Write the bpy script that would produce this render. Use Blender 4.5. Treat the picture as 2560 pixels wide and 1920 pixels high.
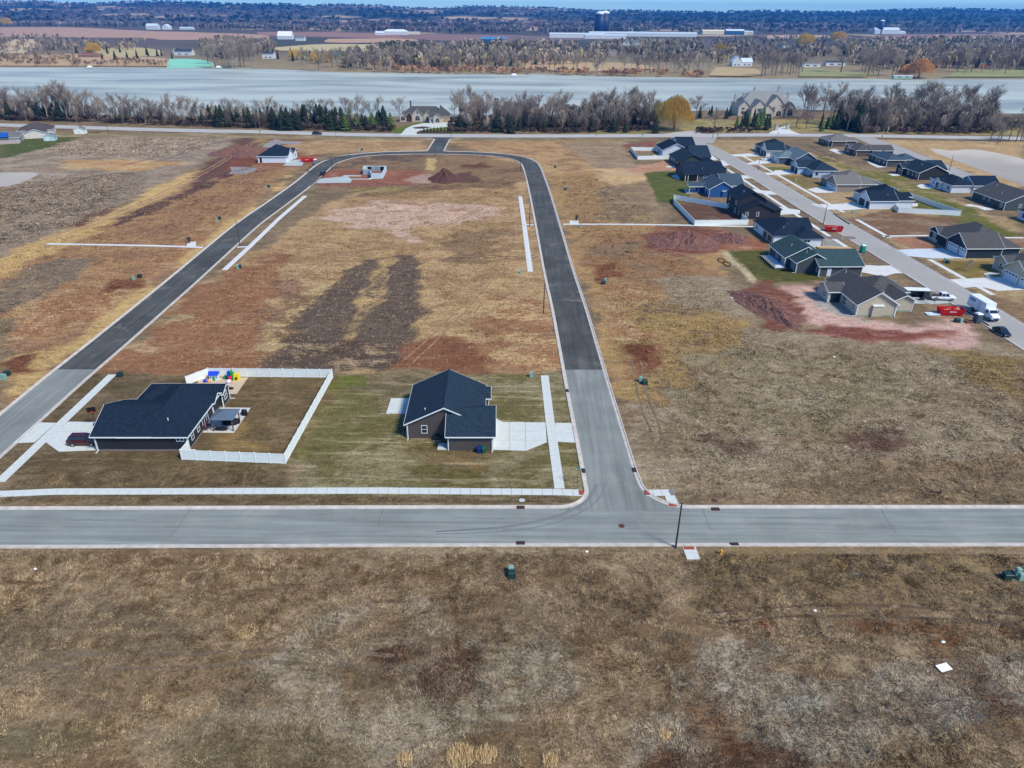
import bpy, math, random
import numpy as np
from mathutils import Vector, Matrix, noise as mnoise
random.seed(7); RNG = np.random.default_rng(11)
for _o in list(bpy.data.objects): bpy.data.objects.remove(_o)
SC = bpy.context.scene
COL = SC.collection
R = math.radians

# ------------------------------------------------------------------ camera, sky, sun, exposure
CAM_H = 62.0; FPX = 1800.0; PITCH = R(27.3); ROLL = R(0.45)      # a drone 62 m up, 24 mm class lens, tilted 27 degrees down
cd = bpy.data.cameras.new('camera'); cam = bpy.data.objects.new('camera', cd); COL.objects.link(cam)
cd.sensor_fit = 'HORIZONTAL'; cd.sensor_width = 36.0; cd.lens = FPX / 2560.0 * 36.0
cd.clip_start = 1.0; cd.clip_end = 60000.0
_f = np.array([0, math.cos(PITCH), -math.sin(PITCH)]); _r = np.array([1.0, 0, 0]); _u = np.cross(_r, _f)
CR = _r * math.cos(ROLL) + _u * math.sin(ROLL); CU = -_r * math.sin(ROLL) + _u * math.cos(ROLL); CF = _f
cam.matrix_world = Matrix(((CR[0], CU[0], -CF[0], 0), (CR[1], CU[1], -CF[1], 0), (CR[2], CU[2], -CF[2], CAM_H), (0, 0, 0, 1)))
SC.camera = cam

SUN_EL = R(48); SUN_AZ = R(128)         # azimuth clockwise from +Y: the light comes from the right, from behind the camera
world = bpy.data.worlds.new('World'); SC.world = world; world.use_nodes = True
wn = world.node_tree.nodes; wl = world.node_tree.links
sky = wn.new('ShaderNodeTexSky'); sky.sky_type = 'NISHITA'; sky.sun_disc = False
sky.sun_elevation = SUN_EL; sky.sun_rotation = SUN_AZ
sky.altitude = 900; sky.air_density = 1.0; sky.dust_density = 0.1; sky.ozone_density = 2.0
hs = wn.new('ShaderNodeHueSaturation'); hs.inputs['Saturation'].default_value = 1.1; tn_ = wn.new('ShaderNodeVectorMath'); tn_.operation = 'MULTIPLY'; tn_.inputs[1].default_value = (.50, .80, 1.10); wl.new(sky.outputs[0], hs.inputs['Color']); wl.new(hs.outputs[0], tn_.inputs[0]); wl.new(tn_.outputs[0], wn['Background'].inputs[0]); wn['Background'].inputs[1].default_value = 0.062
sd = bpy.data.lights.new('sun', 'SUN'); so = bpy.data.objects.new('sun', sd); COL.objects.link(so)
sd.energy = 1.5; sd.angle = R(14); sd.color = (1.0, 0.955, 0.82)
_sv = Vector((math.sin(SUN_AZ) * math.cos(SUN_EL), math.cos(SUN_AZ) * math.cos(SUN_EL), math.sin(SUN_EL)))
so.rotation_euler = _sv.to_track_quat('Z', 'Y').to_euler(); so.location = (200, 100, 300)
vs = SC.view_settings; vs.view_transform = 'Standard'; vs.look = 'None'; vs.exposure = 1.6; vs.gamma = 1.0; vs.use_curve_mapping = False
SC.render.engine = 'CYCLES'; SC.cycles.volume_bounces = 0; SC.cycles.max_bounces = 5

# ------------------------------------------------------------------ survey helpers (measured photo points to ground metres)
def g(px, py, z=0.0):
    d = CF + CR * (px - 1280) / FPX + CU * (960 - py) / FPX
    t = (z - CAM_H) / d[2]
    return (d[0] * t, d[1] * t)
def gz(o, k, pts, z=0.0): return [g(o[0] + x / k, o[1] + y / k, z) for x, y in pts]
def g2(px, py): x, y = g(px, py); return Vector((x, y, 0))
def pix(X, Y, Z=0.0):
    v = np.array([X, Y, Z - CAM_H]); w = v @ CF
    return (1280 + FPX * (v @ CR) / w, 960 - FPX * (v @ CU) / w)
def height_at(x, y, top):                       # height of an upright whose top is seen on that photo row
    lo, hi = 0.0, 60.0
    for _ in range(40):
        m = (lo + hi) / 2
        if pix(x, y, m)[1] > top: lo = m
        else: hi = m
    return lo

# ------------------------------------------------------------------ materials
def lin(c):
    c = c / 255.0
    return c / 12.92 if c <= 0.04045 else ((c + 0.055) / 1.055) ** 2.4
def C(r, g_, b, k=1.0): return (lin(r) * k, lin(g_) * k, lin(b) * k, 1.0)
MATS = {}
def mat(name, col, rough=0.8, var=0.12, scale=3.0, stretch=(1, 1, 1), bump=0.0, bscale=20.0, metallic=0.0, spec=0.3, detail=4.0, emit=None):
    if name in MATS: return MATS[name]
    m = bpy.data.materials.new(name); m.use_nodes = True
    nt = m.node_tree; N = nt.nodes; L = nt.links; bs = N['Principled BSDF']
    bs.inputs['Roughness'].default_value = rough; bs.inputs['Metallic'].default_value = metallic
    bs.inputs['Specular IOR Level'].default_value = spec
    tc = N.new('ShaderNodeTexCoord'); mp = N.new('ShaderNodeMapping'); mp.inputs['Scale'].default_value = stretch
    L.new(tc.outputs['Object'], mp.inputs['Vector'])
    nz = N.new('ShaderNodeTexNoise'); nz.inputs['Scale'].default_value = scale; nz.inputs['Detail'].default_value = detail
    L.new(mp.outputs[0], nz.inputs['Vector'])
    rp = N.new('ShaderNodeMapRange'); rp.inputs['From Min'].default_value = 0.3; rp.inputs['From Max'].default_value = 0.7
    rp.inputs['To Min'].default_value = 1 - var; rp.inputs['To Max'].default_value = 1 + var
    L.new(nz.outputs['Fac'], rp.inputs['Value'])
    mx = N.new('ShaderNodeVectorMath'); mx.operation = 'SCALE'; mx.inputs[0].default_value = col[:3]
    L.new(rp.outputs[0], mx.inputs['Scale']); L.new(mx.outputs[0], bs.inputs['Base Color'])
    if bump:
        n2 = N.new('ShaderNodeTexNoise'); n2.inputs['Scale'].default_value = bscale; n2.inputs['Detail'].default_value = 5
        L.new(mp.outputs[0], n2.inputs['Vector'])
        bp = N.new('ShaderNodeBump'); bp.inputs['Strength'].default_value = 1.0; bp.inputs['Distance'].default_value = bump
        L.new(n2.outputs['Fac'], bp.inputs['Height']); L.new(bp.outputs[0], bs.inputs['Normal'])
    MATS[name] = m
    return m
def lapped(name, col, pitch=0.16, depth=0.02, axis='Z', rough=0.75, var=0.08):      # lap siding / shingle courses: shallow repeated relief with grain
    if name in MATS: return MATS[name]
    m = mat(name, col, rough, var, 2.5, (1, 1, 1))
    nt = m.node_tree; N = nt.nodes; L = nt.links; bs = N['Principled BSDF']
    tc = N.new('ShaderNodeTexCoord'); w = N.new('ShaderNodeTexWave'); w.wave_type = 'BANDS'; w.bands_direction = axis; w.wave_profile = 'SAW'
    w.inputs['Scale'].default_value = 0.314 / pitch; w.inputs['Distortion'].default_value = 0.15
    L.new(tc.outputs['Object'], w.inputs['Vector'])
    bp = N.new('ShaderNodeBump'); bp.inputs['Distance'].default_value = depth; bp.inputs['Strength'].default_value = 0.8
    L.new(w.outputs['Fac'], bp.inputs['Height']); L.new(bp.outputs[0], bs.inputs['Normal'])
    return m
def shingle(name, col, k=.82):
    if name in MATS: return MATS[name]
    m = mat(name, tuple(c_ * k for c_ in col[:3]) + (1,), 0.95, 0.38, 3.2, (1, 1, 1.6), 0.0, 20, 0, 0.05, 10)
    nt = m.node_tree; N = nt.nodes; L = nt.links; bs = N['Principled BSDF']
    tc = N.new('ShaderNodeTexCoord')
    br = N.new('ShaderNodeTexVoronoi'); br.inputs['Scale'].default_value = 3.6; L.new(tc.outputs['Object'], br.inputs['Vector'])
    bp = N.new('ShaderNodeBump'); bp.inputs['Distance'].default_value = 0.03; bp.inputs['Strength'].default_value = 0.7
    L.new(br.outputs['Color'], bp.inputs['Height']); L.new(bp.outputs[0], bs.inputs['Normal'])
    return m
def attr_mat(name, attr='Col', rough=0.9, spec=0.1, trans=0.0):
    if name in MATS: return MATS[name]
    m = bpy.data.materials.new(name); m.use_nodes = True
    N = m.node_tree.nodes; L = m.node_tree.links; bs = N['Principled BSDF']
    a = N.new('ShaderNodeAttribute'); a.attribute_name = attr
    L.new(a.outputs['Color'], bs.inputs['Base Color']); bs.inputs['Roughness'].default_value = rough; bs.inputs['Specular IOR Level'].default_value = spec
    MATS[name] = m
    return m

concrete = mat('concrete', C(199, 201, 192), 0.85, 0.07, 1.2, bump=0.004, bscale=30)
concrete_new = mat('concrete_bright', C(208, 206, 198), 0.85, 0.07, 0.5)
kerb_m = mat('kerb_concrete', C(190, 180, 168), 0.9, 0.16, 0.9)
white_trim = mat('white_trim', C(226, 228, 223), 0.5, 0.03, 2)
vinyl = mat('vinyl', C(228, 231, 224), 0.45, 0.04, 1.0)
glass = mat('window_glass', C(40, 48, 56), 0.12, 0.3, 1.5, spec=0.6)
black_m = mat('black_paint', C(26, 26, 28), 0.45, 0.2, 3)
dark_metal = mat('dark_metal', C(52, 52, 54), 0.5, 0.15, 3)
grey_metal = mat('grey_metal', C(140, 145, 148), 0.4, 0.1, 3, metallic=0.4)
rust_iron = mat('rusty_iron', C(96, 52, 40), 0.85, 0.3, 8)
red_tile = mat('warning_red', C(158, 74, 60), 0.8, 0.1, 4)
pole_wood = mat('pole_wood', C(72, 58, 46), 0.9, 0.25, 3, (3, 3, 0.4))
tyre_m = mat('tyre_rubber', C(24, 24, 25), 0.85, 0.1, 6)
rim_m = mat('wheel_rim', C(170, 172, 175), 0.35, 0.05, 6, metallic=0.6)
lumber = mat('lumber', C(205, 170, 125), 0.85, 0.15, 3, (1, 6, 6))

# ------------------------------------------------------------------ mesh and object helpers
class MB:
    def __init__(s): s.v = []; s.f = []
    def add(s, vs_, fs):
        o = len(s.v); s.v += [tuple(v) for v in vs_]; s.f += [tuple(i + o for i in f) for f in fs]; return s
    def box(s, x0, y0, z0, x1, y1, z1):
        return s.add([(x0, y0, z0), (x1, y0, z0), (x1, y1, z0), (x0, y1, z0), (x0, y0, z1), (x1, y0, z1), (x1, y1, z1), (x0, y1, z1)],
                     [(0, 3, 2, 1), (4, 5, 6, 7), (0, 1, 5, 4), (1, 2, 6, 5), (2, 3, 7, 6), (3, 0, 4, 7)])
    def frustum(s, x0, y0, x1, y1, z0, X0, Y0, X1, Y1, z1):
        return s.add([(x0, y0, z0), (x1, y0, z0), (x1, y1, z0), (x0, y1, z0), (X0, Y0, z1), (X1, Y0, z1), (X1, Y1, z1), (X0, Y1, z1)],
                     [(0, 3, 2, 1), (4, 5, 6, 7), (0, 1, 5, 4), (1, 2, 6, 5), (2, 3, 7, 6), (3, 0, 4, 7)])
    def prism(s, poly, z0, z1):
        n = len(poly)
        a = sum(poly[i][0] * poly[(i + 1) % n][1] - poly[(i + 1) % n][0] * poly[i][1] for i in range(n))
        if a < 0: poly = poly[::-1]
        vs_ = [(x, y, z0) for x, y in poly] + [(x, y, z1) for x, y in poly]
        return s.add(vs_, [tuple(range(n))[::-1], tuple(range(n, 2 * n))] + [(i, (i + 1) % n, n + (i + 1) % n, n + i) for i in range(n)])
    def tube(s, p, q, r0, r1=None, n=8, cap=True):
        r1 = r0 if r1 is None else r1
        p = Vector(p); q = Vector(q); d = (q - p).normalized()
        a = d.orthogonal().normalized(); b = d.cross(a)
        vs_ = []
        for c_, r_ in ((p, r0), (q, r1)):
            for i in range(n):
                t = 2 * math.pi * i / n; vs_.append(c_ + (a * math.cos(t) + b * math.sin(t)) * r_)
        fs = [(i, (i + 1) % n, n + (i + 1) % n, n + i) for i in range(n)]
        if cap: fs += [tuple(range(n))[::-1], tuple(range(n, 2 * n))]
        return s.add(vs_, fs)
    def lathe(s, prof, cx=0, cy=0, n=12):
        vs_ = []; fs = []
        for r_, z in prof:
            for i in range(n): t = 2 * math.pi * i / n; vs_.append((cx + r_ * math.cos(t), cy + r_ * math.sin(t), z))
        for k in range(len(prof) - 1):
            for i in range(n): fs.append((k * n + i, k * n + (i + 1) % n, (k + 1) * n + (i + 1) % n, (k + 1) * n + i))
        fs.append(tuple(range(n))[::-1]); fs.append(tuple(range((len(prof) - 1) * n, len(prof) * n)))
        return s.add(vs_, fs)
    def mesh(s, name, m, smooth=False):
        me = bpy.data.meshes.new(name); me.from_pydata(s.v, [], s.f); me.update()
        if m: me.materials.append(m)
        if smooth:
            me.polygons.foreach_set('use_smooth', [True] * len(me.polygons))
        return me
    def build(s, name, m, parent=None, smooth=False): return link(name, s.mesh(name, m, smooth), parent)
def link(name, data, parent=None, loc=None, rot=None):
    o = bpy.data.objects.new(name, data); COL.objects.link(o)
    if parent: o.parent = parent
    if loc: o.location = loc
    if rot is not None: o.rotation_euler = rot if isinstance(rot, tuple) else (0, 0, rot)
    return o
def tag(o, label, cat, group=None):
    o['label'] = label; o['category'] = cat
    if group: o['group'] = group
    return o
def thing(name, label, cat, loc=(0, 0, 0), rz=0.0, group=None):
    if len(loc) == 2: loc = (loc[0], loc[1], 0)
    return tag(link(name, None, None, loc, rz), label, cat, group)
def struct(o): o['kind'] = 'structure'; return o
def stuff(o): o['kind'] = 'stuff'; return o
def copy_tree(o, parent=None):
    c_ = o.copy(); COL.objects.link(c_); c_.parent = parent
    for ch in list(o.children): copy_tree(ch, c_)
    return c_
def fastmesh(name, V, T, m, cols=None):
    me = bpy.data.meshes.new(name); V = np.asarray(V, np.float32); T = np.asarray(T, np.int32); k = T.shape[1]
    me.vertices.add(len(V)); me.vertices.foreach_set('co', V.ravel())
    me.loops.add(T.size); me.loops.foreach_set('vertex_index', T.ravel())
    me.polygons.add(len(T)); me.polygons.foreach_set('loop_start', np.arange(0, T.size, k, dtype=np.int32))
    me.update(calc_edges=True)
    if cols is not None:
        a = me.color_attributes.new('Col', 'FLOAT_COLOR', 'POINT')
        c4 = np.ones((len(V), 4), np.float32); c4[:, :3] = cols; a.data.foreach_set('color', c4.ravel())
    me.materials.append(m)
    return me
def smooth_line(pts, step=2.0):
    P = [np.array(p, float) for p in pts]; P = [2 * P[0] - P[1]] + P + [2 * P[-1] - P[-2]]
    out = []
    for i in range(1, len(P) - 2):
        n = max(1, int(np.linalg.norm(P[i + 1] - P[i]) / step))
        for j in range(n):
            t = j / n; p0, p1, p2, p3 = P[i - 1:i + 3]
            out.append(0.5 * (2 * p1 + (p2 - p0) * t + (2 * p0 - 5 * p1 + 4 * p2 - p3) * t * t + (3 * p1 - p0 - 3 * p2 + p3) * t ** 3))
    out.append(P[-2]); return out
def normals2(P):
    out = []
    for i in range(len(P)):
        d = P[min(i + 1, len(P) - 1)] - P[max(i - 1, 0)]; d = d / (np.linalg.norm(d) + 1e-9); out.append(np.array([-d[1], d[0]]))
    return out
def offset_line(P, off): return [p + n * off for p, n in zip(P, normals2(P))]
def ribbon(name, P, w, z, m, cross=None):
    Nn = normals2(P); mb = MB(); prof = cross or [(w / 2, z), (-w / 2, z)]; k = len(prof)
    vs_ = [(p[0] + n[0] * a, p[1] + n[1] * a, zz) for p, n in zip(P, Nn) for a, zz in prof]
    fs = [(i * k + j, i * k + j + 1, (i + 1) * k + j + 1, (i + 1) * k + j) for i in range(len(P) - 1) for j in range(k - 1)]
    mb.add(vs_, fs); return struct(mb.build(name, m))
def kerb(P, side):                              # gutter pan and upstand swept along an asphalt edge
    s_ = side
    pr = [(0.0, .022), (.02 * s_, .03), (.42 * s_, .045), (.48 * s_, .145), (.68 * s_, .145), (.72 * s_, -.02)]
    return ribbon('kerb', P, 0, 0, kerb_m, pr if s_ < 0 else pr)
def sheet(name, poly, z, m): 
    n = len(poly); a = sum(poly[i][0] * poly[(i + 1) % n][1] - poly[(i + 1) % n][0] * poly[i][1] for i in range(n))
    if a < 0: poly = poly[::-1]
    return struct(MB().add([(x, y, z) for x, y in poly], [tuple(range(n))]).build(name, m))
def blob(cx, cy, rx, ry, n=40, amp=.15, seed=0):
    return [(cx + rx * math.cos(t) * (1 + amp * mnoise.noise((math.cos(t) * 1.7 + seed, math.sin(t) * 1.7, seed))), cy + ry * math.sin(t) * (1 + amp * mnoise.noise((math.cos(t) * 1.7 + seed, math.sin(t) * 1.7, seed + 5)))) for t in [2 * math.pi * i / n for i in range(n)]]
# ------------------------------------------------------------------ the ground near the lake's near side: one sheet, soil and grass colours by surveyed lots
def poly_sd(P, X, Y):                           # signed distance, negative inside
    P = np.asarray(P, float); d = np.full(X.shape, 1e9); ins = np.zeros(X.shape, bool); n = len(P)
    for i in range(n):
        ax, ay = P[i]; bx, by = P[(i + 1) % n]; ex, ey = bx - ax, by - ay; wx, wy = X - ax, Y - ay
        t = np.clip((wx * ex + wy * ey) / (ex * ex + ey * ey + 1e-9), 0, 1)
        d = np.minimum(d, (wx - ex * t) ** 2 + (wy - ey * t) ** 2)
        c_ = ((ay > Y) != (by > Y)) & (X < (bx - ax) * (Y - ay) / (by - ay + 1e-12) + ax); ins ^= c_
    return np.where(ins, -1, 1) * np.sqrt(d)
def vnoise(X, Y, s, seed=0):                    # smooth value noise, -1..1
    r = np.random.default_rng(seed); T = r.random((256, 256)) * 2 - 1
    x = X / s; y = Y / s; xi = np.floor(x).astype(int); yi = np.floor(y).astype(int); fx = x - xi; fy = y - yi
    fx = fx * fx * (3 - 2 * fx); fy = fy * fy * (3 - 2 * fy); A = lambda i, j: T[(xi + i) % 256, (yi + j) % 256]
    return (A(0, 0) * (1 - fx) + A(1, 0) * fx) * (1 - fy) + (A(0, 1) * (1 - fx) + A(1, 1) * fx) * fy
S3 = lambda r, g_, b: np.array(C(r, g_, b)[:3])
GK = np.array((.925, .88, .82)); WARM = np.array((.945, .87, .815))
def px(*p): return [g(a, b) for a, b in p]
PAINT = [   # region, main colour, second colour, share threshold (low = more of the second), edge softness in metres
 # the lots inside the loop road
 (px((640, 620), (900, 470), (1330, 430), (1360, 600), (1440, 960), (200, 960)), (152, 123, 88), (188, 154, 102), .50, 3),
 (px((250, 930), (640, 640), (760, 620), (720, 760), (690, 930)), (148, 111, 82), (172, 140, 98), .56, 5),
 (px((1090, 900), (1230, 740), (1390, 760), (1420, 930)), (154, 119, 88), (196, 164, 108), .52, 4),
 (px((790, 545), (963, 499), (1268, 520), (1250, 540), (1100, 560), (1029, 577), (1085, 655), (1029, 623), (963, 581), (880, 570)), (206, 184, 166), (176, 142, 108), .53, 4),
 (px((690, 690), (790, 680), (720, 830), (650, 880)), (130, 108, 90), (164, 128, 96), .50, 3),
 (px((1090, 590), (1270, 560), (1280, 640), (1150, 660)), (138, 114, 84), (166, 134, 90), .6, 5),
 (px((850, 690), (700, 760), (640, 900), (690, 930), (760, 860), (870, 720)), (128, 104, 80), (196, 169, 112), .50, 3),
 (px((864, 681), (905, 643), (950, 648), (988, 640), (1062, 650), (1056, 747), (1046, 838), (1016, 925), (850, 928), (655, 924), (740, 805)), (100, 86, 73), (176, 150, 112), .64, 1.6),
 (px((952, 650), (986, 646), (958, 722), (906, 805), (872, 863), (862, 880), (880, 800), (915, 730)), (190, 160, 110), (100, 84, 70), .50, 1.2),
 (px((720, 840), (850, 850), (1010, 860), (1000, 925), (700, 925)), (92, 78, 66), (176, 148, 108), .55, 1.6),
 (px((1020, 870), (1100, 830), (1200, 880), (1210, 930), (1010, 935)), (134, 95, 70), (160, 125, 90), .60, 3),
 (px((840, 440), (1160, 380), (1310, 400), (1310, 470), (900, 490)), (142, 115, 84), (112, 88, 72), .55, 4),
 (px((820, 395), (1000, 380), (1060, 388), (1010, 425), (840, 420)), (140, 113, 84), (98, 80, 68), .5, 3),
 (px((880, 465), (1040, 462), (1020, 482), (880, 485)), (122, 106, 66), (168, 144, 92), .5, 3),
 (px((795, 432), (860, 425), (1060, 425), (1070, 455), (960, 468), (800, 470)), (146, 97, 76), (172, 127, 102), .55, 2),
 (px((1030, 440), (1080, 432), (1080, 458), (1030, 458)), (176, 152, 140), (140, 113, 90), .55, 2),
 (px((1140, 432), (1185, 425), (1210, 455), (1140, 465)), (98, 76, 66), (140, 116, 82), .6, 3),
 (px((1155, 409), (1215, 405), (1230, 418), (1190, 424), (1150, 420)), (102, 73, 56), (118, 88, 66), .6, 1.5),
 (px((1068, 396), (1090, 396), (1088, 427), (1062, 426)), (186, 161, 110), (170, 143, 96), .6, .6),
 # the two finished lots by the near street
 (px((0, 1085), (230, 935), (845, 935), (700, 1268), (0, 1268)), (100, 86, 60), (122, 102, 72), .53, 1.0),
 (px((845, 935), (1440, 935), (1470, 1268), (690, 1268)), (108, 100, 62), (142, 129, 90), .51, 1.0),
 (px((835, 935), (1080, 935), (960, 1010), (840, 985)), (142, 124, 94), (110, 96, 62), .5, 2),
 (px((835, 945), (895, 945), (880, 985), (822, 985)), (104, 106, 50), (116, 106, 64), .62, 1.6),
 (px((812, 990), (930, 985), (900, 1130), (735, 1160)), (108, 102, 62), (134, 118, 80), .54, 2),
 (px((480, 1100), (560, 940), (820, 945), (700, 1140)), (106, 90, 62), (134, 112, 76), .55, 1.5),
 (px((500, 1095), (600, 1060), (640, 1120), (520, 1130)), (136, 112, 72), (110, 92, 62), .55, 2),
 (px((1050, 1120), (1220, 1110), (1200, 1230), (1060, 1240)), (98, 90, 52), (130, 112, 78), .52, 3),
 (px((1060, 1135), (1190, 1130), (1190, 1160), (1060, 1160)), (140, 116, 70), (120, 100, 66), .5, 1.5),
 # left of the left street
 (px((0, 960), (0, 660), (420, 480), (620, 400), (740, 410), (600, 560), (120, 950), (60, 1010), (0, 1050)), (166, 132, 92), (150, 113, 82), .50, 3),
 (px((0, 700), (330, 700), (520, 560), (540, 590), (240, 800), (0, 880)), (156, 119, 86), (186, 152, 104), .52, 4),
 (px((60, 990), (0, 1000), (0, 900), (200, 850), (560, 570), (700, 470), (720, 440), (600, 560), (280, 800)), (190, 160, 106), (160, 121, 86), .58, 2.5),
 (px((0, 905), (90, 880), (80, 930), (0, 945)), (118, 79, 58), (150, 115, 82), .6, 1.5),
 (px((290, 705), (370, 690), (360, 715), (280, 725)), (120, 81, 60), (150, 115, 82), .6, 1.5),
 (px((0, 640), (0, 390), (120, 352), (420, 335), (580, 330), (560, 372), (480, 420), (360, 480), (240, 560), (110, 610)), (138, 120, 100), (170, 151, 126), .50, 3),
 (px((0, 480), (70, 455), (330, 430), (380, 470), (250, 540), (60, 610), (0, 620)), (148, 131, 110), (110, 95, 78), .53, 3),
 (px((0, 640), (120, 590), (330, 500), (520, 408), (560, 400), (470, 460), (280, 560), (60, 660), (0, 690)), (196, 164, 108), (162, 130, 88), .56, 1.6),
 (px((150, 400), (300, 398), (480, 408), (330, 426), (170, 420)), (178, 138, 92), (196, 164, 110), .5, 1.5),
 (px((170, 560), (280, 510), (290, 525), (190, 570)), (112, 88, 78), (150, 125, 90), .6, 1.2),
 (px((270, 570), (330, 525), (480, 475), (580, 425), (600, 400), (580, 440), (470, 490), (340, 550)), (98, 76, 70), (176, 147, 106), .64, 1.4),
 (px((480, 475), (500, 415), (570, 385), (600, 345), (680, 335), (650, 350), (610, 400), (580, 430)), (104, 80, 72), (140, 111, 82), .6, 2),
 (px((0, 720), (140, 640), (230, 650), (130, 720), (0, 780)), (124, 108, 92), (160, 135, 94), .55, 2.5),
 (px((620, 430), (640, 370), (700, 360), (800, 345), (850, 370), (770, 410), (660, 430), (600, 440)), (140, 100, 76), (164, 130, 94), .56, 2),
 (px((580, 400), (640, 385), (640, 420), (570, 425)), (124, 79, 62), (150, 108, 84), .6, 1.5),
 (px((560, 338), (1050, 345), (1060, 380), (900, 380), (760, 390), (700, 350)), (160, 128, 90), (186, 154, 106), .52, 2.5),
 (px((620, 335), (860, 340), (700, 362), (640, 358)), (128, 103, 80), (170, 140, 96), .54, 2),
 (px((0, 350), (150, 334), (265, 328), (200, 345), (110, 372), (0, 395)), (84, 94, 50), (112, 112, 66), .62, 1.5),
 # right of the loop road
 (px((1120, 352), (1560, 352), (1600, 470), (1440, 540), (1350, 430)), (178, 146, 102), (154, 119, 84), .52, 2.5),
 (px((1400, 360), (1560, 352), (1590, 420), (1500, 420)), (142, 122, 98), (166, 140, 106), .5, 2),
 (px((1480, 425), (1610, 420), (1620, 450), (1500, 470)), (204, 170, 122), (186, 154, 110), .5, 2.5),
 (px((1350, 440), (1480, 430), (1720, 600), (1830, 640), (1700, 780), (1900, 850), (1540, 1000), (1500, 900)), (168, 136, 92), (150, 118, 82), .54, 4),
 (px((1500, 470), (1640, 450), (1680, 540), (1620, 560), (1500, 545)), (132, 112, 88), (164, 139, 94), .52, 3),
 (px((1470, 585), (1640, 590), (1700, 640), (1800, 690), (1760, 740), (1600, 720), (1480, 680)), (158, 124, 90), (140, 116, 84), .52, 3),
 (px((1480, 680), (1620, 720), (1700, 860), (1560, 900)), (158, 124, 90), (186, 156, 102), .52, 3),
 (px((1620, 690), (1800, 700), (2000, 800), (2240, 850), (2560, 880), (2560, 1100), (1600, 1230), (1480, 1262), (1560, 1000), (1760, 850)), (138, 120, 94), (160, 142, 112), .50, 4),
 (px((1600, 790), (1740, 770), (1850, 880), (1800, 980), (1560, 1000), (1540, 900)), (162, 135, 88), (122, 100, 76), .54, 5),
 (px((1560, 880), (1650, 870), (1680, 940), (1570, 950)), (140, 100, 74), (168, 133, 94), .58, 2),
 (px((1565, 870), (1620, 868), (1640, 905), (1580, 910)), (112, 73, 52), (146, 107, 78), .62, 1.2),
 (px((1470, 665), (1530, 660), (1545, 690), (1490, 710)), (122, 83, 60), (150, 113, 82), .6, 1.2),
 (px((1790, 1100), (1990, 1095), (1980, 1138), (1830, 1140)), (104, 82, 68), (130, 110, 88), .53, 2),
 (px((2100, 1095), (2230, 1100), (2240, 1150), (2120, 1145)), (104, 84, 70), (130, 110, 88), .53, 2),
 (px((1700, 900), (2100, 880), (2300, 980), (2000, 1060), (1750, 1020)), (136, 121, 92), (156, 140, 108), .52, 6),
 (px((2300, 860), (2560, 900), (2560, 1000), (2420, 960)), (142, 120, 78), (118, 98, 70), .53, 3),
 (px((1930, 720), (2010, 712), (2060, 725), (2170, 800), (2280, 812), (2420, 790), (2470, 840), (2420, 870), (2200, 850), (2040, 815), (1960, 770)), (204, 176, 166), (184, 146, 132), .56, 1.8),
 (px((2040, 815), (2160, 820), (2420, 830), (2350, 850), (2180, 848)), (146, 97, 76), (176, 132, 106), .56, 1.5),
 (px((2045, 745), (2120, 770), (2140, 800), (2240, 812), (2200, 806), (2100, 790), (2040, 760)), (166, 164, 156), (176, 150, 140), .6, .8),
 (px((1630, 570), (1790, 570), (1900, 600), (1930, 625), (1800, 625), (1640, 600)), (150, 106, 82), (182, 140, 112), .56, 1.8),
 (px((1560, 422), (1700, 400), (1705, 425), (1600, 432)), (186, 147, 120), (200, 160, 134), .55, 1.5),
 (px((1560, 362), (1640, 352), (1630, 370), (1565, 372)), (150, 95, 76), (130, 81, 64), .55, .8),
 (px((1612, 432), (1720, 425), (1740, 480), (1690, 510), (1640, 505)), (86, 94, 44), (104, 106, 54), .55, .8),
 (px((1690, 490), (1770, 495), (1760, 500), (1690, 512)), (112, 98, 54), (90, 92, 42), .55, .8),
 (px((1690, 510), (1800, 505), (1850, 550), (1735, 555)), (104, 80, 68), (122, 96, 80), .55, .5),
 (px((1818, 628), (1945, 622), (1990, 660), (2070, 700), (1900, 706)), (88, 88, 44), (118, 110, 62), .57, .8),
 (px((1800, 630), (1818, 628), (1900, 706), (1880, 708)), (186, 172, 138), (160, 140, 104), .55, .5),
 (px((1940, 560), (2040, 580), (2160, 640), (2100, 640), (2040, 610)), (152, 150, 144), (128, 112, 98), .55, 1.5),
 (px((1615, 590), (1700, 565), (1800, 575), (1830, 600), (1790, 635), (1690, 635), (1620, 620)), (122, 82, 68), (160, 116, 94), .55, 1.6),
 (px((1860, 715), (1930, 705), (1975, 740), (2010, 800), (1990, 830), (1930, 815), (1880, 760)), (120, 82, 68), (158, 112, 94), .55, 1.6),
 (px((1960, 815), (2120, 822), (2300, 826), (2420, 822), (2400, 838), (2200, 842), (2020, 832)), (122, 76, 66), (168, 116, 100), .52, 1.2),
 # lots along the concrete street
 (px((1760, 350), (1900, 350), (1990, 372), (2090, 400), (2560, 560), (2560, 780), (2440, 720), (2220, 600), (2000, 480), (1880, 410)), (160, 136, 96), (176, 152, 112), .52, 2),
 (px((2050, 395), (2250, 440), (2500, 560), (2560, 620), (2560, 600), (2420, 560), (2200, 470)), (112, 110, 54), (166, 142, 98), .55, 2),
 (px((2280, 490), (2440, 520), (2560, 590), (2560, 640), (2400, 570), (2260, 510)), (98, 100, 44), (140, 124, 76), .56, 2),
 (px((2110, 545), (2220, 525), (2400, 545), (2380, 590), (2200, 590), (2160, 580)), (128, 103, 80), (152, 127, 98), .54, 1.2),
 (px((2225, 596), (2330, 592), (2350, 625), (2290, 625)), (172, 132, 106), (140, 100, 78), .58, .6),
 (px((2400, 600), (2560, 590), (2560, 620), (2440, 630)), (142, 110, 86), (160, 131, 98), .55, 1),
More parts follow.
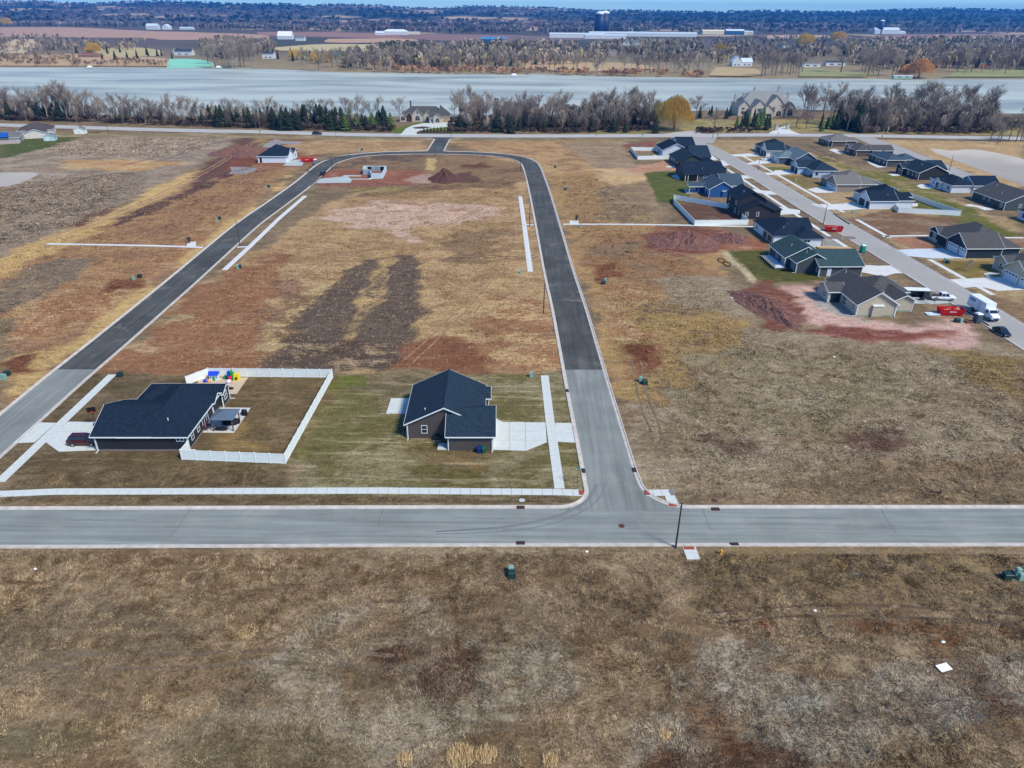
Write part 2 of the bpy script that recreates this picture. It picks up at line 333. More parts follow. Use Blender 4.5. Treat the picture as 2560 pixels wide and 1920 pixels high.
 (px((2330, 650), (2500, 650), (2480, 690), (2420, 700)), (124, 108, 58), (146, 124, 76), .55, .8),
 (px((2480, 740), (2560, 760), (2560, 830), (2500, 790)), (134, 110, 82), (120, 96, 74), .55, 1),
 (px((1906, 418), (1980, 418), (2000, 430), (1930, 436)), (108, 108, 44), (150, 132, 84), .58, .6),
 (px((1950, 440), (2040, 440), (2090, 465), (2010, 470)), (128, 112, 62), (140, 116, 90), .55, .8),
 # verges of the county road
 (px((0, 330), (640, 338), (1000, 345), (1600, 348), (1600, 353), (1000, 351), (600, 344), (0, 342)), (132, 122, 88), (166, 142, 100), .52, 1),
 (px((2200, 350), (2560, 356), (2560, 480), (2440, 440)), (178, 149, 106), (196, 167, 120), .54, 2),
 (px((1700, 333), (1900, 330), (2560, 338), (2560, 300), (1700, 300)), (166, 146, 98), (130, 128, 72), .5, 2),
 (px((1480, 320), (1680, 318), (1720, 334), (1480, 334)), (128, 124, 70), (140, 124, 84), .5, 2),
 (px((980, 326), (1060, 300), (1140, 300), (1140, 334), (985, 334)), (100, 112, 42), (84, 98, 36), .6, 1),
 (px((2160, 295), (2260, 300), (2240, 330), (2160, 330)), (108, 128, 48), (120, 118, 66), .58, 2),
 # the rough field in front of the near street
 (px((-700, 1372), (3260, 1372), (3260, 2200), (-700, 2200)), (122, 101, 74), (158, 136, 102), .50, .6),
 (px((1700, 1372), (2560, 1372), (2560, 1530), (1700, 1530)), (136, 116, 84), (114, 96, 70), .52, 3),
 (px((680, 1560), (1300, 1560), (1420, 1750), (1050, 1890), (700, 1860), (640, 1700)), (122, 104, 80), (162, 148, 122), .49, 5),
 (px((1650, 1640), (1980, 1600), (2560, 1640), (2560, 1920), (1560, 1920)), (126, 106, 84), (166, 154, 130), .49, 5),
 (px((1830, 1700), (2100, 1720), (2050, 1860), (1860, 1850)), (168, 164, 146), (124, 106, 86), .53, 3),
 (px((2200, 1730), (2540, 1740), (2560, 1850), (2320, 1840)), (114, 94, 76), (164, 156, 136), .49, 3),
 (px((1860, 1530), (2060, 1530), (2330, 1545), (2560, 1570), (2560, 1600), (2280, 1590), (1960, 1580)), (118, 89, 64), (140, 116, 84), .52, 1.6),
 (px((1876, 1538), (1950, 1538), (1935, 1580), (1885, 1575)), (156, 112, 80), (130, 95, 68), .58, .8),
 (px((1700, 1740), (1800, 1750), (1870, 1860), (1730, 1870)), (122, 98, 74), (140, 116, 90), .52, 2),
 (px((1640, 1860), (1980, 1850), (2010, 1920), (1620, 1920)), (92, 68, 48), (128, 108, 88), .52, 2),
 (px((900, 1600), (1170, 1590), (1200, 1650), (960, 1690)), (88, 66, 54), (126, 104, 82), .55, 2),
 (px((0, 1560), (420, 1540), (640, 1600), (400, 1660), (0, 1680)), (112, 97, 74), (136, 118, 90), .50, 4),
 (px((200, 1640), (620, 1640), (680, 1740), (260, 1760)), (138, 118, 90), (112, 94, 72), .52, 3),
 (px((1130, 1500), (1700, 1480), (1700, 1560), (1200, 1580)), (116, 96, 72), (140, 120, 90), .52, 3),
 (px((0, 1840), (700, 1830), (900, 1920), (0, 1920)), (110, 98, 72), (138, 121, 90), .52, 3),
 (px((0, 1238), (0, 1265), (1440, 1262), (1410, 1238)), (104, 90, 64), (126, 108, 78), .5, .5),
]
def axis(*seg):
    out = []
    for a, b, s in seg: out += list(np.arange(a, b, s))
    return np.array(out + [seg[-1][1]])
def paint(X, Y):
    base1 = np.tile(S3(118, 102, 80) * GK, (X.size, 1)); base2 = np.tile(S3(140, 120, 92) * GK, (X.size, 1)); thr = np.full(X.size, .5)
    wob = vnoise(X, Y, 6, 1) * 1.2 + vnoise(X * .5, Y, 2.4, 2) * .9; wob2 = vnoise(X, Y, 18, 3) * 3.0; fleck = vnoise(X * .45, Y, 2.0, 21) + .8 * vnoise(X * .5, Y, 4.5, 22); fleck2 = vnoise(X * .55, Y, 9, 23) * 7 + vnoise(X * .5, Y, 3.6, 24) * 4
    for P, c1, c2, th, soft in PAINT:
        P = np.asarray(P); x0, y0 = P.min(0) - 14; x1, y1 = P.max(0) + 14
        s_ = np.where((X > x0) & (X < x1) & (Y > y0) & (Y < y1))[0]
        if not len(s_): continue
        k = min(1.0, soft / 1.6) if soft > .9 else .25
        d = poly_sd(P, X[s_], Y[s_]) + (wob[s_] * 1.2 + fleck[s_] * 1.5) * k + wob2[s_] * min(1, soft / 3) + fleck2[s_] * (min(1, (soft - 2.5) / 2.5) if soft > 2.5 else 0)
        soft = min(soft, 2.2)
        w = np.clip(.5 - d / (2 * max(.25, soft * .55)), 0, 1); w = (w * w * (3 - 2 * w))[:, None]
        q1, q2 = S3(*c1), S3(*c2)
        if c1[0] - c1[1] >= 20 and c1[0] - c1[1] > .95 * (c1[1] - c1[2]): q1 = q1 * WARM
        if c2[0] - c2[1] >= 20 and c2[0] - c2[1] > .95 * (c2[1] - c2[2]): q2 = q2 * WARM
        q2 = q2 * 1.0; q2 = q2 * .9 + q1 * .1; m1_ = q2.mean(); q2 = q2 * .85 + m1_ * .15
        base1[s_] = base1[s_] * (1 - w) + q1 * GK * w; base2[s_] = base2[s_] * (1 - w) + q2 * GK * w; thr[s_] = thr[s_] * (1 - w[:, 0]) + th * w[:, 0]
    return base1, base2, thr
xs = axis((-460, -240, 5), (-240, -130, 2.4), (-130, 130, 1.1), (130, 240, 2.0), (240, 460, 5))
ys = axis((-60, 40, 20), (40, 135, .9), (135, 300, 1.5), (300, 450, 2.2), (450, 640, 5))
XX, YY = np.meshgrid(xs, ys); X = XX.ravel(); Y = YY.ravel()
c1, c2, thr = paint(X, Y)
nx, ny = len(xs), len(ys); I = np.arange(nx * ny).reshape(ny, nx)
Q = np.stack([I[:-1, :-1], I[:-1, 1:], I[1:, 1:], I[1:, :-1]], -1).reshape(-1, 4)
def ground_material():
    m = bpy.data.materials.new('ground_soil_and_grass'); m.use_nodes = True
    N = m.node_tree.nodes; L = m.node_tree.links; bs = N['Principled BSDF']
    bs.inputs['Roughness'].default_value = .95; bs.inputs['Specular IOR Level'].default_value = .08
    a1 = N.new('ShaderNodeAttribute'); a1.attribute_name = 'c1'; a2 = N.new('ShaderNodeAttribute'); a2.attribute_name = 'c2'
    tc = N.new('ShaderNodeTexCoord')
    def nz(scale, detail, rough=.6, st=(1, 1, 1), dist=0.0):
        mp = N.new('ShaderNodeMapping'); mp.inputs['Scale'].default_value = st; L.new(tc.outputs['Object'], mp.inputs['Vector'])
        n = N.new('ShaderNodeTexNoise'); n.inputs['Scale'].default_value = scale; n.inputs['Detail'].default_value = detail; n.inputs['Roughness'].default_value = rough
        n.inputs['Distortion'].default_value = dist; L.new(mp.outputs[0], n.inputs['Vector']); return n.outputs['Fac']
    def rng(v, a, b, c_, d):
        r = N.new('ShaderNodeMapRange'); r.inputs['From Min'].default_value = a; r.inputs['From Max'].default_value = b; r.inputs['To Min'].default_value = c_; r.inputs['To Max'].default_value = d
        L.new(v, r.inputs['Value']); return r.outputs[0]
    def mth(op, a, b):
        q = N.new('ShaderNodeMath'); q.operation = op
        for i, v in enumerate((a, b)):
            if isinstance(v, (int, float)): q.inputs[i].default_value = v
            else: L.new(v, q.inputs[i])
        return q.outputs[0]
    pat = mth('ADD', mth('MULTIPLY', nz(.13, 4, .55, (.7, 1, 1), .8), .55), mth('MULTIPLY', nz(1.1, 7, .72, (.6, 1.2, 1), .4), .45))
    sm = N.new('ShaderNodeMapRange'); sm.interpolation_type = 'SMOOTHSTEP'; sm.inputs['To Min'].default_value = 0; sm.inputs['To Max'].default_value = 1
    L.new(pat, sm.inputs['Value']); L.new(mth('SUBTRACT', a1.outputs['Alpha'], .045), sm.inputs['From Min']); L.new(mth('ADD', a1.outputs['Alpha'], .045), sm.inputs['From Max'])
    mix = N.new('ShaderNodeMix'); mix.data_type = 'RGBA'; L.new(sm.outputs[0], mix.inputs['Factor']); L.new(a1.outputs['Color'], mix.inputs['A']); L.new(a2.outputs['Color'], mix.inputs['B'])
    fine = rng(nz(2.2, 5, .7, (1, 1, 1), .4), .28, .72, .60, 1.38); mid = rng(nz(.62, 6, .68, (.7, 1.2, 1), .5), .32, .68, .70, 1.28); big = rng(nz(.06, 3), .3, .7, .90, 1.10)
    k = mth('MULTIPLY', mth('MULTIPLY', fine, mid), big)
    sc_ = N.new('ShaderNodeVectorMath'); sc_.operation = 'SCALE'; L.new(mix.outputs['Result'], sc_.inputs[0]); L.new(k, sc_.inputs['Scale'])
    st_ = N.new('ShaderNodeMapRange'); st_.interpolation_type = 'SMOOTHSTEP'; st_.inputs['From Min'].default_value = .54; st_.inputs['From Max'].default_value = .64
    L.new(nz(1.0, 4, .6, (.07, .85, 1), .3), st_.inputs['Value'])
    pale = N.new('ShaderNodeVectorMath'); pale.operation = 'MULTIPLY_ADD'; L.new(sc_.outputs[0], pale.inputs[0]); pale.inputs[1].default_value = (1.15, 1.15, 1.15); pale.inputs[2].default_value = (.10, .085, .06)
    m2 = N.new('ShaderNodeMix'); m2.data_type = 'RGBA'; L.new(mth('MULTIPLY', st_.outputs[0], a2.outputs['Alpha']), m2.inputs['Factor']); L.new(sc_.outputs[0], m2.inputs['A']); L.new(pale.outputs[0], m2.inputs['B'])
    L.new(m2.outputs['Result'], bs.inputs['Base Color'])
    bp = N.new('ShaderNodeBump'); bp.inputs['Distance'].default_value = .22; bp.inputs['Strength'].default_value = .7
    L.new(mth('ADD', nz(1.6, 6, .7), mth('MULTIPLY', nz(.4, 3), 1.5)), bp.inputs['Height']); L.new(bp.outputs[0], bs.inputs['Normal'])
    return m
GROUND_M = ground_material()
def color2(me, c1, c2, thr, stk=None):
    n = len(thr)
    a = me.color_attributes.new('c1', 'FLOAT_COLOR', 'POINT'); v = np.ones((n, 4), np.float32); v[:, :3] = c1; v[:, 3] = thr; a.data.foreach_set('color', v.ravel())
    a = me.color_attributes.new('c2', 'FLOAT_COLOR', 'POINT'); v = np.ones((n, 4), np.float32); v[:, :3] = c2; v[:, 3] = 0 if stk is None else stk; a.data.foreach_set('color', v.ravel())
gm = fastmesh('ground', np.stack([X, Y, np.zeros_like(X)], 1), Q, GROUND_M); lot = np.clip(.5 - poly_sd(px((690, 1262), (850, 945), (1440, 940), (1470, 1262)), X, Y) / 3, 0, 1)
color2(gm, c1, c2, thr, .25 + .65 * lot)
struct(link('ground', gm))

# ------------------------------------------------------------------ far land, fields, hills and water
SHORE_FAR = [g(a, b) for a, b in ((-900, 160), (-300, 165), (0, 169), (330, 169), (640, 172), (760, 177), (860, 181), (1090, 183), (1280, 187), (1340, 184), (1480, 190), (1760, 195), (1920, 197), (2200, 198), (2560, 198), (2900, 200), (3500, 204))]
SHORE_NEAR = [(-900, 520), (-420, 505), (-250, 502), (-120, 500), (-40, 512), (60, 530), (140, 552), (230, 560), (330, 548), (600, 560), (1100, 580)]
water_m = bpy.data.materials.new('lake_water'); water_m.use_nodes = True
def water(m, col, rough, bscale, bdist, st):
    N = m.node_tree.nodes; L = m.node_tree.links; bs = N['Principled BSDF']
    bs.inputs['Roughness'].default_value = rough; bs.inputs['IOR'].default_value = 1.33
    tc = N.new('ShaderNodeTexCoord'); mp = N.new('ShaderNodeMapping'); mp.inputs['Scale'].default_value = st; L.new(tc.outputs['Object'], mp.inputs['Vector'])
    n = N.new('ShaderNodeTexNoise'); n.inputs['Scale'].default_value = bscale; n.inputs['Detail'].default_value = 6; L.new(mp.outputs[0], n.inputs['Vector'])
    bp = N.new('ShaderNodeBump'); bp.inputs['Distance'].default_value = bdist; L.new(n.outputs['Fac'], bp.inputs['Height']); L.new(bp.outputs[0], bs.inputs['Normal'])
    n2 = N.new('ShaderNodeTexNoise'); n2.inputs['Scale'].default_value = .012; n2.inputs['Detail'].default_value = 6; n2.inputs['Distortion'].default_value = .6; L.new(mp.outputs[0], n2.inputs['Vector'])
    r = N.new('ShaderNodeValToRGB'); r.color_ramp.elements[0].position = .34; r.color_ramp.elements[1].position = .6
    r.color_ramp.elements[0].color = tuple(c_ * .66 for c_ in col[:3]) + (1,); r.color_ramp.elements[1].color = tuple(min(1, c_ * 1.15) for c_ in col[:3]) + (1,)
    L.new(n2.outputs['Fac'], r.inputs[0]); L.new(r.outputs[0], bs.inputs['Base Color'])
    r2 = N.new('ShaderNodeMapRange'); r2.inputs['To Min'].default_value = rough * .7; r2.inputs['To Max'].default_value = rough * 1.5; L.new(n2.outputs['Fac'], r2.inputs['Value']); L.new(r2.outputs[0], bs.inputs['Roughness'])
water(water_m, C(172, 177, 164), .45, .25, .35, (.5, 1.8, 1)); water_m.node_tree.nodes['Principled BSDF'].inputs['Specular IOR Level'].default_value = .32
lp = [tuple(p) for p in smooth_line(SHORE_FAR, 30)] + [tuple(p) for p in smooth_line(SHORE_NEAR, 20)][::-1]
sheet('lake', lp, .12, water_m)
pond_m = bpy.data.materials.new('pond_water'); pond_m.use_nodes = True; water(pond_m, C(184, 172, 154), .5, .8, .05, (1, 1, 1)); pond_m.node_tree.nodes['Principled BSDF'].inputs['Specular IOR Level'].default_value = .15
puddle_m = bpy.data.materials.new('puddle_water'); puddle_m.use_nodes = True; water(puddle_m, C(164, 154, 146), .5, .8, .03, (1, 1, 1)); puddle_m.node_tree.nodes['Principled BSDF'].inputs['Specular IOR Level'].default_value = .15
sheet('pond', gz((2040, 320), 4.148, [(1180, 215), (1240, 262), (1500, 360), (1800, 470), (2157, 600), (2500, 740), (2700, 560), (2400, 390), (2157, 325), (1900, 262), (1700, 228), (1550, 220), (1400, 235), (1300, 222)]), .03, pond_m)
sheet('pond', gz((0, 300), 3.456, [(-120, 455), (180, 452), (300, 456), (340, 468), (260, 510), (160, 550), (60, 575), (-120, 580)]), .03, pond_m)
sheet('puddle', gz((600, 300), 3.456, [(190, 235), (250, 190), (310, 165), (370, 182), (420, 185), (540, 185), (520, 205), (430, 212), (360, 205), (300, 240)]), .03, puddle_m)
sheet('puddle', gz((600, 300), 3.456, [(-90, 405), (20, 405), (120, 412), (160, 420), (110, 450), (40, 468), (-100, 466), (-70, 440)]), .03, puddle_m)

# land beyond the lake, rising to wooded ridges
RIDGE = [(-900, 6), (-400, 4), (0, 5), (60, 3), (150, 8), (250, 10), (320, 6), (430, 4), (520, 8), (640, 12), (683, 11), (773, 15), (813, 13), (860, 13), (950, 15), (1000, 21), (1100, 21), (1160, 18), (1270, 17), (1330, 18), (1390, 23), (1500, 29), (1580, 28), (1700, 31), (1800, 32), (1920, 28), (2010, 31), (2120, 32), (2160, 29), (2230, 26), (2330, 24), (2360, 22), (2450, 25), (2560, 27), (2900, 26), (3500, 30)]
HILLS_Y = 7600.0
def at_depth(px_, py_, Yd):
    d = CF + CR * (px_ - 1280) / FPX + CU * (960 - py_) / FPX; t = Yd / d[1]
    return d[0] * t, CAM_H + d[2] * t
rx, rzz = zip(*[at_depth(a, b, HILLS_Y) for a, b in RIDGE])
FAR_Z = 1.0
yy = [0.0]
rows = [850 * (1.022 ** i) for i in range(0, 132)]
cols = np.linspace(-1, 1, 300)
V = []; Cc = []
def far_z(x, yv, ys_):
    t = min(1, max(0, (yv - 3300) / (HILLS_Y - 3300))); t = t ** 1.3 * (1 + .3 * (1 - t)); t = min(1, t)
    back = max(0, (yv - HILLS_Y) / 4000); h = np.interp(x * HILLS_Y / max(yv, 1), rx, rzz)
    lump = mnoise.noise((x / 900, yv / 600, 0)) * 26 * t * (0 if abs(yv - HILLS_Y) < 300 else 1) * (1 - t * .6)
    return FAR_Z * min(1, max(0, (yv - ys_) / 10)) + h * t * (1 - .9 * min(1, back)) + lump
forest1 = S3(96, 88, 82); forest2 = S3(70, 74, 66); field1 = S3(176, 150, 118)
shx, shy = zip(*SHORE_FAR)
for y in rows:
    half = y * 1.25 + 300
    for c_ in cols:
        x = c_ * half; ys_ = np.interp(x, shx, shy); yv = ys_ + (y - 850)
        z = far_z(x, yv, ys_)
        V.append((x, yv, z))
nr, nc = len(rows), len(cols); I = np.arange(nr * nc).reshape(nr, nc)
Qf = np.stack([I[:-1, :-1], I[:-1, 1:], I[1:, 1:], I[1:, :-1]], -1).reshape(-1, 4)
V = np.array(V); FX, FY = V[:, 0], V[:, 1]
w1 = np.clip(vnoise(FX, FY, 420, 5) * 1.3 + .5, 0, 1)[:, None]; near = np.clip((1500 - FY) / 500, 0, 1)[:, None]
fc1 = (forest1 * w1 + forest2 * (1 - w1)) * (1 - near) + S3(150, 132, 102) * near; fc2 = np.tile(S3(118, 104, 92), (len(V), 1)) * (1 - near) + S3(128, 118, 78) * near
hill = np.clip((FY - 3600) / 1200, 0, 1)[:, None]; right = np.clip((FX / FY - .02) / .15, 0, 1)[:, None]
pt = np.clip((vnoise(FX, FY * .9, 330, 15) + .5 * vnoise(FX, FY, 120, 16) - .45 - .7 * right[:, 0] * hill[:, 0]) * 6, 0, 1)[:, None]; tone = np.clip(vnoise(FX, FY, 700, 17) + .5, 0, 1)[:, None]
fc1 = fc1 * (1 - hill) + (S3(52, 66, 64) * tone + S3(112, 104, 100) * (1 - tone) * (1 - right) + S3(60, 68, 66) * (1 - tone) * right) * hill; fc2 = fc2 * (1 - hill) + S3(60, 66, 64) * hill
fl = S3(196, 166, 130); far_w = np.clip((FY - 1900) / 600, 0, 1)[:, None] * pt * .9; fc1 = fc1 * (1 - far_w) + fl * far_w; fc2 = fc2 * (1 - far_w) + fl * .85 * far_w
far_m = mat('far_land', (.2, .2, .2, 1))
fm_ = fastmesh('far_land', V, Qf, GROUND_M); color2(fm_, fc1, fc2, np.full(len(V), .55))
fo = struct(link('far_land', fm_)); 
fm_.polygons.foreach_set('use_smooth', [True] * len(fm_.polygons))
FIELDS = [((0, 68), (180, 68), (350, 76), (640, 86), (640, 96), (420, 100), (350, 95), (60, 92), (0, 88), (178, 140, 112)),
          ((0, 98), (80, 98), (100, 110), (60, 132), (0, 134), (196, 172, 132)), ((0, 140), (180, 134), (330, 140), (410, 146), (410, 166), (0, 168), (182, 152, 110)),
          ((230, 120), (330, 118), (400, 126), (390, 140), (250, 140), (182, 164, 112)),
          ((640, 80), (820, 80), (1000, 86), (1100, 90), (1000, 96), (800, 92), (660, 88), (150, 112, 96)),
          ((690, 118), (820, 110), (1020, 114), (960, 126), (900, 130), (700, 126), (192, 172, 122)), ((820, 97), (990, 96), (1050, 101), (960, 106), (820, 106), (186, 148, 112)),
          ((1000, 84), (1280, 88), (1400, 94), (1420, 100), (1200, 103), (1020, 97), (136, 104, 92)), ((1180, 36), (1290, 34), (1300, 44), (1220, 48), (216, 186, 140)), ((1110, 54), (1190, 52), (1230, 60), (1130, 64), (208, 166, 128)),
          ((1280, 90), (1420, 91), (1460, 100), (1280, 102), (120, 98, 92)), ((1480, 104), (1640, 98), (1700, 104), (1600, 114), (1490, 114), (130, 124, 92)),
          ((1920, 88), (2060, 88), (2060, 96), (1920, 96), (182, 150, 118)), ((2170, 92), (2560, 88), (2560, 102), (2400, 104), (2180, 100), (190, 152, 122)), ((2190, 88), (2380, 85), (2520, 86), (2560, 90), (2200, 94), (150, 112, 98)),
          ((700, 32), (900, 38), (860, 44), (690, 42), (178, 156, 124)), ((230, 26), (320, 24), (330, 34), (240, 36), (170, 140, 118)), ((540, 28), (640, 28), (640, 38), (530, 36), (196, 168, 132)),
          ((1380, 36), (1420, 34), (1440, 42), (1390, 46), (176, 150, 130)), ((2010, 168), (2190, 186), (2190, 198), (2010, 197), (146, 142, 90)), ((2390, 176), (2560, 176), (2560, 197), (2380, 197), (142, 142, 88)), ((1790, 168), (1890, 172), (1900, 188), (1880, 192), (1780, 192), (180, 154, 108)),
          ((1300, 152), (1560, 158), (1640, 172), (1480, 180), (1310, 172), (182, 152, 110)), ((760, 142), (840, 146), (830, 152), (750, 150), (170, 152, 112))]
for i, f in enumerate(FIELDS):
    P = [g(a, b, FAR_Z + .3) for a, b in f[:-1]]
    zf = FAR_Z + .25 + .02 * i
    cen = np.mean(P, 0); hz_ = 0
    if cen[1] > 3400:                            # fields on the slopes sit on the hillside
        continue
    Pc = [np.array(p) for p in P]; cut = smooth_line(Pc + [Pc[0]], 40)[:-1]
    sz = max(np.ptp([p[0] for p in P]), 1); nz_ = lambda p: mnoise.noise((p[0] / sz * 9, p[1] / sz * 9, i)) * sz * .012
    P = [(p[0] + nz_(p), p[1] + nz_(p) * 1.5) for p in cut]
    P = [(x_, max(y_, float(np.interp(x_, shx, shy)) + 12)) for x_, y_ in P]
    sheet('field', P, zf, mat('field_%d_%d_%d' % f[-1], C(*f[-1]), .95, .12, .02, (1, 3, 1)))
mulch = mat('mulch', C(78, 52, 44), .95, .2, 2)
# ------------------------------------------------------------------ roads, kerbs, pavements
def asphalt(name, col, st, var=.12, patch=.10, dust=.35):
    m = mat(name, col, .9, var, 1.0, st, bump=.004, bscale=40, detail=6)
    N = m.node_tree.nodes; L = m.node_tree.links; bs = N['Principled BSDF']
    n = N.new('ShaderNodeTexNoise'); n.inputs['Scale'].default_value = .09; n.inputs['Detail'].default_value = 5; n.inputs['Roughness'].default_value = .65
    L.new(N['Texture Coordinate'].outputs['Object'], n.inputs['Vector'])
    r = N.new('ShaderNodeMapRange'); r.inputs['From Min'].default_value = .35; r.inputs['From Max'].default_value = .65; r.inputs['To Min'].default_value = 1 - patch; r.inputs['To Max'].default_value = 1 + patch
    L.new(n.outputs['Fac'], r.inputs['Value'])
    old = bs.inputs['Base Color'].links[0].from_socket
    s_ = N.new('ShaderNodeVectorMath'); s_.operation = 'SCALE'; L.new(old, s_.inputs[0]); L.new(r.outputs[0], s_.inputs['Scale']); nd = N.new('ShaderNodeTexNoise'); nd.inputs['Scale'].default_value = .16; nd.inputs['Detail'].default_value = 7; nd.inputs['Roughness'].default_value = .7; nd.inputs['Distortion'].default_value = .5; L.new(N['Texture Coordinate'].outputs['Object'], nd.inputs['Vector'])
    rd = N.new('ShaderNodeMapRange'); rd.inputs['From Min'].default_value = .56; rd.inputs['From Max'].default_value = .74; rd.inputs['To Max'].default_value = dust; L.new(nd.outputs['Fac'], rd.inputs['Value'])
    md = N.new('ShaderNodeMix'); md.data_type = 'RGBA'; L.new(rd.outputs[0], md.inputs['Factor']); L.new(s_.outputs[0], md.inputs['A']); md.inputs['B'].default_value = C(172, 156, 138); L.new(md.outputs['Result'], bs.inputs['Base Color'])
    return m
asp_x = asphalt('asphalt_weathered_cross', C(131, 134, 127), (.05, 1.3, 1), .2, .13)
asp_y = asphalt('asphalt_weathered_long', C(129, 131, 124), (1.3, .05, 1), .2, .13)
asp_new = asphalt('asphalt_fresh', C(76, 76, 71), (1.2, .05, 1), .26, .26)
asp_conc = asphalt('street_concrete', C(160, 155, 146), (1.5, .08, 1), .06, .05)
asp_hwy = asphalt('county_road_surface', C(176, 172, 165), (.05, 1.5, 1), .05, .05)
tar2 = mat('crack_seal', C(100, 102, 100), .9, .1, 2)
tar = mat('tyre_marks', C(110, 113, 115), .9, .1, 2)

A_ = np.array
NS = smooth_line([(-190, 75.1), (-66.2, 77.05), (0, 78.2), (72, 79.15), (190, 80.9)], 6)
ribbon('near_street', NS, 7.4, .02, asp_x)
edgeN = offset_line(NS, 3.7); edgeS = offset_line(NS, -3.7)
RR = smooth_line([(15.05, 84), (14.75, 96.8), (14.1, 122.5), (13.4, 157), (12.4, 187), (11.5, 228), (10.65, 264), (9.8, 294), (9.0, 314), (8.4, 330)], 4)
n0 = next(i for i, p in enumerate(RR) if p[1] > 122.6)
ribbon('cross_street', RR[:n0 + 1], 7.3, .02, asp_y)
LL = smooth_line([(-83.2, 70), (-83.6, 96), (-83.9, 107), (-84.3, 121.3), (-84.5, 142), (-85.1, 175), (-86.0, 205), (-86.6, 233), (-85.6, 262), (-84.8, 294), (-85.1, 318)], 4)
n1 = next(i for i, p in enumerate(LL) if p[1] > 121.3)
ribbon('side_street', LL[:n1 + 1], 7.4, .016, asp_y)
LOOP = LL[n1:-1] + smooth_line([(-85.1, 318), (-85.3, 332), (-84, 345), (-78, 357), (-68, 364.3), (-55, 368), (-40, 369.3), (-20, 368), (-6, 363.2), (2.5, 355.5), (7, 344), (8.4, 330)], 3)[:-1] + RR[n0:][::-1]
ribbon('loop_street', LOOP, 7.2, .02, asp_new)
STUB = [A_((-39.3, y)) for y in np.linspace(370, 424, 12)]
ribbon('entrance_street', STUB, 7.4, .026, asp_new)
sheet('entrance_street', [(-49, 424), (-43, 412), (-35.6, 412), (-29.5, 424), (-29.5, 427), (-49, 427)], .032, asp_new)
HW = smooth_line([(-900, 545), (-520, 488), (-306, 453), (-195, 437), (-148, 434), (-97, 426.3), (-64, 425), (0, 425.4), (82, 431), (149, 437), (212, 436.3), (292, 431.3), (520, 424), (900, 410)], 12)
ribbon('county_road', HW, 12.0, .036, asp_hwy)
SUB = smooth_line([(97.5, 428), (100.5, 395), (102.5, 380), (104.4, 346), (105.6, 318), (106.4, 292), (107.4, 260), (108.2, 238), (109.6, 205), (110.6, 180), (111.2, 155), (111.6, 120), (111.9, 80)], 5)
ribbon('concrete_street', SUB[:-3], 8.2, .024, asp_conc)
sheet('concrete_street', [(88, 429), (95, 408), (107.5, 405), (116, 430)], .030, asp_conc)
FSUB = smooth_line([(199.5, 430), (198.3, 390), (196.3, 345), (193, 290), (190.5, 240), (190, 200)], 6)
ribbon('concrete_street', FSUB, 11.5, .024, asp_conc)

def arc(cx, cy, r, a0, a1, n=14): return [A_((cx + r * math.cos(a0 + (a1 - a0) * i / n), cy + r * math.sin(a0 + (a1 - a0) * i / n))) for i in range(n + 1)]
# the junction by the sign: two rounded corners
yN = lambda x: float(np.interp(x, [p[0] for p in edgeN], [p[1] for p in edgeN]))
eW = offset_line(RR, 3.65); eE = offset_line(RR, -3.65)
xw, xe = 11.35, 18.75; rw, re_ = 4.6, 6.6
cw = (xw - rw, yN(xw - rw) + rw); ce = (xe + re_, yN(xe + re_) + re_)
aW = arc(*cw, rw, R(-90), R(0)); aE = arc(*ce, re_, R(180), R(270))
sheet('street_corner', [tuple(p) for p in aW] + [tuple(p) for p in aE] + [(ce[0], yN(ce[0]) - .5), (cw[0], yN(cw[0]) - .5)], .024, asp_y)
kerb([p for p in edgeN if p[0] < cw[0] - .5] + aW + [p for p in eW if p[1] > cw[1] + 1 and p[1] < 328], 1)
kerb([p for p in eE if p[1] > ce[1] + 1 and p[1] < 328][::-1] + aE + [p for p in edgeN if p[0] > ce[0] + .5], 1)
kerb(edgeS, -1)
yl = LL
kerb([p for p in offset_line(LL, 3.65)], 1); kerb([p for p in offset_line(LL, -3.65) if p[1] > 84 and p[1] < 312], -1)
lo_out = offset_line(LOOP, 3.6); lo_in = offset_line(LOOP, -3.6)
o1 = [p for p in lo_out if p[1] > 318 and p[0] < -46.5 and p[0] > -95]
o2 = [p for p in lo_out if p[1] > 325 and p[0] > -32.5]
kerb(o1 + arc(-46.5, o1[-1][1] + 3.4, 3.4, R(-90), R(0)) + [A_((-43.1, y)) for y in np.linspace(378, 411, 8)] + [A_((-44.2, 413)), A_((-48, 414))], 1)
kerb([A_((-31, 414)), A_((-34.5, 413)), A_((-35.5, 411))] + [A_((-35.5, y)) for y in np.linspace(409, 378, 8)] + arc(-32.1, o2[0][1] + 3.4, 3.4, R(180), R(270)) + o2, 1)
kerb([p for p in lo_in if p[1] > 300], -1)
for s_ in (1, -1):
    kerb([p for p in offset_line(SUB[:-3], 4.1 * s_) if p[1] < 405], s_)
    kerb([p for p in offset_line(FSUB, 5.75 * s_) if p[1] < 420], s_)

# tyre marks sweeping round the corner
for off in (0, 1.5, 1.9):
    ribbon('tyre_mark', smooth_line([(-10, 76.2 + off * .3), (0, 77.0 + off * .6), (7, 79.3 + off * .8), (12 - off * .6, 83.5 + off * .4), (14.0 - off * .8, 88)], 1.2), .16, .0285, tar)

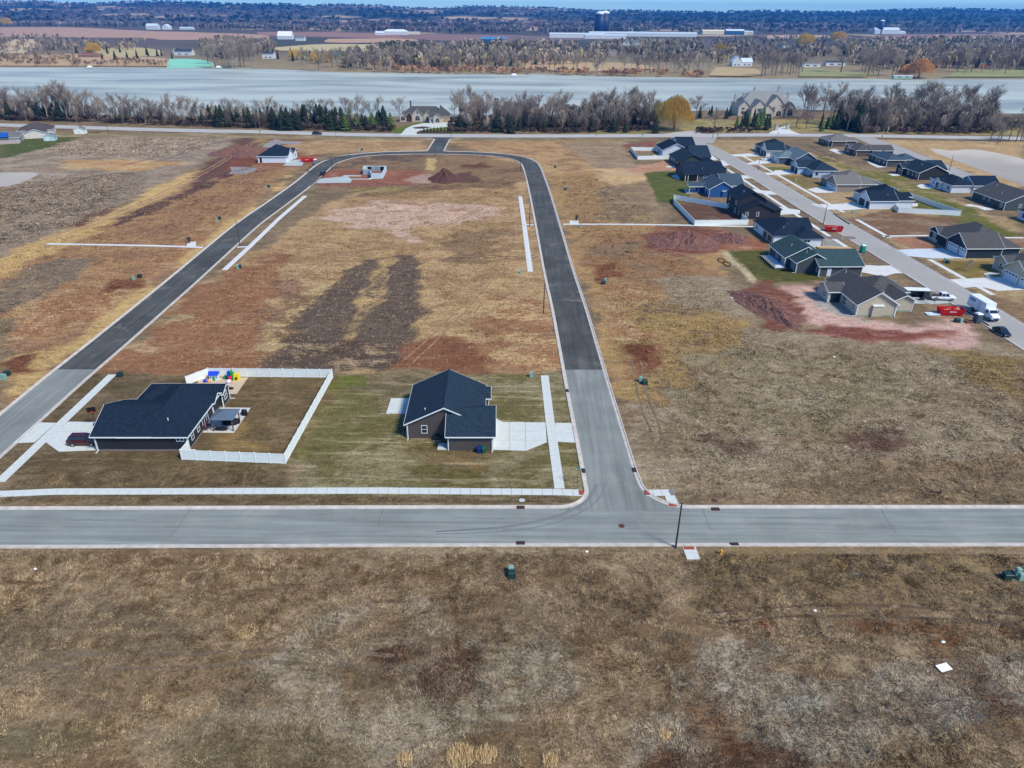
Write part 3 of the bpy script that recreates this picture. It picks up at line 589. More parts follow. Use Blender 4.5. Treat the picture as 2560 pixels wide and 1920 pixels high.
# sealed cracks wandering over the old asphalt
_rc = random.Random(4)
for x0_, y0_, L_, ang in ((-60, 78.6, 9, 0), (-30, 76.2, 14, 2), (-8, 79.9, 7, -3), (34, 80.2, 12, 1), (52, 77.2, 9, 88), (-45, 75.2, 6.5, 88), (13, 96, 10, 91), (16, 108, 8, 89), (12.2, 116, 5, 95), (27, 77.5, 6.4, 90), (-18, 77.6, 6.5, 91)):
    P_ = [A_((x0_ + L_ * i / 12 * math.cos(R(ang)) + _rc.uniform(-.12, .12), y0_ + L_ * i / 12 * math.sin(R(ang)) + _rc.uniform(-.12, .12))) for i in range(13)]
    P_ = [p for p in P_ if not (-200 < p[0] < 200 and p[1] < 74)]
    if len(P_) > 2: ribbon('crack_seal', P_, .07, .0295, tar2)
joint_m = mat('joint_sand', C(120, 112, 100), .95, .1, 4)
_slabs = {}
def sidewalk(P, w, step=1.5, m=concrete, z=.06):
    P = [A_(p) for p in P]
    base = ribbon('sidewalk', smooth_line(P, 1.5) if len(P) > 2 else P, w - .04, z - .035, joint_m)
    L_ = [0]
    for a, b in zip(P, P[1:]): L_.append(L_[-1] + np.linalg.norm(b - a))
    n = max(1, int(round(L_[-1] / step))); st = L_[-1] / n
    at = lambda d: A_([np.interp(d, L_, [p[0] for p in P]), np.interp(d, L_, [p[1] for p in P])])
    key = (round(st, 2), w, m.name)
    if key not in _slabs: _slabs[key] = MB().box(-st / 2 + .022, -w / 2, -.09, st / 2 - .022, w / 2, 0).mesh('slab', m)
    for i in range(n):
        a, b = at(i * st), at((i + 1) * st); c_ = (a + b) / 2
        link('slab', _slabs[key], base, (c_[0], c_[1], z + .003 * math.sin(i * 2.3)), math.atan2(b[1] - a[1], b[0] - a[0]))
    return base
def mid(o, k, a, b): p = gz(o, k, [a, b]); return ((p[0][0] + p[1][0]) / 2, (p[0][1] + p[1][1]) / 2)
# the front pavement, the two beside the near houses and the corner pieces
sidewalk([(-82, 84.25), (-73.4, 84.35), (-66, 85.05), (-54, 85.25), (-19.7, 85.92), (6.3, 85.9), (10.5, 85.75)], 1.5)
sidewalk([(6.25, 123.7), (6.55, 106), (7.1, 86.75)], 1.5)
sidewalk([(-76.3, 122.7), (-75.85, 104.5), (-75.7, 98.5), (-75.4, 87.3)], 1.55)
sidewalk([(-77.45, 185.4), (-77.75, 207.6), (-78.6, 240), (-78.45, 273.3)], 1.5, 1.5, concrete_new)
sidewalk([(4.7, 186), (3.6, 234), (2.7, 269), (2.5, 275)], 1.45, 1.5, concrete_new)
sidewalk(gz((1200, 1100), 3.456, [(1425, 458), (1640, 456)]), 1.5, 1.4); sidewalk(gz((1200, 1100), 3.456, [(1640, 480), (1675, 580)]), 1.5, 1.3)
sidewalk(gz((1200, 1100), 3.456, [(1805, 925), (1848, 1034)]), 1.7, 1.5)
trail = [g(118, 610), g(300, 613), g(430, 616), g(508, 619)]
ribbon('path', smooth_line(trail, 4), 1.5, .05, concrete_new)
ribbon('path', smooth_line([g(1408, 561), g(1560, 561), g(1700, 563), g(1885, 567)], 4), 1.5, .05, concrete_new)
ribbon('path', smooth_line([g(1312, 561), g(1334, 563)], 2), 1.2, .04, concrete_new); ribbon('path', smooth_line([g(593, 618), g(620, 617)], 2), 1.2, .04, concrete_new)
sheet('path', px((1424, 551), (1446, 551), (1447, 561), (1424, 561)), .055, concrete_new); sheet('path', px((470, 606), (490, 604), (490, 616), (466, 616)), .055, concrete_new)
# detectable warning plates
for k, (a, b, w, d) in enumerate(((1453, 1232, .7, 1.2), (1617.5, 1232.5, .7, 1.2), (1682, 1263.5, 1.2, .7), (1722.5, 1371, 1.4, .6))):
    x, y = g(a, b); t = link('warning_plate', MB().box(-w / 2, -d / 2, 0, w / 2, d / 2, .02).mesh('warning_plate', red_tile), None, (x, y, .068), R(1))
    dm = MB()
    for i in range(5):
        for j in range(5): dm.lathe([(.04, .02), (.03, .045)], -w / 2 + w * (i + .5) / 5, -d / 2 + d * (j + .5) / 5, 6)
    dm.build('domes', red_tile, t)
    tag(t, ['red warning plate at the pavement end by the green street sign', 'red warning plate at the inner end of the corner pavement', 'red warning plate beside the leaning lamp pole across the junction', 'red warning plate on the pavement stub below the near street'][k], 'warning plate')
# slabs of the drives
def panels(name, label, quads, m=concrete, z=.055):
    t = thing(name, label, 'driveway', (0, 0, 0))
    del t['category'], t['label']; struct(t)
    for q in quads:
        q = [A_(p) for p in q]; c_ = sum(q) / len(q); q = [p + (c_ - p) / np.linalg.norm(c_ - p) * .03 for p in q]
        MB().prism([tuple(p) for p in q], -.05, z + random.uniform(-.003, .003)).build('slab', m, t)
    return t
def gridq(x0, x1, y0, y1, nx_, ny_, rot=0, c_=(0, 0)):
    f = lambda x, y: ((x - c_[0]) * math.cos(rot) - (y - c_[1]) * math.sin(rot) + c_[0], (x - c_[0]) * math.sin(rot) + (y - c_[1]) * math.cos(rot) + c_[1])
    X_ = np.linspace(x0, x1, nx_ + 1); Y_ = np.linspace(y0, y1, ny_ + 1)
    return [[f(X_[i], Y_[j]), f(X_[i + 1], Y_[j]), f(X_[i + 1], Y_[j + 1]), f(X_[i], Y_[j + 1])] for i in range(nx_) for j in range(ny_)]
panels('driveway', '', gridq(-3.1, 2.3, 100.0, 106.0, 2, 2) + gridq(2.3, 5.75, 100.0, 105.9, 1, 2) + [[(-3.1, 97.15), (-.3, 97.05), (-.3, 100), (-3.1, 100)], [(-.3, 97.05), (2.3, 96.95), (2.3, 100), (-.3, 100)], [(2.3, 96.95), (5.75, 99.6), (5.75, 100), (2.3, 100)], [(-2.9, 106.0), (-1.6, 106.0), (-2.9, 107.4)]] + [[(7.35, 99.75), (10.5, 99.45), (10.5, 102.6), (7.35, 102.7)], [(7.35, 102.7), (10.5, 102.6), (10.5, 105.8), (7.35, 105.75)]])
panels('driveway', '', gridq(-75.0, -66, 98.4, 104.9, 3, 2) + [[(-71.3, 95.6), (-65.8, 96.1), (-65.8, 98.4), (-75, 98.4)]] + [[(-80.0, 98.0), (-76.7, 98.3), (-76.7, 104.5), (-80.0, 104.6)]])
panels('patio', '', gridq(-21.8, -17.2, 108.5, 114.1, 2, 2))
panels('patio', '', gridq(-51.5, -45.8, 101.7, 110.2, 2, 3), mat('patio_slab', C(196, 192, 186), .9, .08, 1))
sheet('play_pad', [(-59, 121.6), (-50.1, 121.9), (-50.0, 115.2), (-52.2, 115.3), (-52.2, 117), (-58.6, 117)], .04, mat('play_mulch', C(196, 172, 146), .95, .12, 4))
# drives and pavements in the concrete-street lots
def road_off(off, y0, y1): return [p for p in offset_line(SUB, off) if y0 < p[1] < y1]
ribbon('sidewalk', road_off(9.1, 150, 375)[::-1] if False else road_off(-9.1, 205, 398), 1.5, .05, concrete_new)
ribbon('sidewalk', road_off(9.3, 166, 205), 1.5, .05, concrete_new); ribbon('sidewalk', road_off(9.2, 252, 372), 1.5, .05, concrete_new); ribbon('sidewalk', road_off(9.2, 222, 245), 1.5, .05, concrete_new)
def drive(poly, m=concrete_new, z=.058): return sheet('driveway', poly, z, m)
o2, k2 = (2040, 520), 4.148
drive(gz(o2, k2, [(820, 440), (940, 500), (1220, 525), (1540, 525), (1310, 420), (1000, 425)]), mat('wet_concrete', C(196, 202, 204), .8, .1, .5))
drive(gz(o2, k2, [(1350, 745), (1540, 830), (1700, 815), (1890, 862), (2157, 850), (2157, 800), (1920, 715), (1740, 725)])); drive(gz(o2, k2, [(1735, 680), (1790, 670), (1910, 668), (1910, 690), (1790, 692), (1860, 722), (1790, 724)]), concrete)
drive(gz(o2, k2, [(445, 590), (650, 600), (780, 598), (910, 678), (820, 680), (700, 712), (430, 660)]))
o3 = (2040, 320)
drive(gz(o3, k2, [(-60, 790), (120, 848), (330, 852), (550, 838), (400, 770), (320, 770), (290, 785), (110, 792)])); drive(gz(o3, k2, [(-90, 640), (0, 675), (160, 672), (220, 660), (90, 610), (60, 604)]))
o4, k4 = (1680, 300), 6.9125
drive(gz(o4, k4, [(1000, 600), (1060, 630), (1260, 635), (1520, 630), (1480, 570), (1390, 575)])); drive(gz(o4, k4, [(1250, 755), (1330, 775), (1520, 765), (1700, 745), (1800, 720), (1720, 700), (1480, 690), (1420, 725)]))
drive(gz(o4, k4, [(1560, 910), (1640, 950), (1830, 955), (2080, 935), (2180, 915), (2040, 865), (1780, 870), (1740, 912)]))
drive(gz(o4, k4, [(880, 945), (1290, 960), (1420, 1010), (1200, 1015), (1000, 1000), (880, 990)])); drive(gz(o4, k4, [(1380, 1190), (1620, 1225), (1720, 1225), (1850, 1295), (1640, 1290), (1450, 1255)])); drive(gz(o4, k4, [(830, 690), (900, 700), (1000, 780), (900, 800), (860, 760)]))
drive(gz(o4, k4, [(1750, 1530), (1850, 1500), (2000, 1530), (2212, 1560), (2212, 1620), (1900, 1640), (1760, 1620)])); drive(gz(o4, k4, [(540, 560), (620, 555), (800, 690), (700, 690)]))
sheet('patio', gz((1540, 320), 4.148, [(565, 495), (650, 472), (660, 540), (640, 540)]), .05, concrete_new); sheet('patio', gz((1540, 320), 4.148, [(700, 640), (860, 625), (860, 675), (730, 680)]), .05, concrete_new)
sheet('patio', gz((1540, 320), 4.148, [(515, 395), (640, 390), (650, 412), (530, 410)]), .05, concrete_new); sheet('patio', gz((1540, 320), 4.148, [(385, 280), (480, 275), (480, 290), (390, 292)]), .05, concrete_new)
sheet('patio', gz(o3, k2, [(1540, 800), (1600, 790), (1880, 848), (1750, 855), (1660, 820), (1570, 812)]), .05, concrete_new); sheet('patio', gz(o3, k2, [(1040, 600), (1100, 580), (1230, 610), (1220, 630), (1090, 628)]), .05, concrete_new); sheet('patio', gz(o3, k2, [(750, 480), (830, 470), (890, 492), (800, 500)]), .05, concrete_new)
sheet('patio', gz(o3, k2, [(520, 340), (700, 400), (740, 405), (640, 412), (560, 375)]), .05, concrete_new); sheet('patio', gz(o3, k2, [(130, 228), (200, 215), (300, 262), (230, 268)]), .05, concrete_new)
sheet('patio', gz(o3, k2, [(960, 780), (1060, 785), (1050, 815), (965, 810)]), .05, concrete_new)
ribbon('path', smooth_line(gz(o3, k2, [(690, 1125), (900, 1120), (1215, 1117)]), 4), 1.4, .05, concrete_new); ribbon('path', smooth_line(gz(o3, k2, [(1860, 1138), (2157, 1140)]), 4), 1.4, .05, concrete_new)
sheet('driveway', px((1000, 338), (1014, 322), (1030, 314), (1058, 308), (1100, 307), (1137, 304), (1138, 308), (1120, 317), (1070, 322), (1048, 327), (1040, 332), (1045, 338)), .06, concrete)
sheet('driveway', px((1920, 335), (1940, 322), (1960, 316), (1968, 312), (1976, 314), (1972, 322), (1985, 330), (2005, 336)), .06, concrete_new)
sheet('driveway', px((1640, 338), (1690, 330), (1735, 326), (1745, 329), (1760, 338)), .06, asp_hwy)
sheet('gravel_drive', px((800, 447), (870, 440), (880, 452), (876, 457), (790, 458)), .04, mat('gravel', C(172, 178, 172), .95, .2, 3, bump=.03, bscale=15))
sheet('gravel_drive', gz((620, 330), 11.06, [(960, 930), (1080, 840), (1250, 780), (1480, 760), (1530, 860), (1500, 930), (1290, 940)]), .04, MATS['gravel'])
sheet('gravel_drive', gz(o2, k2, [(830, 950), (950, 930), (1330, 960), (1420, 985), (1200, 1000), (870, 985)]), .04, MATS['gravel'])
sheet('mulch_bed', px((1030, 319), (1056, 316), (1078, 318), (1060, 322), (1038, 322)), .064, mulch); sheet('mulch_bed', px((1040, 331), (1060, 327), (1130, 328), (1130, 333), (1045, 334)), .05, mulch)
# ------------------------------------------------------------------ houses
def face_box(mb, w, face, u0, u1, z0, z1, d0, d1):
    x0, y0, x1, y1 = w[:4]
    if face == 'S': mb.box(x0 + u0, y0 - d1, z0, x0 + u1, y0 - d0, z1)
    elif face == 'N': mb.box(x0 + u0, y1 + d0, z0, x0 + u1, y1 + d1, z1)
    elif face == 'E': mb.box(x1 + d0, y0 + u0, z0, x1 + d1, y0 + u1, z1)
    else: mb.box(x0 - d1, y0 + u0, z0, x0 - d0, y0 + u1, z1)
def roof_geo(w, k):
    x0, y0, x1, y1, h, kind, pitch = w[:7]; o = w[7] if len(w) > 7 else .45
    X0, Y0, X1, Y1 = x0 - o, y0 - o, x1 + o, y1 + o; ze = h + .05 + .004 * k
    if kind[1] == 'x': half = (Y1 - Y0) / 2; ym = (Y0 + Y1) / 2
    else: half = (X1 - X0) / 2; xm = (X0 + X1) / 2
    full = (X1 - X0) if kind[1] == 'x' else (Y1 - Y0)
    zr = ze + pitch * half; ins = min(half, full / 2 - .02) if kind[0] == 'h' else 0
    ca = [(X0, Y0, ze), (X1, Y0, ze), (X1, Y1, ze), (X0, Y1, ze)]
    if kind[1] == 'x':
        ra, rb = (X0 + ins, ym, zr), (X1 - ins, ym, zr); top = [(0, 1, 5, 4), (2, 3, 4, 5)]
        if ins: top += [(1, 2, 5), (3, 0, 4)]
        edge = [0, 1, 2, 3] if ins else [0, 1, 5, 2, 3, 4]
    else:
        ra, rb = (xm, Y0 + ins, zr), (xm, Y1 - ins, zr); top = [(1, 2, 5, 4), (3, 0, 4, 5)]
        if ins: top += [(0, 1, 4), (2, 3, 5)]
        edge = [0, 1, 2, 3] if ins else [0, 4, 1, 2, 5, 3]
    return ca + [ra, rb], top, edge, zr
def make_window(parent, w, face, u, z, ww, hh, frame, mull=(1, 1), pane=glass):
    f = MB(); t = .09
    for a, b, c_, d in ((0, ww, 0, t), (0, ww, hh - t, hh), (0, t, t, hh - t), (ww - t, ww, t, hh - t)): face_box(f, w, face, u + a, u + b, z + c_, z + d, .0, .05)
    for i in range(1, mull[0]): face_box(f, w, face, u + ww * i / mull[0] - .05, u + ww * i / mull[0] + .05, z + t, z + hh - t, .0, .047)
    for i in range(1, mull[1]): face_box(f, w, face, u + t, u + ww - t, z + hh * i / mull[1] - .03, z + hh * i / mull[1] + .03, .0, .044)
    fo_ = f.build('window', frame, parent)
    p = MB(); face_box(p, w, face, u + .03, u + ww - .03, z + .03, z + hh - .03, .004, .022); p.build('pane', pane, fo_)
def garage_door(parent, w, face, u, ww, m, hh=2.25, lights=0, frame=None):
    f = MB(); n = 4
    for i in range(n): face_box(f, w, face, u, u + ww, .05 + hh * i / n + .015, .05 + hh * (i + 1) / n - .015, .0, .05)
    d = f.build('garage_door', m, parent)
    if frame:
        q = MB(); face_box(q, w, face, u - .14, u, .0, hh + .2, 0, .07); face_box(q, w, face, u + ww, u + ww + .14, .0, hh + .2, 0, .07); face_box(q, w, face, u, u + ww, hh + .05, hh + .2, 0, .07); q.build('door_frame', frame, d)
    for i in range(lights):
        p = MB(); s_ = ww / lights; face_box(p, w, face, u + s_ * i + s_ * .15, u + s_ * (i + 1) - s_ * .15, hh * .80, hh * .95, .05, .06); p.build('pane', glass, d)
def house(name, label, cx, cy, rot, wings, wall, roof, trim=white_trim, ops=(), cat='house', walls=None, found=None, group=None, vents=(), spouts=(), stone=None):
    t = thing(name, label, cat, (cx, cy, 0), R(rot), group)
    W = []
    for k, w in enumerate(wings):
        w = list(w); e = .006 * k
        w[0] += e - cx; w[1] += e - cy; w[2] -= e + cx; w[3] -= e + cy; W.append(w)
        x0, y0, x1, y1, h, kind, pitch = w[:7]
        opts = w[8] if len(w) > 8 else {}
        wm = opts.get('wall', (walls or {}).get(k, wall)); rm = opts.get('roof', roof)
        z0 = opts.get('z0', -.05)
        if kind != 'flat':
            v, top, edge, zr = roof_geo(w, k); th = .17
            rb_ = MB(); nv = len(v)
            rb_.add(v + [(a, b, c_ - th) for a, b, c_ in v], top + [tuple(i + nv for i in f)[::-1] for f in top] + [(edge[i], edge[(i + 1) % len(edge)], edge[(i + 1) % len(edge)] + nv, edge[i] + nv) for i in range(len(edge))])
            ro = rb_.build('roof', rm, t)
            fb = MB(); cxm, cym = (x0 + x1) / 2, (y0 + y1) / 2
            for i in range(len(edge)):
                a, b = Vector(v[edge[i]]), Vector(v[edge[(i + 1) % len(edge)]]); d = Vector((b.y - a.y, a.x - b.x, 0)).normalized()
                if d.dot((a + b) / 2 - Vector((cxm, cym, 0))) < 0: d = -d
                q = [a + d * .004, b + d * .004, b + d * .05, a + d * .05]
                fb.add([(p.x, p.y, p.z + .012) for p in q] + [(p.x, p.y, p.z - .20) for p in q], [(0, 1, 2, 3), (7, 6, 5, 4), (0, 4, 5, 1), (1, 5, 6, 2), (2, 6, 7, 3), (3, 7, 4, 0)])
            fb.build('fascia', opts.get('trim', trim), ro)
            rc = MB(); ra, rb2 = Vector(v[4]), Vector(v[5])
            if (ra - rb2).length > .5:
                d = (rb2 - ra).normalized(); s_ = Vector((-d.y, d.x, 0)) * .14
                rc.add([ra + s_ - Vector((0, 0, .14 * pitch - .03)), ra + Vector((0, 0, .035)), ra - s_ - Vector((0, 0, .14 * pitch - .03)), rb2 + s_ - Vector((0, 0, .14 * pitch - .03)), rb2 + Vector((0, 0, .035)), rb2 - s_ - Vector((0, 0, .14 * pitch - .03))], [(0, 1, 4, 3), (1, 2, 5, 4)])
                rc.build('ridge_cap', rm, ro)
        if opts.get('open'):
            pm = MB()
            for a, b in opts['open']: pm = MB(); pm.box(a - cx - .09, b - cy - .09, 0, a - cx + .09, b - cy + .09, h + .05); pm.build('post', trim, t)
            continue
        wb = MB(); zt = h + .1 if kind != 'flat' else h
        wb.box(x0, y0, z0, x1, y1, zt)
        if kind[0] == 'g':
            o = w[7] if len(w) > 7 else .45
            if kind[1] == 'x': sp, hf = (y0, y1), (y1 - y0) / 2
            else: sp, hf = (x0, x1), (x1 - x0) / 2
            ze_ = h + .05 + pitch * o - .16; za = h + .05 + pitch * (hf + o) - .17; m_ = (sp[0] + sp[1]) / 2
            tri = [(sp[0], zt - .02), (sp[1], zt - .02), (sp[1], ze_), (m_, za), (sp[0], ze_)]
            for a in ((x0, x0 + .2), (x1 - .2, x1)) if kind[1] == 'x' else ((y0, y0 + .2), (y1 - .2, y1)):
                if kind[1] == 'x': vv = [(a[0], p, z) for p, z in tri] + [(a[1], p, z) for p, z in tri]
                else: vv = [(p, a[0], z) for p, z in tri] + [(p, a[1], z) for p, z in tri]
                wb.add(vv, [(0, 1, 2, 3, 4), (9, 8, 7, 6, 5)] + [(i, (i + 1) % 5 + 0, (i + 1) % 5 + 5, i + 5) for i in range(5)])
        wo = wb.build('wall', wm, t)
        cb = MB()
        for a, b in ((x0, y0), (x1, y0), (x1, y1), (x0, y1)):
            if sum(any(q[0] - cx - .02 < a + i_ < q[2] - cx + .02 and q[1] - cy - .02 < b + j_ < q[3] - cy + .02 and not (len(q) > 8 and q[8].get('open')) for q in wings) for i_ in (-.3, .3) for j_ in (-.3, .3)) != 1: continue
            cb.box(a - .07, b - .07, max(0, z0), a + .07, b + .07, h - .06)
        if cb.v: cb.build('corner_board', opts.get('corner', trim), wo)
        if found:
            fb = MB(); fb.box(x0 - .03, y0 - .03, -.1, x1 + .03, y1 + .03, .28); fb.build('foundation', found, wo)
    for op in ops:
        k, kd, face = op[0], op[1], op[2]
        if kd == 'w': make_window(t, W[k], face, op[3], op[4], op[5], op[6], op[7] if len(op) > 7 and op[7] else trim, op[8] if len(op) > 8 else (1, 2))
        elif kd == 'g': garage_door(t, W[k], face, op[3], op[4], op[5], op[6] if len(op) > 6 else 2.25, op[7] if len(op) > 7 else 0, op[8] if len(op) > 8 else None)
        elif kd == 'd':
            q = MB(); face_box(q, W[k], face, op[3], op[3] + op[4], .1, op[5], 0, .05); dd = q.build('door', op[6], t)
            q = MB(); face_box(q, W[k], face, op[3] + .08, op[3] + .16, 1.0, 1.1, .05, .1); q.build('handle', grey_metal, dd)
        elif kd == 'b':                      # a plain projecting panel: chimney chase, arch surround, stone skirt
            q = MB(); face_box(q, W[k], face, op[3], op[3] + op[4], op[5], op[6], 0, op[8] if len(op) > 8 else .08); q.build(op[9] if len(op) > 9 else 'trim_board', op[7], t)
    for k, fx, fy, fz in vents:
        q = MB(); q.lathe([(.06, 0), (.06, .55), (.09, .55), (.09, .65)], fx - cx, fy - cy, 8); vo = q.build('roof_vent', white_trim, t); vo.location.z = fz
    for k, face, u in spouts:
        q = MB(); face_box(q, W[k], face, u, u + .1, .1, W[k][4] - .1, .05, .14); face_box(q, W[k], face, u, u + .1, .05, .15, .05, .9); q.build('downspout', trim, t)
    return t
slate = shingle('shingles_slate_blue', C(48, 64, 78), .72); slate_d = shingle('shingles_navy', C(38, 52, 68), .72); green_r = shingle('shingles_green_slate', C(60, 80, 82), .9); char_r = shingle('shingles_charcoal', C(84, 83, 82), .95); grey_r = shingle('shingles_warm_grey', C(116, 112, 107), .95); lgrey_r = shingle('shingles_blue_grey', C(104, 120, 126), .95); mid_r = shingle('shingles_mid_slate', C(70, 86, 98), .9); brown_r = shingle('shingles_brown', C(92, 82, 80)); stone_r = shingle('shingles_pale', C(150, 148, 144))
sd_black = lapped('siding_black', C(42, 44, 48)); sd_brown = lapped('siding_brown', C(84, 76, 72)); sd_white = lapped('siding_white', C(208, 213, 217)); sd_green = lapped('siding_dark_green', C(58, 70, 66)); sd_blue = lapped('siding_blue', C(38, 84, 138)); sd_beige = lapped('siding_beige', C(184, 172, 148)); sd_grey = lapped('siding_grey', C(72, 76, 80)); sd_lblue = lapped('siding_pale_blue', C(168, 190, 208)); sd_taupe = lapped('siding_taupe', C(142, 132, 122)); sd_navy = lapped('siding_navy', C(34, 48, 58)); sd_slate = lapped('siding_slate', C(66, 84, 104)); sd_br2 = lapped('siding_umber', C(92, 80, 72))
stone_m = mat('stone_veneer', C(178, 168, 156), .9, .3, 4, bump=.04, bscale=5); stone_d = mat('stone_veneer_dark', C(104, 96, 90), .9, .3, 4, bump=.04, bscale=5)
wrap_m = mat('house_wrap', C(208, 213, 217), .6, .06, 1)
door_w = mat('door_white', C(206, 213, 217), .5, .03, 2); door_b = mat('door_black', C(36, 38, 42), .5, .1, 2)

house('house', 'brown sided house with dark slate roof beside the near cross street', -11, 107, 1.0,
      [(-17.1, 100.6, -4.9, 113.7, 2.75, 'gy', .48), (-10.2, 96.9, -3.1, 106.3, 2.7, 'gx', .50), (-10, 109.5, -4.0, 113.2, 2.7, 'gx', .50)], sd_brown, slate,
      ops=[(0, 'w', 'S', 2.3, .95, 1.0, 1.5), (1, 'g', 'E', .8, 2.5, door_w, 2.2, 0, white_trim), (1, 'g', 'E', 4.0, 4.8, door_w, 2.2, 4, white_trim), (2, 'w', 'E', 1.1, .8, 1.4, 1.5, None, (2, 2)), (0, 'w', 'N', 3, .9, 1.4, 1.4), (0, 'w', 'W', 2, .9, 1.4, 1.4, None, (2, 1)), (0, 'd', 'W', 8.5, 2.0, 2.2, glass), (0, 'd', 'E', 7.5, 1.0, 2.2, door_b)],
      vents=[(0, -14.2, 102.2, 4.1)], spouts=[(0, 'S', 0.05), (1, 'S', 6.9)])
house('house', 'dark charcoal house with navy roof and white fenced yard', -57, 105, 1.0,
      [(-61.4, 96.1, -51.1, 113.5, 2.75, 'hy', .44), (-65.5, 96.15, -56.7, 107.6, 2.75, 'gx', .395), (-63.6, 106.5, -57, 113.4, 2.75, 'hx', .44), (-55.5, 106.8, -50.6, 110.2, 2.75, 'gx', .5, .3, {'open': [(-51.0, 107.0)]}), (-54, 110.2, -50.45, 113.45, 2.75, 'gx', .44)], sd_black, slate_d,
      ops=[(0, 'w', 'S', 8.6, 1.75, 1.25, .75, None, (2, 1)), (0, 'w', 'E', 1.5, .9, 1.0, 1.4), (0, 'w', 'E', 4.0, .9, 1.0, 1.4), (0, 'w', 'E', 6.2, .2, 2.6, 2.1, None, (3, 1)), (4, 'w', 'E', .9, .9, 1.4, 1.5, None, (2, 2)), (1, 'g', 'W', .9, 4.9, door_b, 2.2, 0, white_trim), (1, 'g', 'W', 6.6, 2.6, door_b, 2.2, 0, white_trim), (2, 'w', 'W', 2, .8, 1.8, 1.4, None, (2, 2))],
      vents=[(0, -54.6, 98.6, 3.9)], spouts=[(1, 'S', .1), (0, 'E', .1), (4, 'E', 3.1)], found=mat('foundation_grey', C(120, 112, 108), .9))
house('house', 'unfinished white house with navy roof beside the red dumpster across the loop street', -110.5, 347, 1.0,
      [(-117, 339.2, -104.4, 355.5, 2.9, 'hy', .56), (-113, 340.5, -103.6, 348.2, 2.9, 'gx', .62), (-112, 348.6, -103.0, 353.6, 2.9, 'gx', .62)], wrap_m, slate_d,
      ops=[(0, 'd', 'S', .7, 1.0, 2.3, black_m), (1, 'b', 'E', 1.2, 4.8, .05, 2.3, mat('raw_sheathing', C(206, 214, 214), .8)), (2, 'w', 'E', 1.6, .8, 1.5, 1.5)])
house('house', 'white house with navy roof and fenced lawn at the top of the concrete street', 79, 371, 2.2,
      [(72.4, 364.3, 85.2, 379.4, 2.9, 'gy', .46), (82, 372, 90.4, 390, 2.9, 'gx', .40)], sd_white, slate_d, mat('trim_cool', C(214, 224, 230), .5),
      ops=[(0, 'w', 'W', 2.2, .9, 1.2, 1.4), (0, 'w', 'W', 4.6, .9, 1.2, 1.4), (0, 'd', 'W', 7.2, 1.8, 2.2, glass), (0, 'w', 'W', 10.5, .9, 1.2, 1.4), (0, 'w', 'W', 12.8, .9, 1.2, 1.4)])
house('house', 'dark green gabled house with slate roof next below the white fenced house', 81, 342, 2.2,
      [(74.1, 333.7, 86.4, 352.5, 2.9, 'gy', .46), (83, 345.5, 91.5, 363, 2.9, 'gx', .42)], sd_green, slate, mat('trim_dark', C(44, 50, 54), .5),
      ops=[(0, 'w', 'W', 2.2, .9, 1.2, 1.4, white_trim), (0, 'd', 'W', 5.2, 1.8, 2.2, glass), (0, 'w', 'W', 8.6, .9, 1.2, 1.4, white_trim), (0, 'w', 'W', 11, .9, 1.2, 1.4, white_trim), (0, 'w', 'W', 14, .9, 1.2, 1.4, white_trim)], vents=[(0, 82.6, 340, 4.4)])
house('house', 'navy roofed house with open screened porch above the blue house', 82, 314, 2.2,
      [(70.8, 306.2, 87.2, 321.5, 2.9, 'gx', .46), (83.5, 317, 91.5, 333, 2.9, 'gy', .42)], sd_grey, slate_d, mat('trim_dark', C(44, 50, 54), .5),
      ops=[(0, 'b', 'S', .4, 5.0, .05, 2.5, black_m, .05, 'porch_screen'), (0, 'b', 'S', .2, .2, 0, 2.75, white_trim, .14, 'post'), (0, 'b', 'S', 1.4, .2, 0, 2.75, white_trim, .14, 'post'), (0, 'b', 'S', 5.3, .2, 0, 2.75, white_trim, .14, 'post'), (0, 'b', 'S', .2, 5.3, 2.6, 2.8, white_trim, .13, 'porch_beam'), (0, 'b', 'W', .3, 5, .05, 2.5, black_m, .05, 'porch_screen'), (0, 'w', 'S', 8, .9, 1.2, 1.4, white_trim)], vents=[(0, 75, 311, 4.9), (0, 78.5, 309, 4.2), (0, 80.5, 316.5, 5.3)])
house('house', 'bright blue sided house with white trim and covered back porch', 79, 284, 2.2,
      [(74.0, 276.6, 83.6, 290.5, 2.9, 'gy', .56), (81, 283.2, 89.2, 297.2, 2.9, 'gx', .44), (67.9, 282.8, 75, 289.3, 2.7, 'gx', .30, .3, {'open': [(68.1, 283.1), (68.1, 289.0)]}), (72, 284, 75, 289, 2.7, 'flat', 0)], sd_blue, mid_r,
      ops=[(0, 'w', 'W', 1.2, .9, 1.0, 1.4), (0, 'w', 'W', 4.2, .9, 1.4, 1.4, None, (2, 2)), (0, 'b', 'S', 5.0, 2.4, .05, 2.3, sd_blue, .5, 'chimney_chase'), (0, 'b', 'S', 4.8, 2.8, 2.3, 2.42, white_trim, .62, 'ledge')])
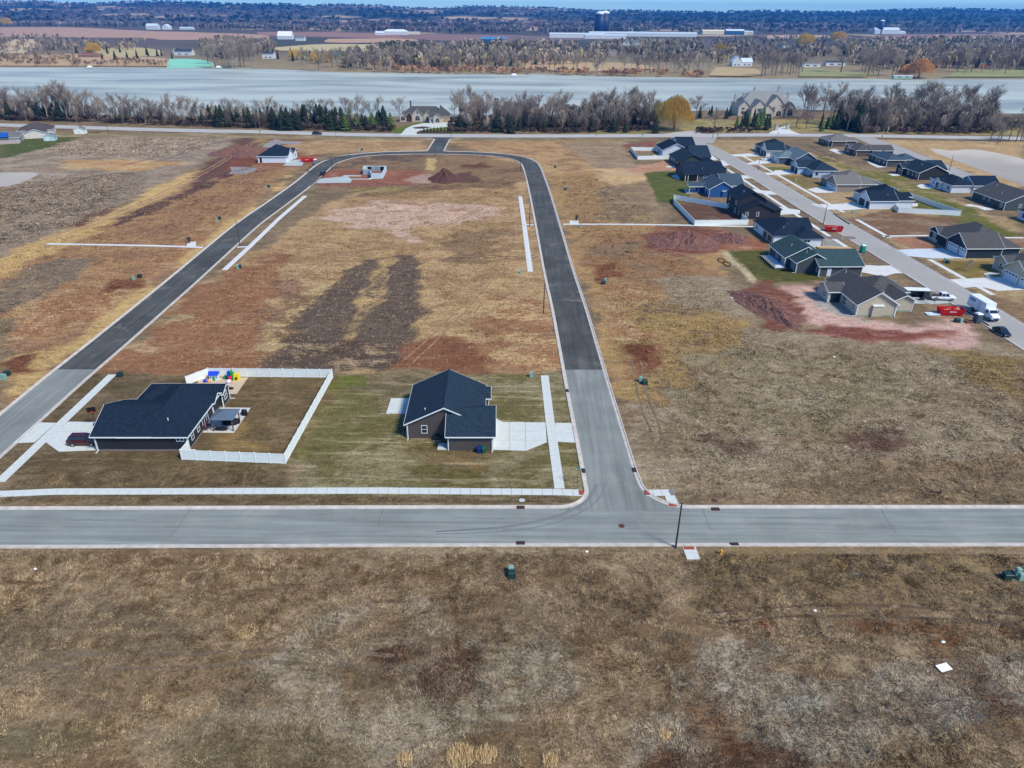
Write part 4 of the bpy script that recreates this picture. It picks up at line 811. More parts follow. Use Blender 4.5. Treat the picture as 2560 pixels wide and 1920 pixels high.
house('house', 'black two-storey house behind the white fenced dirt yard', 82, 251, 2.2,
      [(76.9, 248.3, 86.2, 260.2, 5.7, 'gy', .52), (77.0, 243.9, 88.4, 250.5, 2.8, 'gy', .46), (84, 246, 91.3, 258, 2.8, 'hy', .46)], sd_black, slate_d, mat('trim_dark', C(44, 50, 54), .5),
      ops=[(1, 'w', 'S', 1.5, .95, .95, 1.45, white_trim), (1, 'w', 'S', 5.2, .95, .95, 1.45, white_trim), (0, 'w', 'W', 1.0, .8, 1.6, 1.6, white_trim, (2, 1)), (0, 'w', 'W', 1.0, 3.4, 1.6, 1.5, white_trim, (2, 1)), (0, 'w', 'W', 4.5, .5, 2.0, 2.0, dark_metal, (2, 1)), (0, 'w', 'W', 8.5, .8, 1.4, 1.5, white_trim), (0, 'w', 'W', 8.5, 3.4, 1.4, 1.5, white_trim), (1, 'w', 'W', 2.0, .9, 1.5, 1.2, white_trim, (2, 1))], vents=[(0, 79.5, 251.5, 7.4)])
F_ = house('house', 'house under construction in white wrap beside the dirt piles', 85, 221, 2.2,
      [(78.4, 214.3, 91.0, 231.5, 2.9, 'hy', .40), (84.5, 210.9, 92.0, 222, 2.9, 'hy', .40), (85, 222, 93, 231, 2.9, 'gx', .42)], wrap_m, slate_d, mat('trim_dark', C(44, 50, 54), .5),
      ops=[(0, 'w', 'W', 5.0, .1, 3.4, 2.1, lumber, (4, 1), ), (0, 'w', 'W', 1.0, .1, 3.4, 2.1, lumber, (4, 1)), (0, 'w', 'W', 13.5, .9, 1.6, 1.2, lumber, (2, 1)), (1, 'w', 'S', 2.0, 1.6, .8, .6, black_m), (1, 'w', 'S', 3.0, 1.6, .8, .6, black_m)], vents=[(0, 82.2, 217, 4.1), (0, 84, 219, 4.4)])
house('house', 'dark grey house with green slate roof and railed white deck', 82, 193, 2.2,
      [(74.7, 191.7, 85.8, 203.5, 2.8, 'gy', .52), (76.0, 186.9, 85.4, 192.6, 2.8, 'gy', .52), (81.0, 184.1, 92.6, 196.5, 2.8, 'gx', .42)], sd_grey, green_r,
      ops=[(0, 'w', 'W', .7, .5, 1.9, 1.9, None, (3, 2)), (0, 'w', 'W', 5.6, .9, 1.3, 1.3), (1, 'w', 'W', 1.4, .5, 2.1, 1.9, None, (3, 2)), (2, 'd', 'S', 2.2, 1.1, 2.2, door_w), (2, 'w', 'W', 1.0, .9, .8, 1.4)],
      vents=[(0, 77.6, 196, 4.8), (1, 79, 189, 4.9)], spouts=[(0, 'W', .1), (1, 'W', .1), (2, 'S', .1)])
house('house', 'beige house with charcoal roof on the bare red lot', 84, 163, 1.8,
      [(79.2, 155.8, 88.3, 173.0, 2.85, 'gy', .60), (76.2, 164.6, 80, 170.2, 2.85, 'gx', .45), (86, 164.3, 95.2, 174.2, 2.85, 'hx', .46), (89.4, 158.6, 93.8, 166, 2.85, 'gy', .5)], sd_beige, char_r,
      ops=[(0, 'w', 'W', 1.3, .9, 1.2, 1.5, None, (2, 2)), (0, 'w', 'W', 5.6, .3, 2.0, 2.2, None, (3, 2)), (1, 'w', 'W', 1.2, .9, 2.0, 1.5, None, (3, 2)), (1, 'd', 'S', .6, 2.6, 2.3, glass), (0, 'b', 'S', 3.4, 2.4, .05, 2.6, sd_beige, .5, 'chimney_chase'), (0, 'b', 'S', 3.3, 2.6, 2.6, 2.85, white_trim, .65, 'ledge')],
      vents=[(0, 82.0, 170, 5.7), (0, 85.2, 157.2, 5.0)], spouts=[(0, 'S', 8.9), (0, 'W', .1), (1, 'S', .1)], found=mat('foundation_green_grey', C(132, 146, 132), .9))
# east of the concrete street
house('house', 'white house with black garage doors at the top of the concrete street', 131, 375, 2.2,
      [(124, 366, 137.5, 385, 2.9, 'hy', .52), (123.2, 365.2, 132, 373.5, 2.9, 'gx', .72)], sd_white, slate,
      ops=[(1, 'g', 'W', .8, 2.6, door_b, 2.3), (1, 'g', 'W', 4.3, 3.3, door_b, 2.3), (0, 'b', 'W', 9, 7, 0, 2.7, stone_d, .15, 'stone_skirt')], vents=[(0, 133, 369, 4.2)])
house('house', 'pale grey hip-roofed house with slate blue garage and white car outside', 131, 348, 2.2,
      [(123.2, 346.6, 134, 357, 2.9, 'hx', .42), (128.4, 340.2, 139, 356, 2.9, 'gy', .58)], sd_slate, lgrey_r,
      ops=[(0, 'g', 'W', 1.0, 5.0, door_w, 2.3, 0, white_trim), (0, 'g', 'W', 7.2, 2.6, door_w, 2.3, 0, white_trim), (0, 'b', 'S', .4, 4.4, .1, 2.5, sd_slate, .05, 'wall_panel'), (1, 'b', 'W', .4, 5, .0, 2.0, stone_d, .15, 'stone_skirt')])
house('house', 'pale blue house with navy hip roof and skylights', 131, 320, 2.2,
      [(124.2, 322.7, 134, 331, 2.9, 'gx', .55), (127.8, 315, 138.5, 329, 2.9, 'hy', .50)], sd_lblue, slate,
      ops=[(0, 'g', 'W', .6, 2.6, door_b, 2.3), (0, 'g', 'W', 4.2, 3.6, door_b, 2.3), (1, 'w', 'S', 1.0, .9, 1.0, 1.3, dark_metal), (1, 'w', 'S', 7.6, .9, 1.0, 1.3, dark_metal), (1, 'b', 'W', .1, 3, 0, 1.1, stone_d, .15, 'stone_skirt')])
house('house', 'taupe house with warm grey roof and two white garage doors', 135, 295, 2.2,
      [(127.5, 288, 142.5, 304, 2.9, 'hy', .50), (126.6, 287.6, 136, 296.2, 2.9, 'gx', .60)], sd_taupe, grey_r,
      ops=[(1, 'g', 'W', .7, 2.5, door_w, 2.2, 3, white_trim), (1, 'g', 'W', 4.0, 4.2, door_w, 2.2, 4, white_trim)])
house('house', 'white house with navy roof and fenced triangular yard', 135, 268, 2.2,
      [(127.6, 259.6, 137.2, 269, 2.9, 'gx', .55), (129.5, 260.4, 143.5, 276.5, 2.9, 'hy', .54), (142, 266.4, 146, 271.5, 2.9, 'gx', .35)], sd_white, slate_d,
      ops=[(0, 'g', 'W', .7, 2.4, door_b, 2.4, 0, white_trim), (0, 'g', 'W', 4.1, 4.4, door_b, 2.4, 0, white_trim), (2, 'w', 'S', 1.6, .8, 1.6, 1.6, None, (2, 2))], vents=[(0, 134.5, 262, 4.2)])
house('house', 'dark navy house with charcoal roof and two white garage doors', 137, 212, 2.0,
      [(130.2, 202, 145.5, 221.3, 2.9, 'hy', .56), (129.6, 201.5, 140, 211.2, 2.9, 'gx', .62), (130.1, 216.6, 136, 221.6, 2.9, 'gx', .6)], sd_navy, char_r,
      ops=[(1, 'g', 'W', .5, 2.7, door_w, 2.3, 3, white_trim), (1, 'g', 'W', 4.0, 4.9, door_w, 2.3, 4, white_trim), (2, 'w', 'W', 1.4, .9, 1.8, 1.5, None, (3, 2)), (2, 'b', 'W', .2, 4.6, .0, .9, stone_m, .12, 'stone_skirt')])
house('house', 'beige stone garage house with grey roof at the right picture edge', 140, 184, 2.0,
      [(134, 178, 150, 194, 2.9, 'hy', .5), (130.6, 175, 142, 185.2, 2.9, 'gx', .58), (133, 187, 140, 192.5, 2.9, 'gx', .5)], sd_beige, char_r,
      ops=[(1, 'g', 'W', .4, 2.6, door_w, 2.3, 2, white_trim), (1, 'g', 'W', 4.1, 5.0, door_w, 2.3, 4, white_trim), (2, 'w', 'W', 1.4, .8, 1.8, 1.5, None, (2, 2))])
# the row along the second concrete street
house('house', 'low grey-roofed hip house nearest the county road', 173, 403, 2.2, [(166.2, 397.4, 181, 410, 2.9, 'hx', .40), (167.6, 396.4, 175, 400, 2.9, 'gx', .4)], sd_br2, grey_r,
      ops=[(0, 'w', 'W', 2, .9, 1.2, 1.4), (0, 'w', 'W', 6, .9, 1.2, 1.4), (0, 'w', 'W', 9, .9, 1.2, 1.4)], vents=[(0, 174, 399.6, 3.9)])
house('house', 'brown hip house with grey roof and pale paved patio', 176, 375, 2.2, [(168.6, 368.3, 178, 381.8, 2.9, 'hy', .44), (176, 367.4, 186.5, 375.8, 2.9, 'gx', .44), (168.2, 375, 173, 380, 2.9, 'gx', .5)], sd_br2, char_r,
      ops=[(0, 'w', 'W', 1.5, .9, 1.2, 1.4), (2, 'w', 'W', 1.2, .6, 2.0, 1.8, None, (2, 2))])
house('house', 'charcoal hip house with many small windows in the back row', 177, 350, 2.2, [(171.4, 341.9, 180, 359.3, 2.9, 'hy', .42), (178, 342.8, 186.4, 352, 2.9, 'hx', .42)], sd_grey, mid_r,
      ops=[(0, 'w', 'W', 2, .7, 1.4, 1.7, None, (2, 2)), (0, 'w', 'W', 6, .7, 1.8, 1.7, None, (2, 2)), (0, 'w', 'W', 9, .7, 1.8, 1.7, None, (2, 2)), (0, 'w', 'W', 13.5, .9, 1.0, 1.4)])
house('house', 'black gabled house with white trim and slate roof in the back row', 177, 319, 2.2, [(171.2, 312, 184, 327.3, 2.9, 'gy', .46), (180, 318, 186.6, 331, 2.9, 'gx', .44), (169.8, 323, 175, 328, 2.9, 'gx', .55)], sd_black, slate,
      ops=[(0, 'w', 'W', 1.2, .6, 1.4, 1.6), (0, 'w', 'W', 4.2, .6, 1.2, 1.6), (0, 'w', 'W', 7.4, .6, 2.2, 1.8, None, (3, 2)), (2, 'w', 'W', 1.2, .5, 2.0, 1.9, None, (2, 2))], vents=[(0, 175, 318, 5)])
house('house', 'white house with two separate navy roofs in the back row', 179, 295, 2.2, [(171.8, 287.4, 181.6, 302.5, 2.9, 'hy', .44), (180.4, 287.0, 190.6, 297, 2.9, 'gx', .52), (171.0, 294.0, 175.6, 298.4, 2.9, 'gx', .5)], sd_white, slate_d,
      ops=[(0, 'w', 'W', 1.6, .9, 1.5, 1.3, dark_metal, (2, 1)), (2, 'w', 'W', 1.2, .4, 1.8, 1.9, dark_metal, (2, 2)), (0, 'w', 'W', 12, .9, 1.0, 1.2, dark_metal)], vents=[(0, 177, 290, 4.6)])
house('house', 'green-grey gabled house with plain long back wall and charcoal roof', 182, 268, 2.2, [(175.2, 258.7, 190.5, 277.5, 2.9, 'gy', .44), (186, 262, 197, 272, 2.9, 'gx', .4)], lapped('siding_green_grey', C(70, 80, 80)), char_r,
      ops=[(0, 'w', 'W', 1.2, .8, 1.3, 1.4, None, (2, 2)), (0, 'd', 'W', 4.2, 1.4, 2.2, glass), (0, 'w', 'W', 8.6, 1.2, .9, 1.2), (0, 'w', 'W', 11.6, 1.2, .9, 1.2), (0, 'w', 'S', 5.2, 1.1, 1.1, 1.3, None, (2, 1))], vents=[(0, 178, 266, 4.5), (0, 181, 274, 5.6)])
house('house', 'white house with navy roof cut by the right picture edge', 181, 241, 2.2, [(174.2, 232, 188, 248, 2.9, 'hy', .44)], sd_white, slate_d, ops=[(0, 'w', 'W', 13, .9, 1.0, 1.4, dark_metal), (0, 'w', 'W', 10.6, .9, 1.0, 1.4, dark_metal)])
# far left
house('house', 'brown-roofed house with white windows by the left end of the county road', -264, 417, 24, [(-272, 411, -256, 427, 3.0, 'hy', .40), (-268, 402, -258, 412, 2.8, 'gy', .35)], lapped('siding_cream', C(206, 198, 188)), brown_r,
      ops=[(0, 'w', 'E', 1, .8, 2.2, 1.6, None, (3, 1)), (0, 'w', 'E', 5, .8, 1.2, 1.6), (0, 'w', 'E', 8.5, .8, 1.2, 1.6), (0, 'w', 'E', 12, .8, 1.2, 1.6), (1, 'w', 'E', 3, .8, 2, 1.4)])
house('house', 'grey-roofed house with a large blue tarpaulin on its roof', -264, 390, 22, [(-270, 384, -257.4, 398, 2.9, 'hx', .40)], lapped('siding_pinkish', C(178, 162, 156)), grey_r, ops=[(0, 'w', 'E', 2, .6, 1.8, 1.8, None, (2, 1)), (0, 'd', 'E', 6, 2, 2.2, glass), (0, 'w', 'E', 10, .8, 1.4, 1.4)])
house('house', 'plain grey-roofed house at the left picture edge', -270, 371, 22, [(-280, 364, -262, 380, 2.9, 'hx', .36)], lapped('siding_pinkish', C(178, 162, 156)), grey_r)
house('shed', 'small white shed with grey roof on the left lawn by the county road', -242.6, 422, 8, [(-245.2, 420, -240, 424, 2.4, 'gy', .5, .25)], lapped('siding_cream2', C(222, 226, 214)), grey_r, cat='shed', ops=[(0, 'd', 'S', 1.8, 1.4, 1.9, door_w)])
house('shed', 'pale teal garden shed behind the brown-roofed house', -245.4, 397.6, 15, [(-248, 395.4, -243, 400, 2.3, 'gy', .5, .25)], lapped('siding_teal', C(170, 196, 194)), lgrey_r, cat='shed', ops=[(0, 'd', 'S', .8, 1.8, 1.9, door_w)])
# the stone house on the shore: steep gables, chimney, arched windows
def arch_win(parent, w, face, u, ww, z0, z1, frame=stone_m):
    mb = MB(); n = 8; x0, y0 = w[0], w[1]
    P = [(u, z0), (u + ww, z0)] + [(u + ww / 2 + ww / 2 * math.cos(math.pi * i / n), z1 - ww / 2 + ww / 2 * math.sin(math.pi * i / n)) for i in range(n + 1)]
    mb.add([(x0 + a, y0 - .05, z) for a, z in P] + [(x0 + a, y0 + .1, z) for a, z in P], [tuple(range(len(P)))] + [(i, (i + 1) % len(P), (i + 1) % len(P) + len(P), i + len(P)) for i in range(len(P))])
    fo_ = mb.build('window', glass, parent)
    m2 = MB(); m2.box(x0 + u - .15, y0 - .1, z0 - .2, x0 + u + ww + .15, y0 - .0, z0); m2.box(x0 + u + ww / 2 - .06, y0 - .1, z0, x0 + u + ww / 2 + .06, y0, z1); m2.box(x0 + u, y0 - .09, z0 + (z1 - z0) * .5, x0 + u + ww, y0, z0 + (z1 - z0) * .5 + .1); m2.build('frame', frame, fo_)
cream = mat('limestone', C(190, 180, 164), .9, .14, 2, bump=.03, bscale=4)
m1 = [(-71, 483, -44, 494, 3.6, 'hx', .82), (-64.6, 481.2, -57.6, 490, 3.8, 'gy', 1.02), (-57.4, 481.6, -51.6, 490, 3.5, 'gy', .95), (-72.2, 481.2, -68.2, 488, 3.5, 'gy', 1.0), (-68.1, 481.8, -64.7, 486, 3.5, 'gy', 1.0, .3, {'wall': mat('dark_timber', C(70, 50, 42), .8)}), (-50.4, 473.4, -45.6, 482, 3.5, 'gy', .95), (-53, 474.6, -50, 482, 3.2, 'gx', .7), (-50.8, 480, -40.8, 490.5, 3.6, 'hx', .92)]
L1 = house('house', 'stone lake house with steep grey gables and circular drive', -57, 484, 1.5, m1, cream, char_r, mat('trim_sand', C(206, 196, 180), .6),
      ops=[(7, 'g', 'S', 6.0, 3.6, mat('door_tan', C(172, 140, 120), .7), 2.6), (4, 'd', 'S', 1.0, 1.5, 2.5, mat('door_brown', C(86, 58, 48), .7)), (6, 'w', 'S', .8, 1.0, 1.6, 1.3)])
lw = lambda k: [m1[k][0] + 57, m1[k][1] - 484, m1[k][2] + 57, m1[k][3] - 484]
arch_win(L1, lw(1), 'S', 2.2, 2.6, .9, 3.6); arch_win(L1, lw(2), 'S', 1.7, 2.4, .9, 3.3); arch_win(L1, lw(3), 'S', .7, 2.6, .9, 3.3); arch_win(L1, lw(5), 'S', 1.2, 2.4, .9, 3.2); arch_win(L1, lw(1), 'S', 3.0, 1.0, 5.0, 6.2); arch_win(L1, lw(2), 'S', 2.5, .8, 4.6, 5.4); arch_win(L1, lw(5), 'S', 2.0, .8, 4.4, 5.3)
MB().box(-9.2, 3.5, 5, -8.2, 4.5, 11.5).box(-9.3, 3.4, 11.5, -8.1, 4.6, 11.8).build('chimney', stone_d, L1); MB().lathe([(.7, 7.6), (.7, 8.6), (.9, 8.7), (.05, 9.8)], 10.6, 1.2, 8).build('cupola', stone_d, L1)
m2_ = [(154, 526, 192, 544, 6.5, 'hx', .85), (172, 522, 184, 532, 6.8, 'gy', 1.0), (184.5, 521, 191, 530, 5.4, 'gy', 1.0), (160, 517.5, 171, 530, 5.0, 'gy', .95), (153, 524, 161, 534, 5.6, 'gy', .95), (166, 514, 174, 524, 4.2, 'gy', .9), (176, 528, 190, 546, 8, 'hy', .8)]
L2 = house('mansion', 'sprawling pale stone mansion with many gables and chimneys by the lake', 173, 530, 2, m2_, cream, stone_r, mat('trim_pale', C(196, 188, 176), .6), cat='mansion', ops=[(1, 'w', 'S', 3.2, 3.6, 2.2, 2.4, None, (3, 2)), (5, 'w', 'S', 2.4, .8, 3, 2.0, None, (3, 1)), (3, 'w', 'S', 3.8, 3.6, 3, 2, None, (3, 1)), (4, 'w', 'S', 2, 1, 3, 2.2, None, (3, 1)), (4, 'w', 'S', 2, 4, 2, 1.4, None, (2, 1))])
l2 = lambda k: [m2_[k][0] - 173, m2_[k][1] - 530, m2_[k][2] - 173, m2_[k][3] - 530]
arch_win(L2, l2(2), 'S', 1.6, 3.2, .8, 5.0); arch_win(L2, l2(1), 'S', 1.0, 3.4, .2, 4.6); arch_win(L2, l2(1), 'S', 6.6, 3.4, .2, 3.6)
for x, y, z in ((-6, 8, 16.5), (11, 8, 17.5), (-14, 5, 13.0), (-20, 4, 12.0), (17, 5, 13.5)): MB().box(x - .8, y - .7, 8, x + .8, y + .7, z).box(x - .95, y - .85, z, x + .95, y + .85, z + .35).lathe([(.35, z + .35), (.45, z + 1.2), (.05, z + 1.7)], x, y, 8).build('chimney', stone_m, L2)
MB().lathe([(2.0, 6), (2.0, 11), (2.4, 11), (.05, 15)], -2.5, 9, 10).build('turret', stone_r, L2)
tp = MB(); q_ = np.array([(-3.0, -4.6, 5.0), (2.6, -5.2, 4.3), (.5, -.6, 6.15), (-2.4, -.2, 6.1)]); tp = MB().add([tuple(p) for p in [(-3.2, -7.25, 3.3), (3.0, -7.25, 3.3), (2.2, -2.6, 5.05), (-2.8, -2.6, 5.05)]], [(0, 1, 2, 3)])
tob = tp.build('tarpaulin', mat('blue_tarp', C(30, 84, 158), .5, .15, 1), None); tob.location = (-264, 390, .22); tob.rotation_euler = (0, 0, R(22)); tag(tob, 'blue tarpaulin laid over the grey roof at far left', 'tarpaulin')
# lakeside and far-shore buildings
def barn(name, label, X, Y, w, d, h, pitch, wall, roof, rot=0, kind='gx', ops=(), cat='building', z=0):
    o = house(name, label, X, Y, rot, [(X - w / 2, Y - d / 2, X + w / 2, Y + d / 2, h, kind, pitch, .3)], wall, roof, ops=ops, cat=cat); o.location.z = z; return o
pw = mat('far_white_wall', C(206, 208, 206), .7); pr = mat('far_metal_roof', C(206, 214, 220), .5); pg = mat('far_green_wall', C(130, 150, 136), .7); dk = mat('far_dark_roof', C(60, 66, 74), .8); bl = mat('far_blue_wall', C(40, 92, 128), .7); brk = mat('far_brick', C(146, 100, 82), .8); tn = mat('far_tan', C(176, 160, 138), .8)
for lab, a, b, w, d, h, p, wm, rm, kd in (
    ('brown brick house with wide roof on the far shore beside the yellow willow', 228, 143, 30, 14, 3.4, .35, brk, mat('far_brown_roof', C(128, 84, 66), .8), 'hx'),
    ('white house with dark roofs above the green slope on the far shore', 462, 138, 26, 12, 5, .6, pw, dk, 'gx'), ('white wing next to the dark-roofed house above the green slope', 446, 137, 9, 14, 6, .8, pw, dk, 'gy'),
    ('white far-shore house among trees left of the yellow bushes', 673, 146, 16, 10, 6, .5, pw, dk, 'gx'), ('grey house behind the yellow willows on the far shore', 808, 142, 22, 12, 4, .6, tn, grey_r, 'gx'), ('dark green roofed barn behind the far shore trees', 850, 139, 30, 12, 4, .4, pg, mat('far_green_roof', C(70, 96, 92), .7), 'gx'),
    ('white gabled house in a clearing on the far shore at right', 1838, 165, 12, 14, 6, 1.0, pw, mat('far_pale_roof', C(214, 222, 226), .6), 'gy'), ('white wing right of the gabled house in the clearing', 1864, 165, 14, 10, 5, .9, pw, mat('far_pale_roof2', C(196, 206, 212), .6), 'gx'),
    ('long low white house behind the lawn tree on the far shore', 2085, 164, 26, 10, 4, .4, pw, dk, 'gx'), ('white terrace house left of the lawn tree on the far shore', 2025, 167, 24, 8, 4, .4, pw, grey_r, 'gx'),
    ('dark house among trees at the far right shore', 2455, 170, 16, 10, 6, .6, brk, dk, 'gx'), ('pale cottage with chimney among the far trees', 1955, 133, 18, 12, 6, .8, pw, lgrey_r, 'gy'), ('white cottage gable among the far evergreens', 1565, 114, 14, 14, 5, .9, pw, lgrey_r, 'gy'), ('second white cottage right of the far evergreen gable', 1585, 114, 16, 14, 5, .7, pw, lgrey_r, 'gx'),
    ('tan house in the far trees below the dairy sheds', 1530, 139, 12, 12, 5, .6, tn, grey_r, 'gx'), ('small pale boathouse on the far right shore', 2255, 196, 20, 5, 2.5, .2, mat('boathouse_green', C(150, 178, 160), .7), pr, 'gx')):
    X_, Y_ = g(a, b, FAR_Z); barn('house', lab, X_, Y_, w, d, h, p, wm, rm, 0, kd, cat='house', z=FAR_Z, ops=[(0, 'w', 'S', w * .2, 1, w * .2, 1.6), (0, 'w', 'S', w * .6, 1, w * .2, 1.6)])
for lab, a, b, w, d, h, p, wm, rm, kd in (
    ('white barn with pale roof on the far farm at left', 384, 74, 38, 26, 12, .5, pw, pr, 'gx'), ('second pale shed right of the white far-left barn', 418, 74, 22, 30, 9, .7, pw, pr, 'gy'), ('long white shed on the far field at left', 468, 74, 46, 16, 6, .3, pw, pr, 'gx'),
    ('white gabled barn behind the far-shore wood', 715, 98, 34, 22, 7, .9, pw, mat('far_offwhite_roof', C(226, 222, 210), .7), 'gx'), ('small white house right of the gabled far barn', 752, 102, 20, 14, 6, .6, pw, lgrey_r, 'gx'),
    ('long arched white shed on the far brown field', 990, 87, 72, 24, 9, .45, pw, mat('far_arch_roof', C(226, 232, 234), .5), 'hx'), ('cream lean shed at the right of the arched far shed', 1022, 86, 66, 14, 6, .2, mat('far_cream', C(226, 212, 178), .7), pr, 'gx'), ('cluster house left of the arched far shed', 950, 88, 24, 18, 6, .5, pw, pr, 'gx'),
    ('blue sided long building at the edge of the far wood', 1234, 107, 56, 20, 8, .4, bl, mat('far_blue_roof', C(70, 130, 170), .6), 'gx'),
    ('long white dairy shed left of the dark silos', 1442, 95, 150, 26, 9, .3, pw, mat('far_white_roof', C(190, 198, 202), .6), 'gx'), ('white dairy shed in front of the dark silos', 1512, 97, 110, 24, 8, .3, pw, MATS['far_white_roof'], 'gx'), ('very long white dairy barn right of the dark silos', 1606, 91, 320, 30, 8, .3, pw, MATS['far_white_roof'], 'gx'), ('short white upper barn above the long dairy barn', 1587, 80, 50, 18, 10, .3, pw, MATS['far_white_roof'], 'gx'),
    ('cream long barn on the far farm right of the dairy', 1795, 86, 110, 26, 10, .3, MATS['far_cream'], MATS['far_cream'], 'gx'), ('blue-grey long barn on the far farm', 1835, 87, 60, 24, 12, .4, bl, pr, 'gx'), ('pale shed at the right end of the far farm', 1858, 87, 60, 20, 9, .3, MATS['far_cream'], pr, 'gx'),
    ('white barn beside the dark twin silo at far right', 2212, 85, 90, 30, 14, .5, pw, pr, 'gx'), ('low white shed at the right of the far right barn', 2240, 85, 60, 24, 6, .3, pw, pr, 'gx')):
    X_, Y_ = g(a, b, FAR_Z); barn('barn', lab, X_, Y_, w, d, h, p, wm, rm, 0, kd, cat='barn', z=FAR_Z)
silo_m = mat('silo_navy', C(28, 48, 84), .5, .08, .05); tank_w = mat('tank_white', C(232, 232, 228), .5)
for k, (a, b, r_, h) in enumerate(((1498, 89, 16, 58), (1509, 89, 16, 60), (2199, 85, 9, 42))):
    X_, Y_ = g(a, b, FAR_Z); t = thing('silo', ['left navy silo of the dairy pair across the lake', 'right navy silo of the dairy pair across the lake', 'single dark silo beside the far right white barn'][k], 'silo', (X_, Y_, FAR_Z))
    MB().lathe([(r_, 0), (r_, h)], 0, 0, 16).build('shell', silo_m, t, True); MB().lathe([(r_, h), (r_ * .7, h + r_ * .35), (.3, h + r_ * .5)], 0, 0, 16).build('dome', tank_w, t, True)
for k, (a, b, tp_) in enumerate(((2033, 82, 59), (2161, 80, 58), (2325, 84, 62), (2512, 84, 63), (1902, 88, 64), (1785, 80, 62), (353, 70, 46), (477, 72, 50))):
    X_, Y_ = g(a, b, FAR_Z); h = 55.0
    t = thing('pylon', ['steel pylon over the far farm, leftmost of the right-hand line', 'steel pylon left of the far right white barn', 'steel pylon right of the far right white barn', 'steel pylon over the far fields nearest the right edge', 'slim white mast beyond the far wood', 'water tower mast above the tan far trees', 'slim mast over the far left farm', 'second slim mast right of the far left barn'][k], 'pylon', (X_, Y_, FAR_Z))
    q = MB()
    for sx, sy in ((-1, -1), (1, -1), (1, 1), (-1, 1)): q.tube((sx * 4, sy * 4, 0), (sx * .6, sy * .6, h), .5, .4, 4)
    q.build('lattice', grey_metal, t); q = MB()
    for z in (.7, .82, .94): q.tube((-8, 0, h * z), (8, 0, h * z), .5, .5, 4)
    q.build('crossarm', grey_metal, t)
# ------------------------------------------------------------------ white vinyl fences: posts and panels one by one
_fm = {}
def fence(label, P, h=1.8, step=2.4, name='fence'):
    t = thing(name, label, 'fence', (P[0][0], P[0][1], 0)); o = A_(P[0])
    if 'post' not in _fm: _fm['post'] = MB().box(-.065, -.065, 0, .065, .065, h + .05).frustum(-.085, -.085, .085, .085, h + .05, -.02, -.02, .02, .02, h + .15).mesh('post', vinyl)
    ends = []
    for a, b in zip(P, P[1:]):
        a, b = A_(a) - o, A_(b) - o; n = max(1, int(round(np.linalg.norm(b - a) / step))); L_ = np.linalg.norm(b - a) / n; key = round(L_, 2)
        if key not in _fm:
            m = MB(); hw = L_ / 2 - .06; m.box(-hw, -.02, .2, hw, .02, h - .12); m.box(-hw, -.04, .06, hw, .04, .2); m.box(-hw, -.04, h - .12, hw, .04, h)
            for i in range(1, 10): x = -hw + 2 * hw * i / 10; m.box(x - .008, -.026, .2, x + .008, .026, h - .12)
            _fm[key] = m.mesh('panel', vinyl)
        an = math.atan2(b[1] - a[1], b[0] - a[0])
        for i in range(n):
            c_ = a + (b - a) * (i + .5) / n; link('panel', _fm[key], t, (c_[0], c_[1], 0), an)
            if i or not len(ends): p = a + (b - a) * i / n; link('post', _fm['post'], t, (p[0], p[1], 0), an)
        ends.append(1); link('post', _fm['post'], t, (b[0], b[1], 0), an)
    return t
fence('tall white vinyl fence round the yard of the dark charcoal house', [(-50.95, 96.0), (-51.05, 93.65), (-34.75, 92.7), (-34.1, 122.1), (-57.6, 122.2), (-60.4, 118.6)])
fence('white fence round the lawn of the topmost white house', [(73.0, 379), (59.3, 379.5), (59.05, 354.2), (74.2, 355.8)])
fence('white fence round the bare dirt yard of the black house', [(76.9, 258), (60.0, 272.0), (58.7, 264.6), (59.7, 235.0), (77.6, 236.2), (77.6, 243.6)])
fence('white fence round the triangular yard of the white house', [(137.0, 259.5), (135.9, 254.4), (155.8, 250.6), (151.5, 279), (144, 276)])
fence('white fence section behind the taupe house', [(141.5, 318), (147.5, 308), (150.0, 285)])
# ------------------------------------------------------------------ vehicles
_wheel = {}
def wheel(parent, x, y, r_, w=.22, dual=False):
    k = (r_, w)
    if k not in _wheel:
        a = MB(); a.tube((0, -w / 2, 0), (0, w / 2, 0), r_, r_, 16); b = MB(); b.tube((0, -w / 2 - .012, 0), (0, w / 2 + .012, 0), r_ * .62, r_ * .62, 10); _wheel[k] = (a.mesh('tyre', tyre_m), b.mesh('rim', rim_m))
    t = link('wheel', _wheel[k][0], parent, (x, y, r_)); link('rim', _wheel[k][1], t)
def loft(secs):                                # secs: (x, half width, z0, z1, top half width)
    m = MB(); vs_ = []
    for x, w, z0, z1, wt in secs:
        zm = z0 + (z1 - z0) * .55
        vs_ += [(x, -w * .9, z0), (x, w * .9, z0), (x, w, zm), (x, wt, z1), (x, -wt, z1), (x, -w, zm)]
    fs = [(5, 4, 3, 2, 1, 0), tuple(range(len(vs_) - 6, len(vs_)))]
    for i in range(len(secs) - 1):
        for j in range(6): fs.append((i * 6 + j, i * 6 + (j + 1) % 6, (i + 1) * 6 + (j + 1) % 6, (i + 1) * 6 + j))
    return m.add(vs_, fs)
auto_glass = mat('auto_glass', C(30, 38, 46), .08, .2, 2, spec=.7); lamp_c = mat('lamp_clear', C(222, 226, 228), .15, .05, 4, spec=.6); lamp_r = mat('lamp_red', C(150, 24, 22), .2, .1, 4)
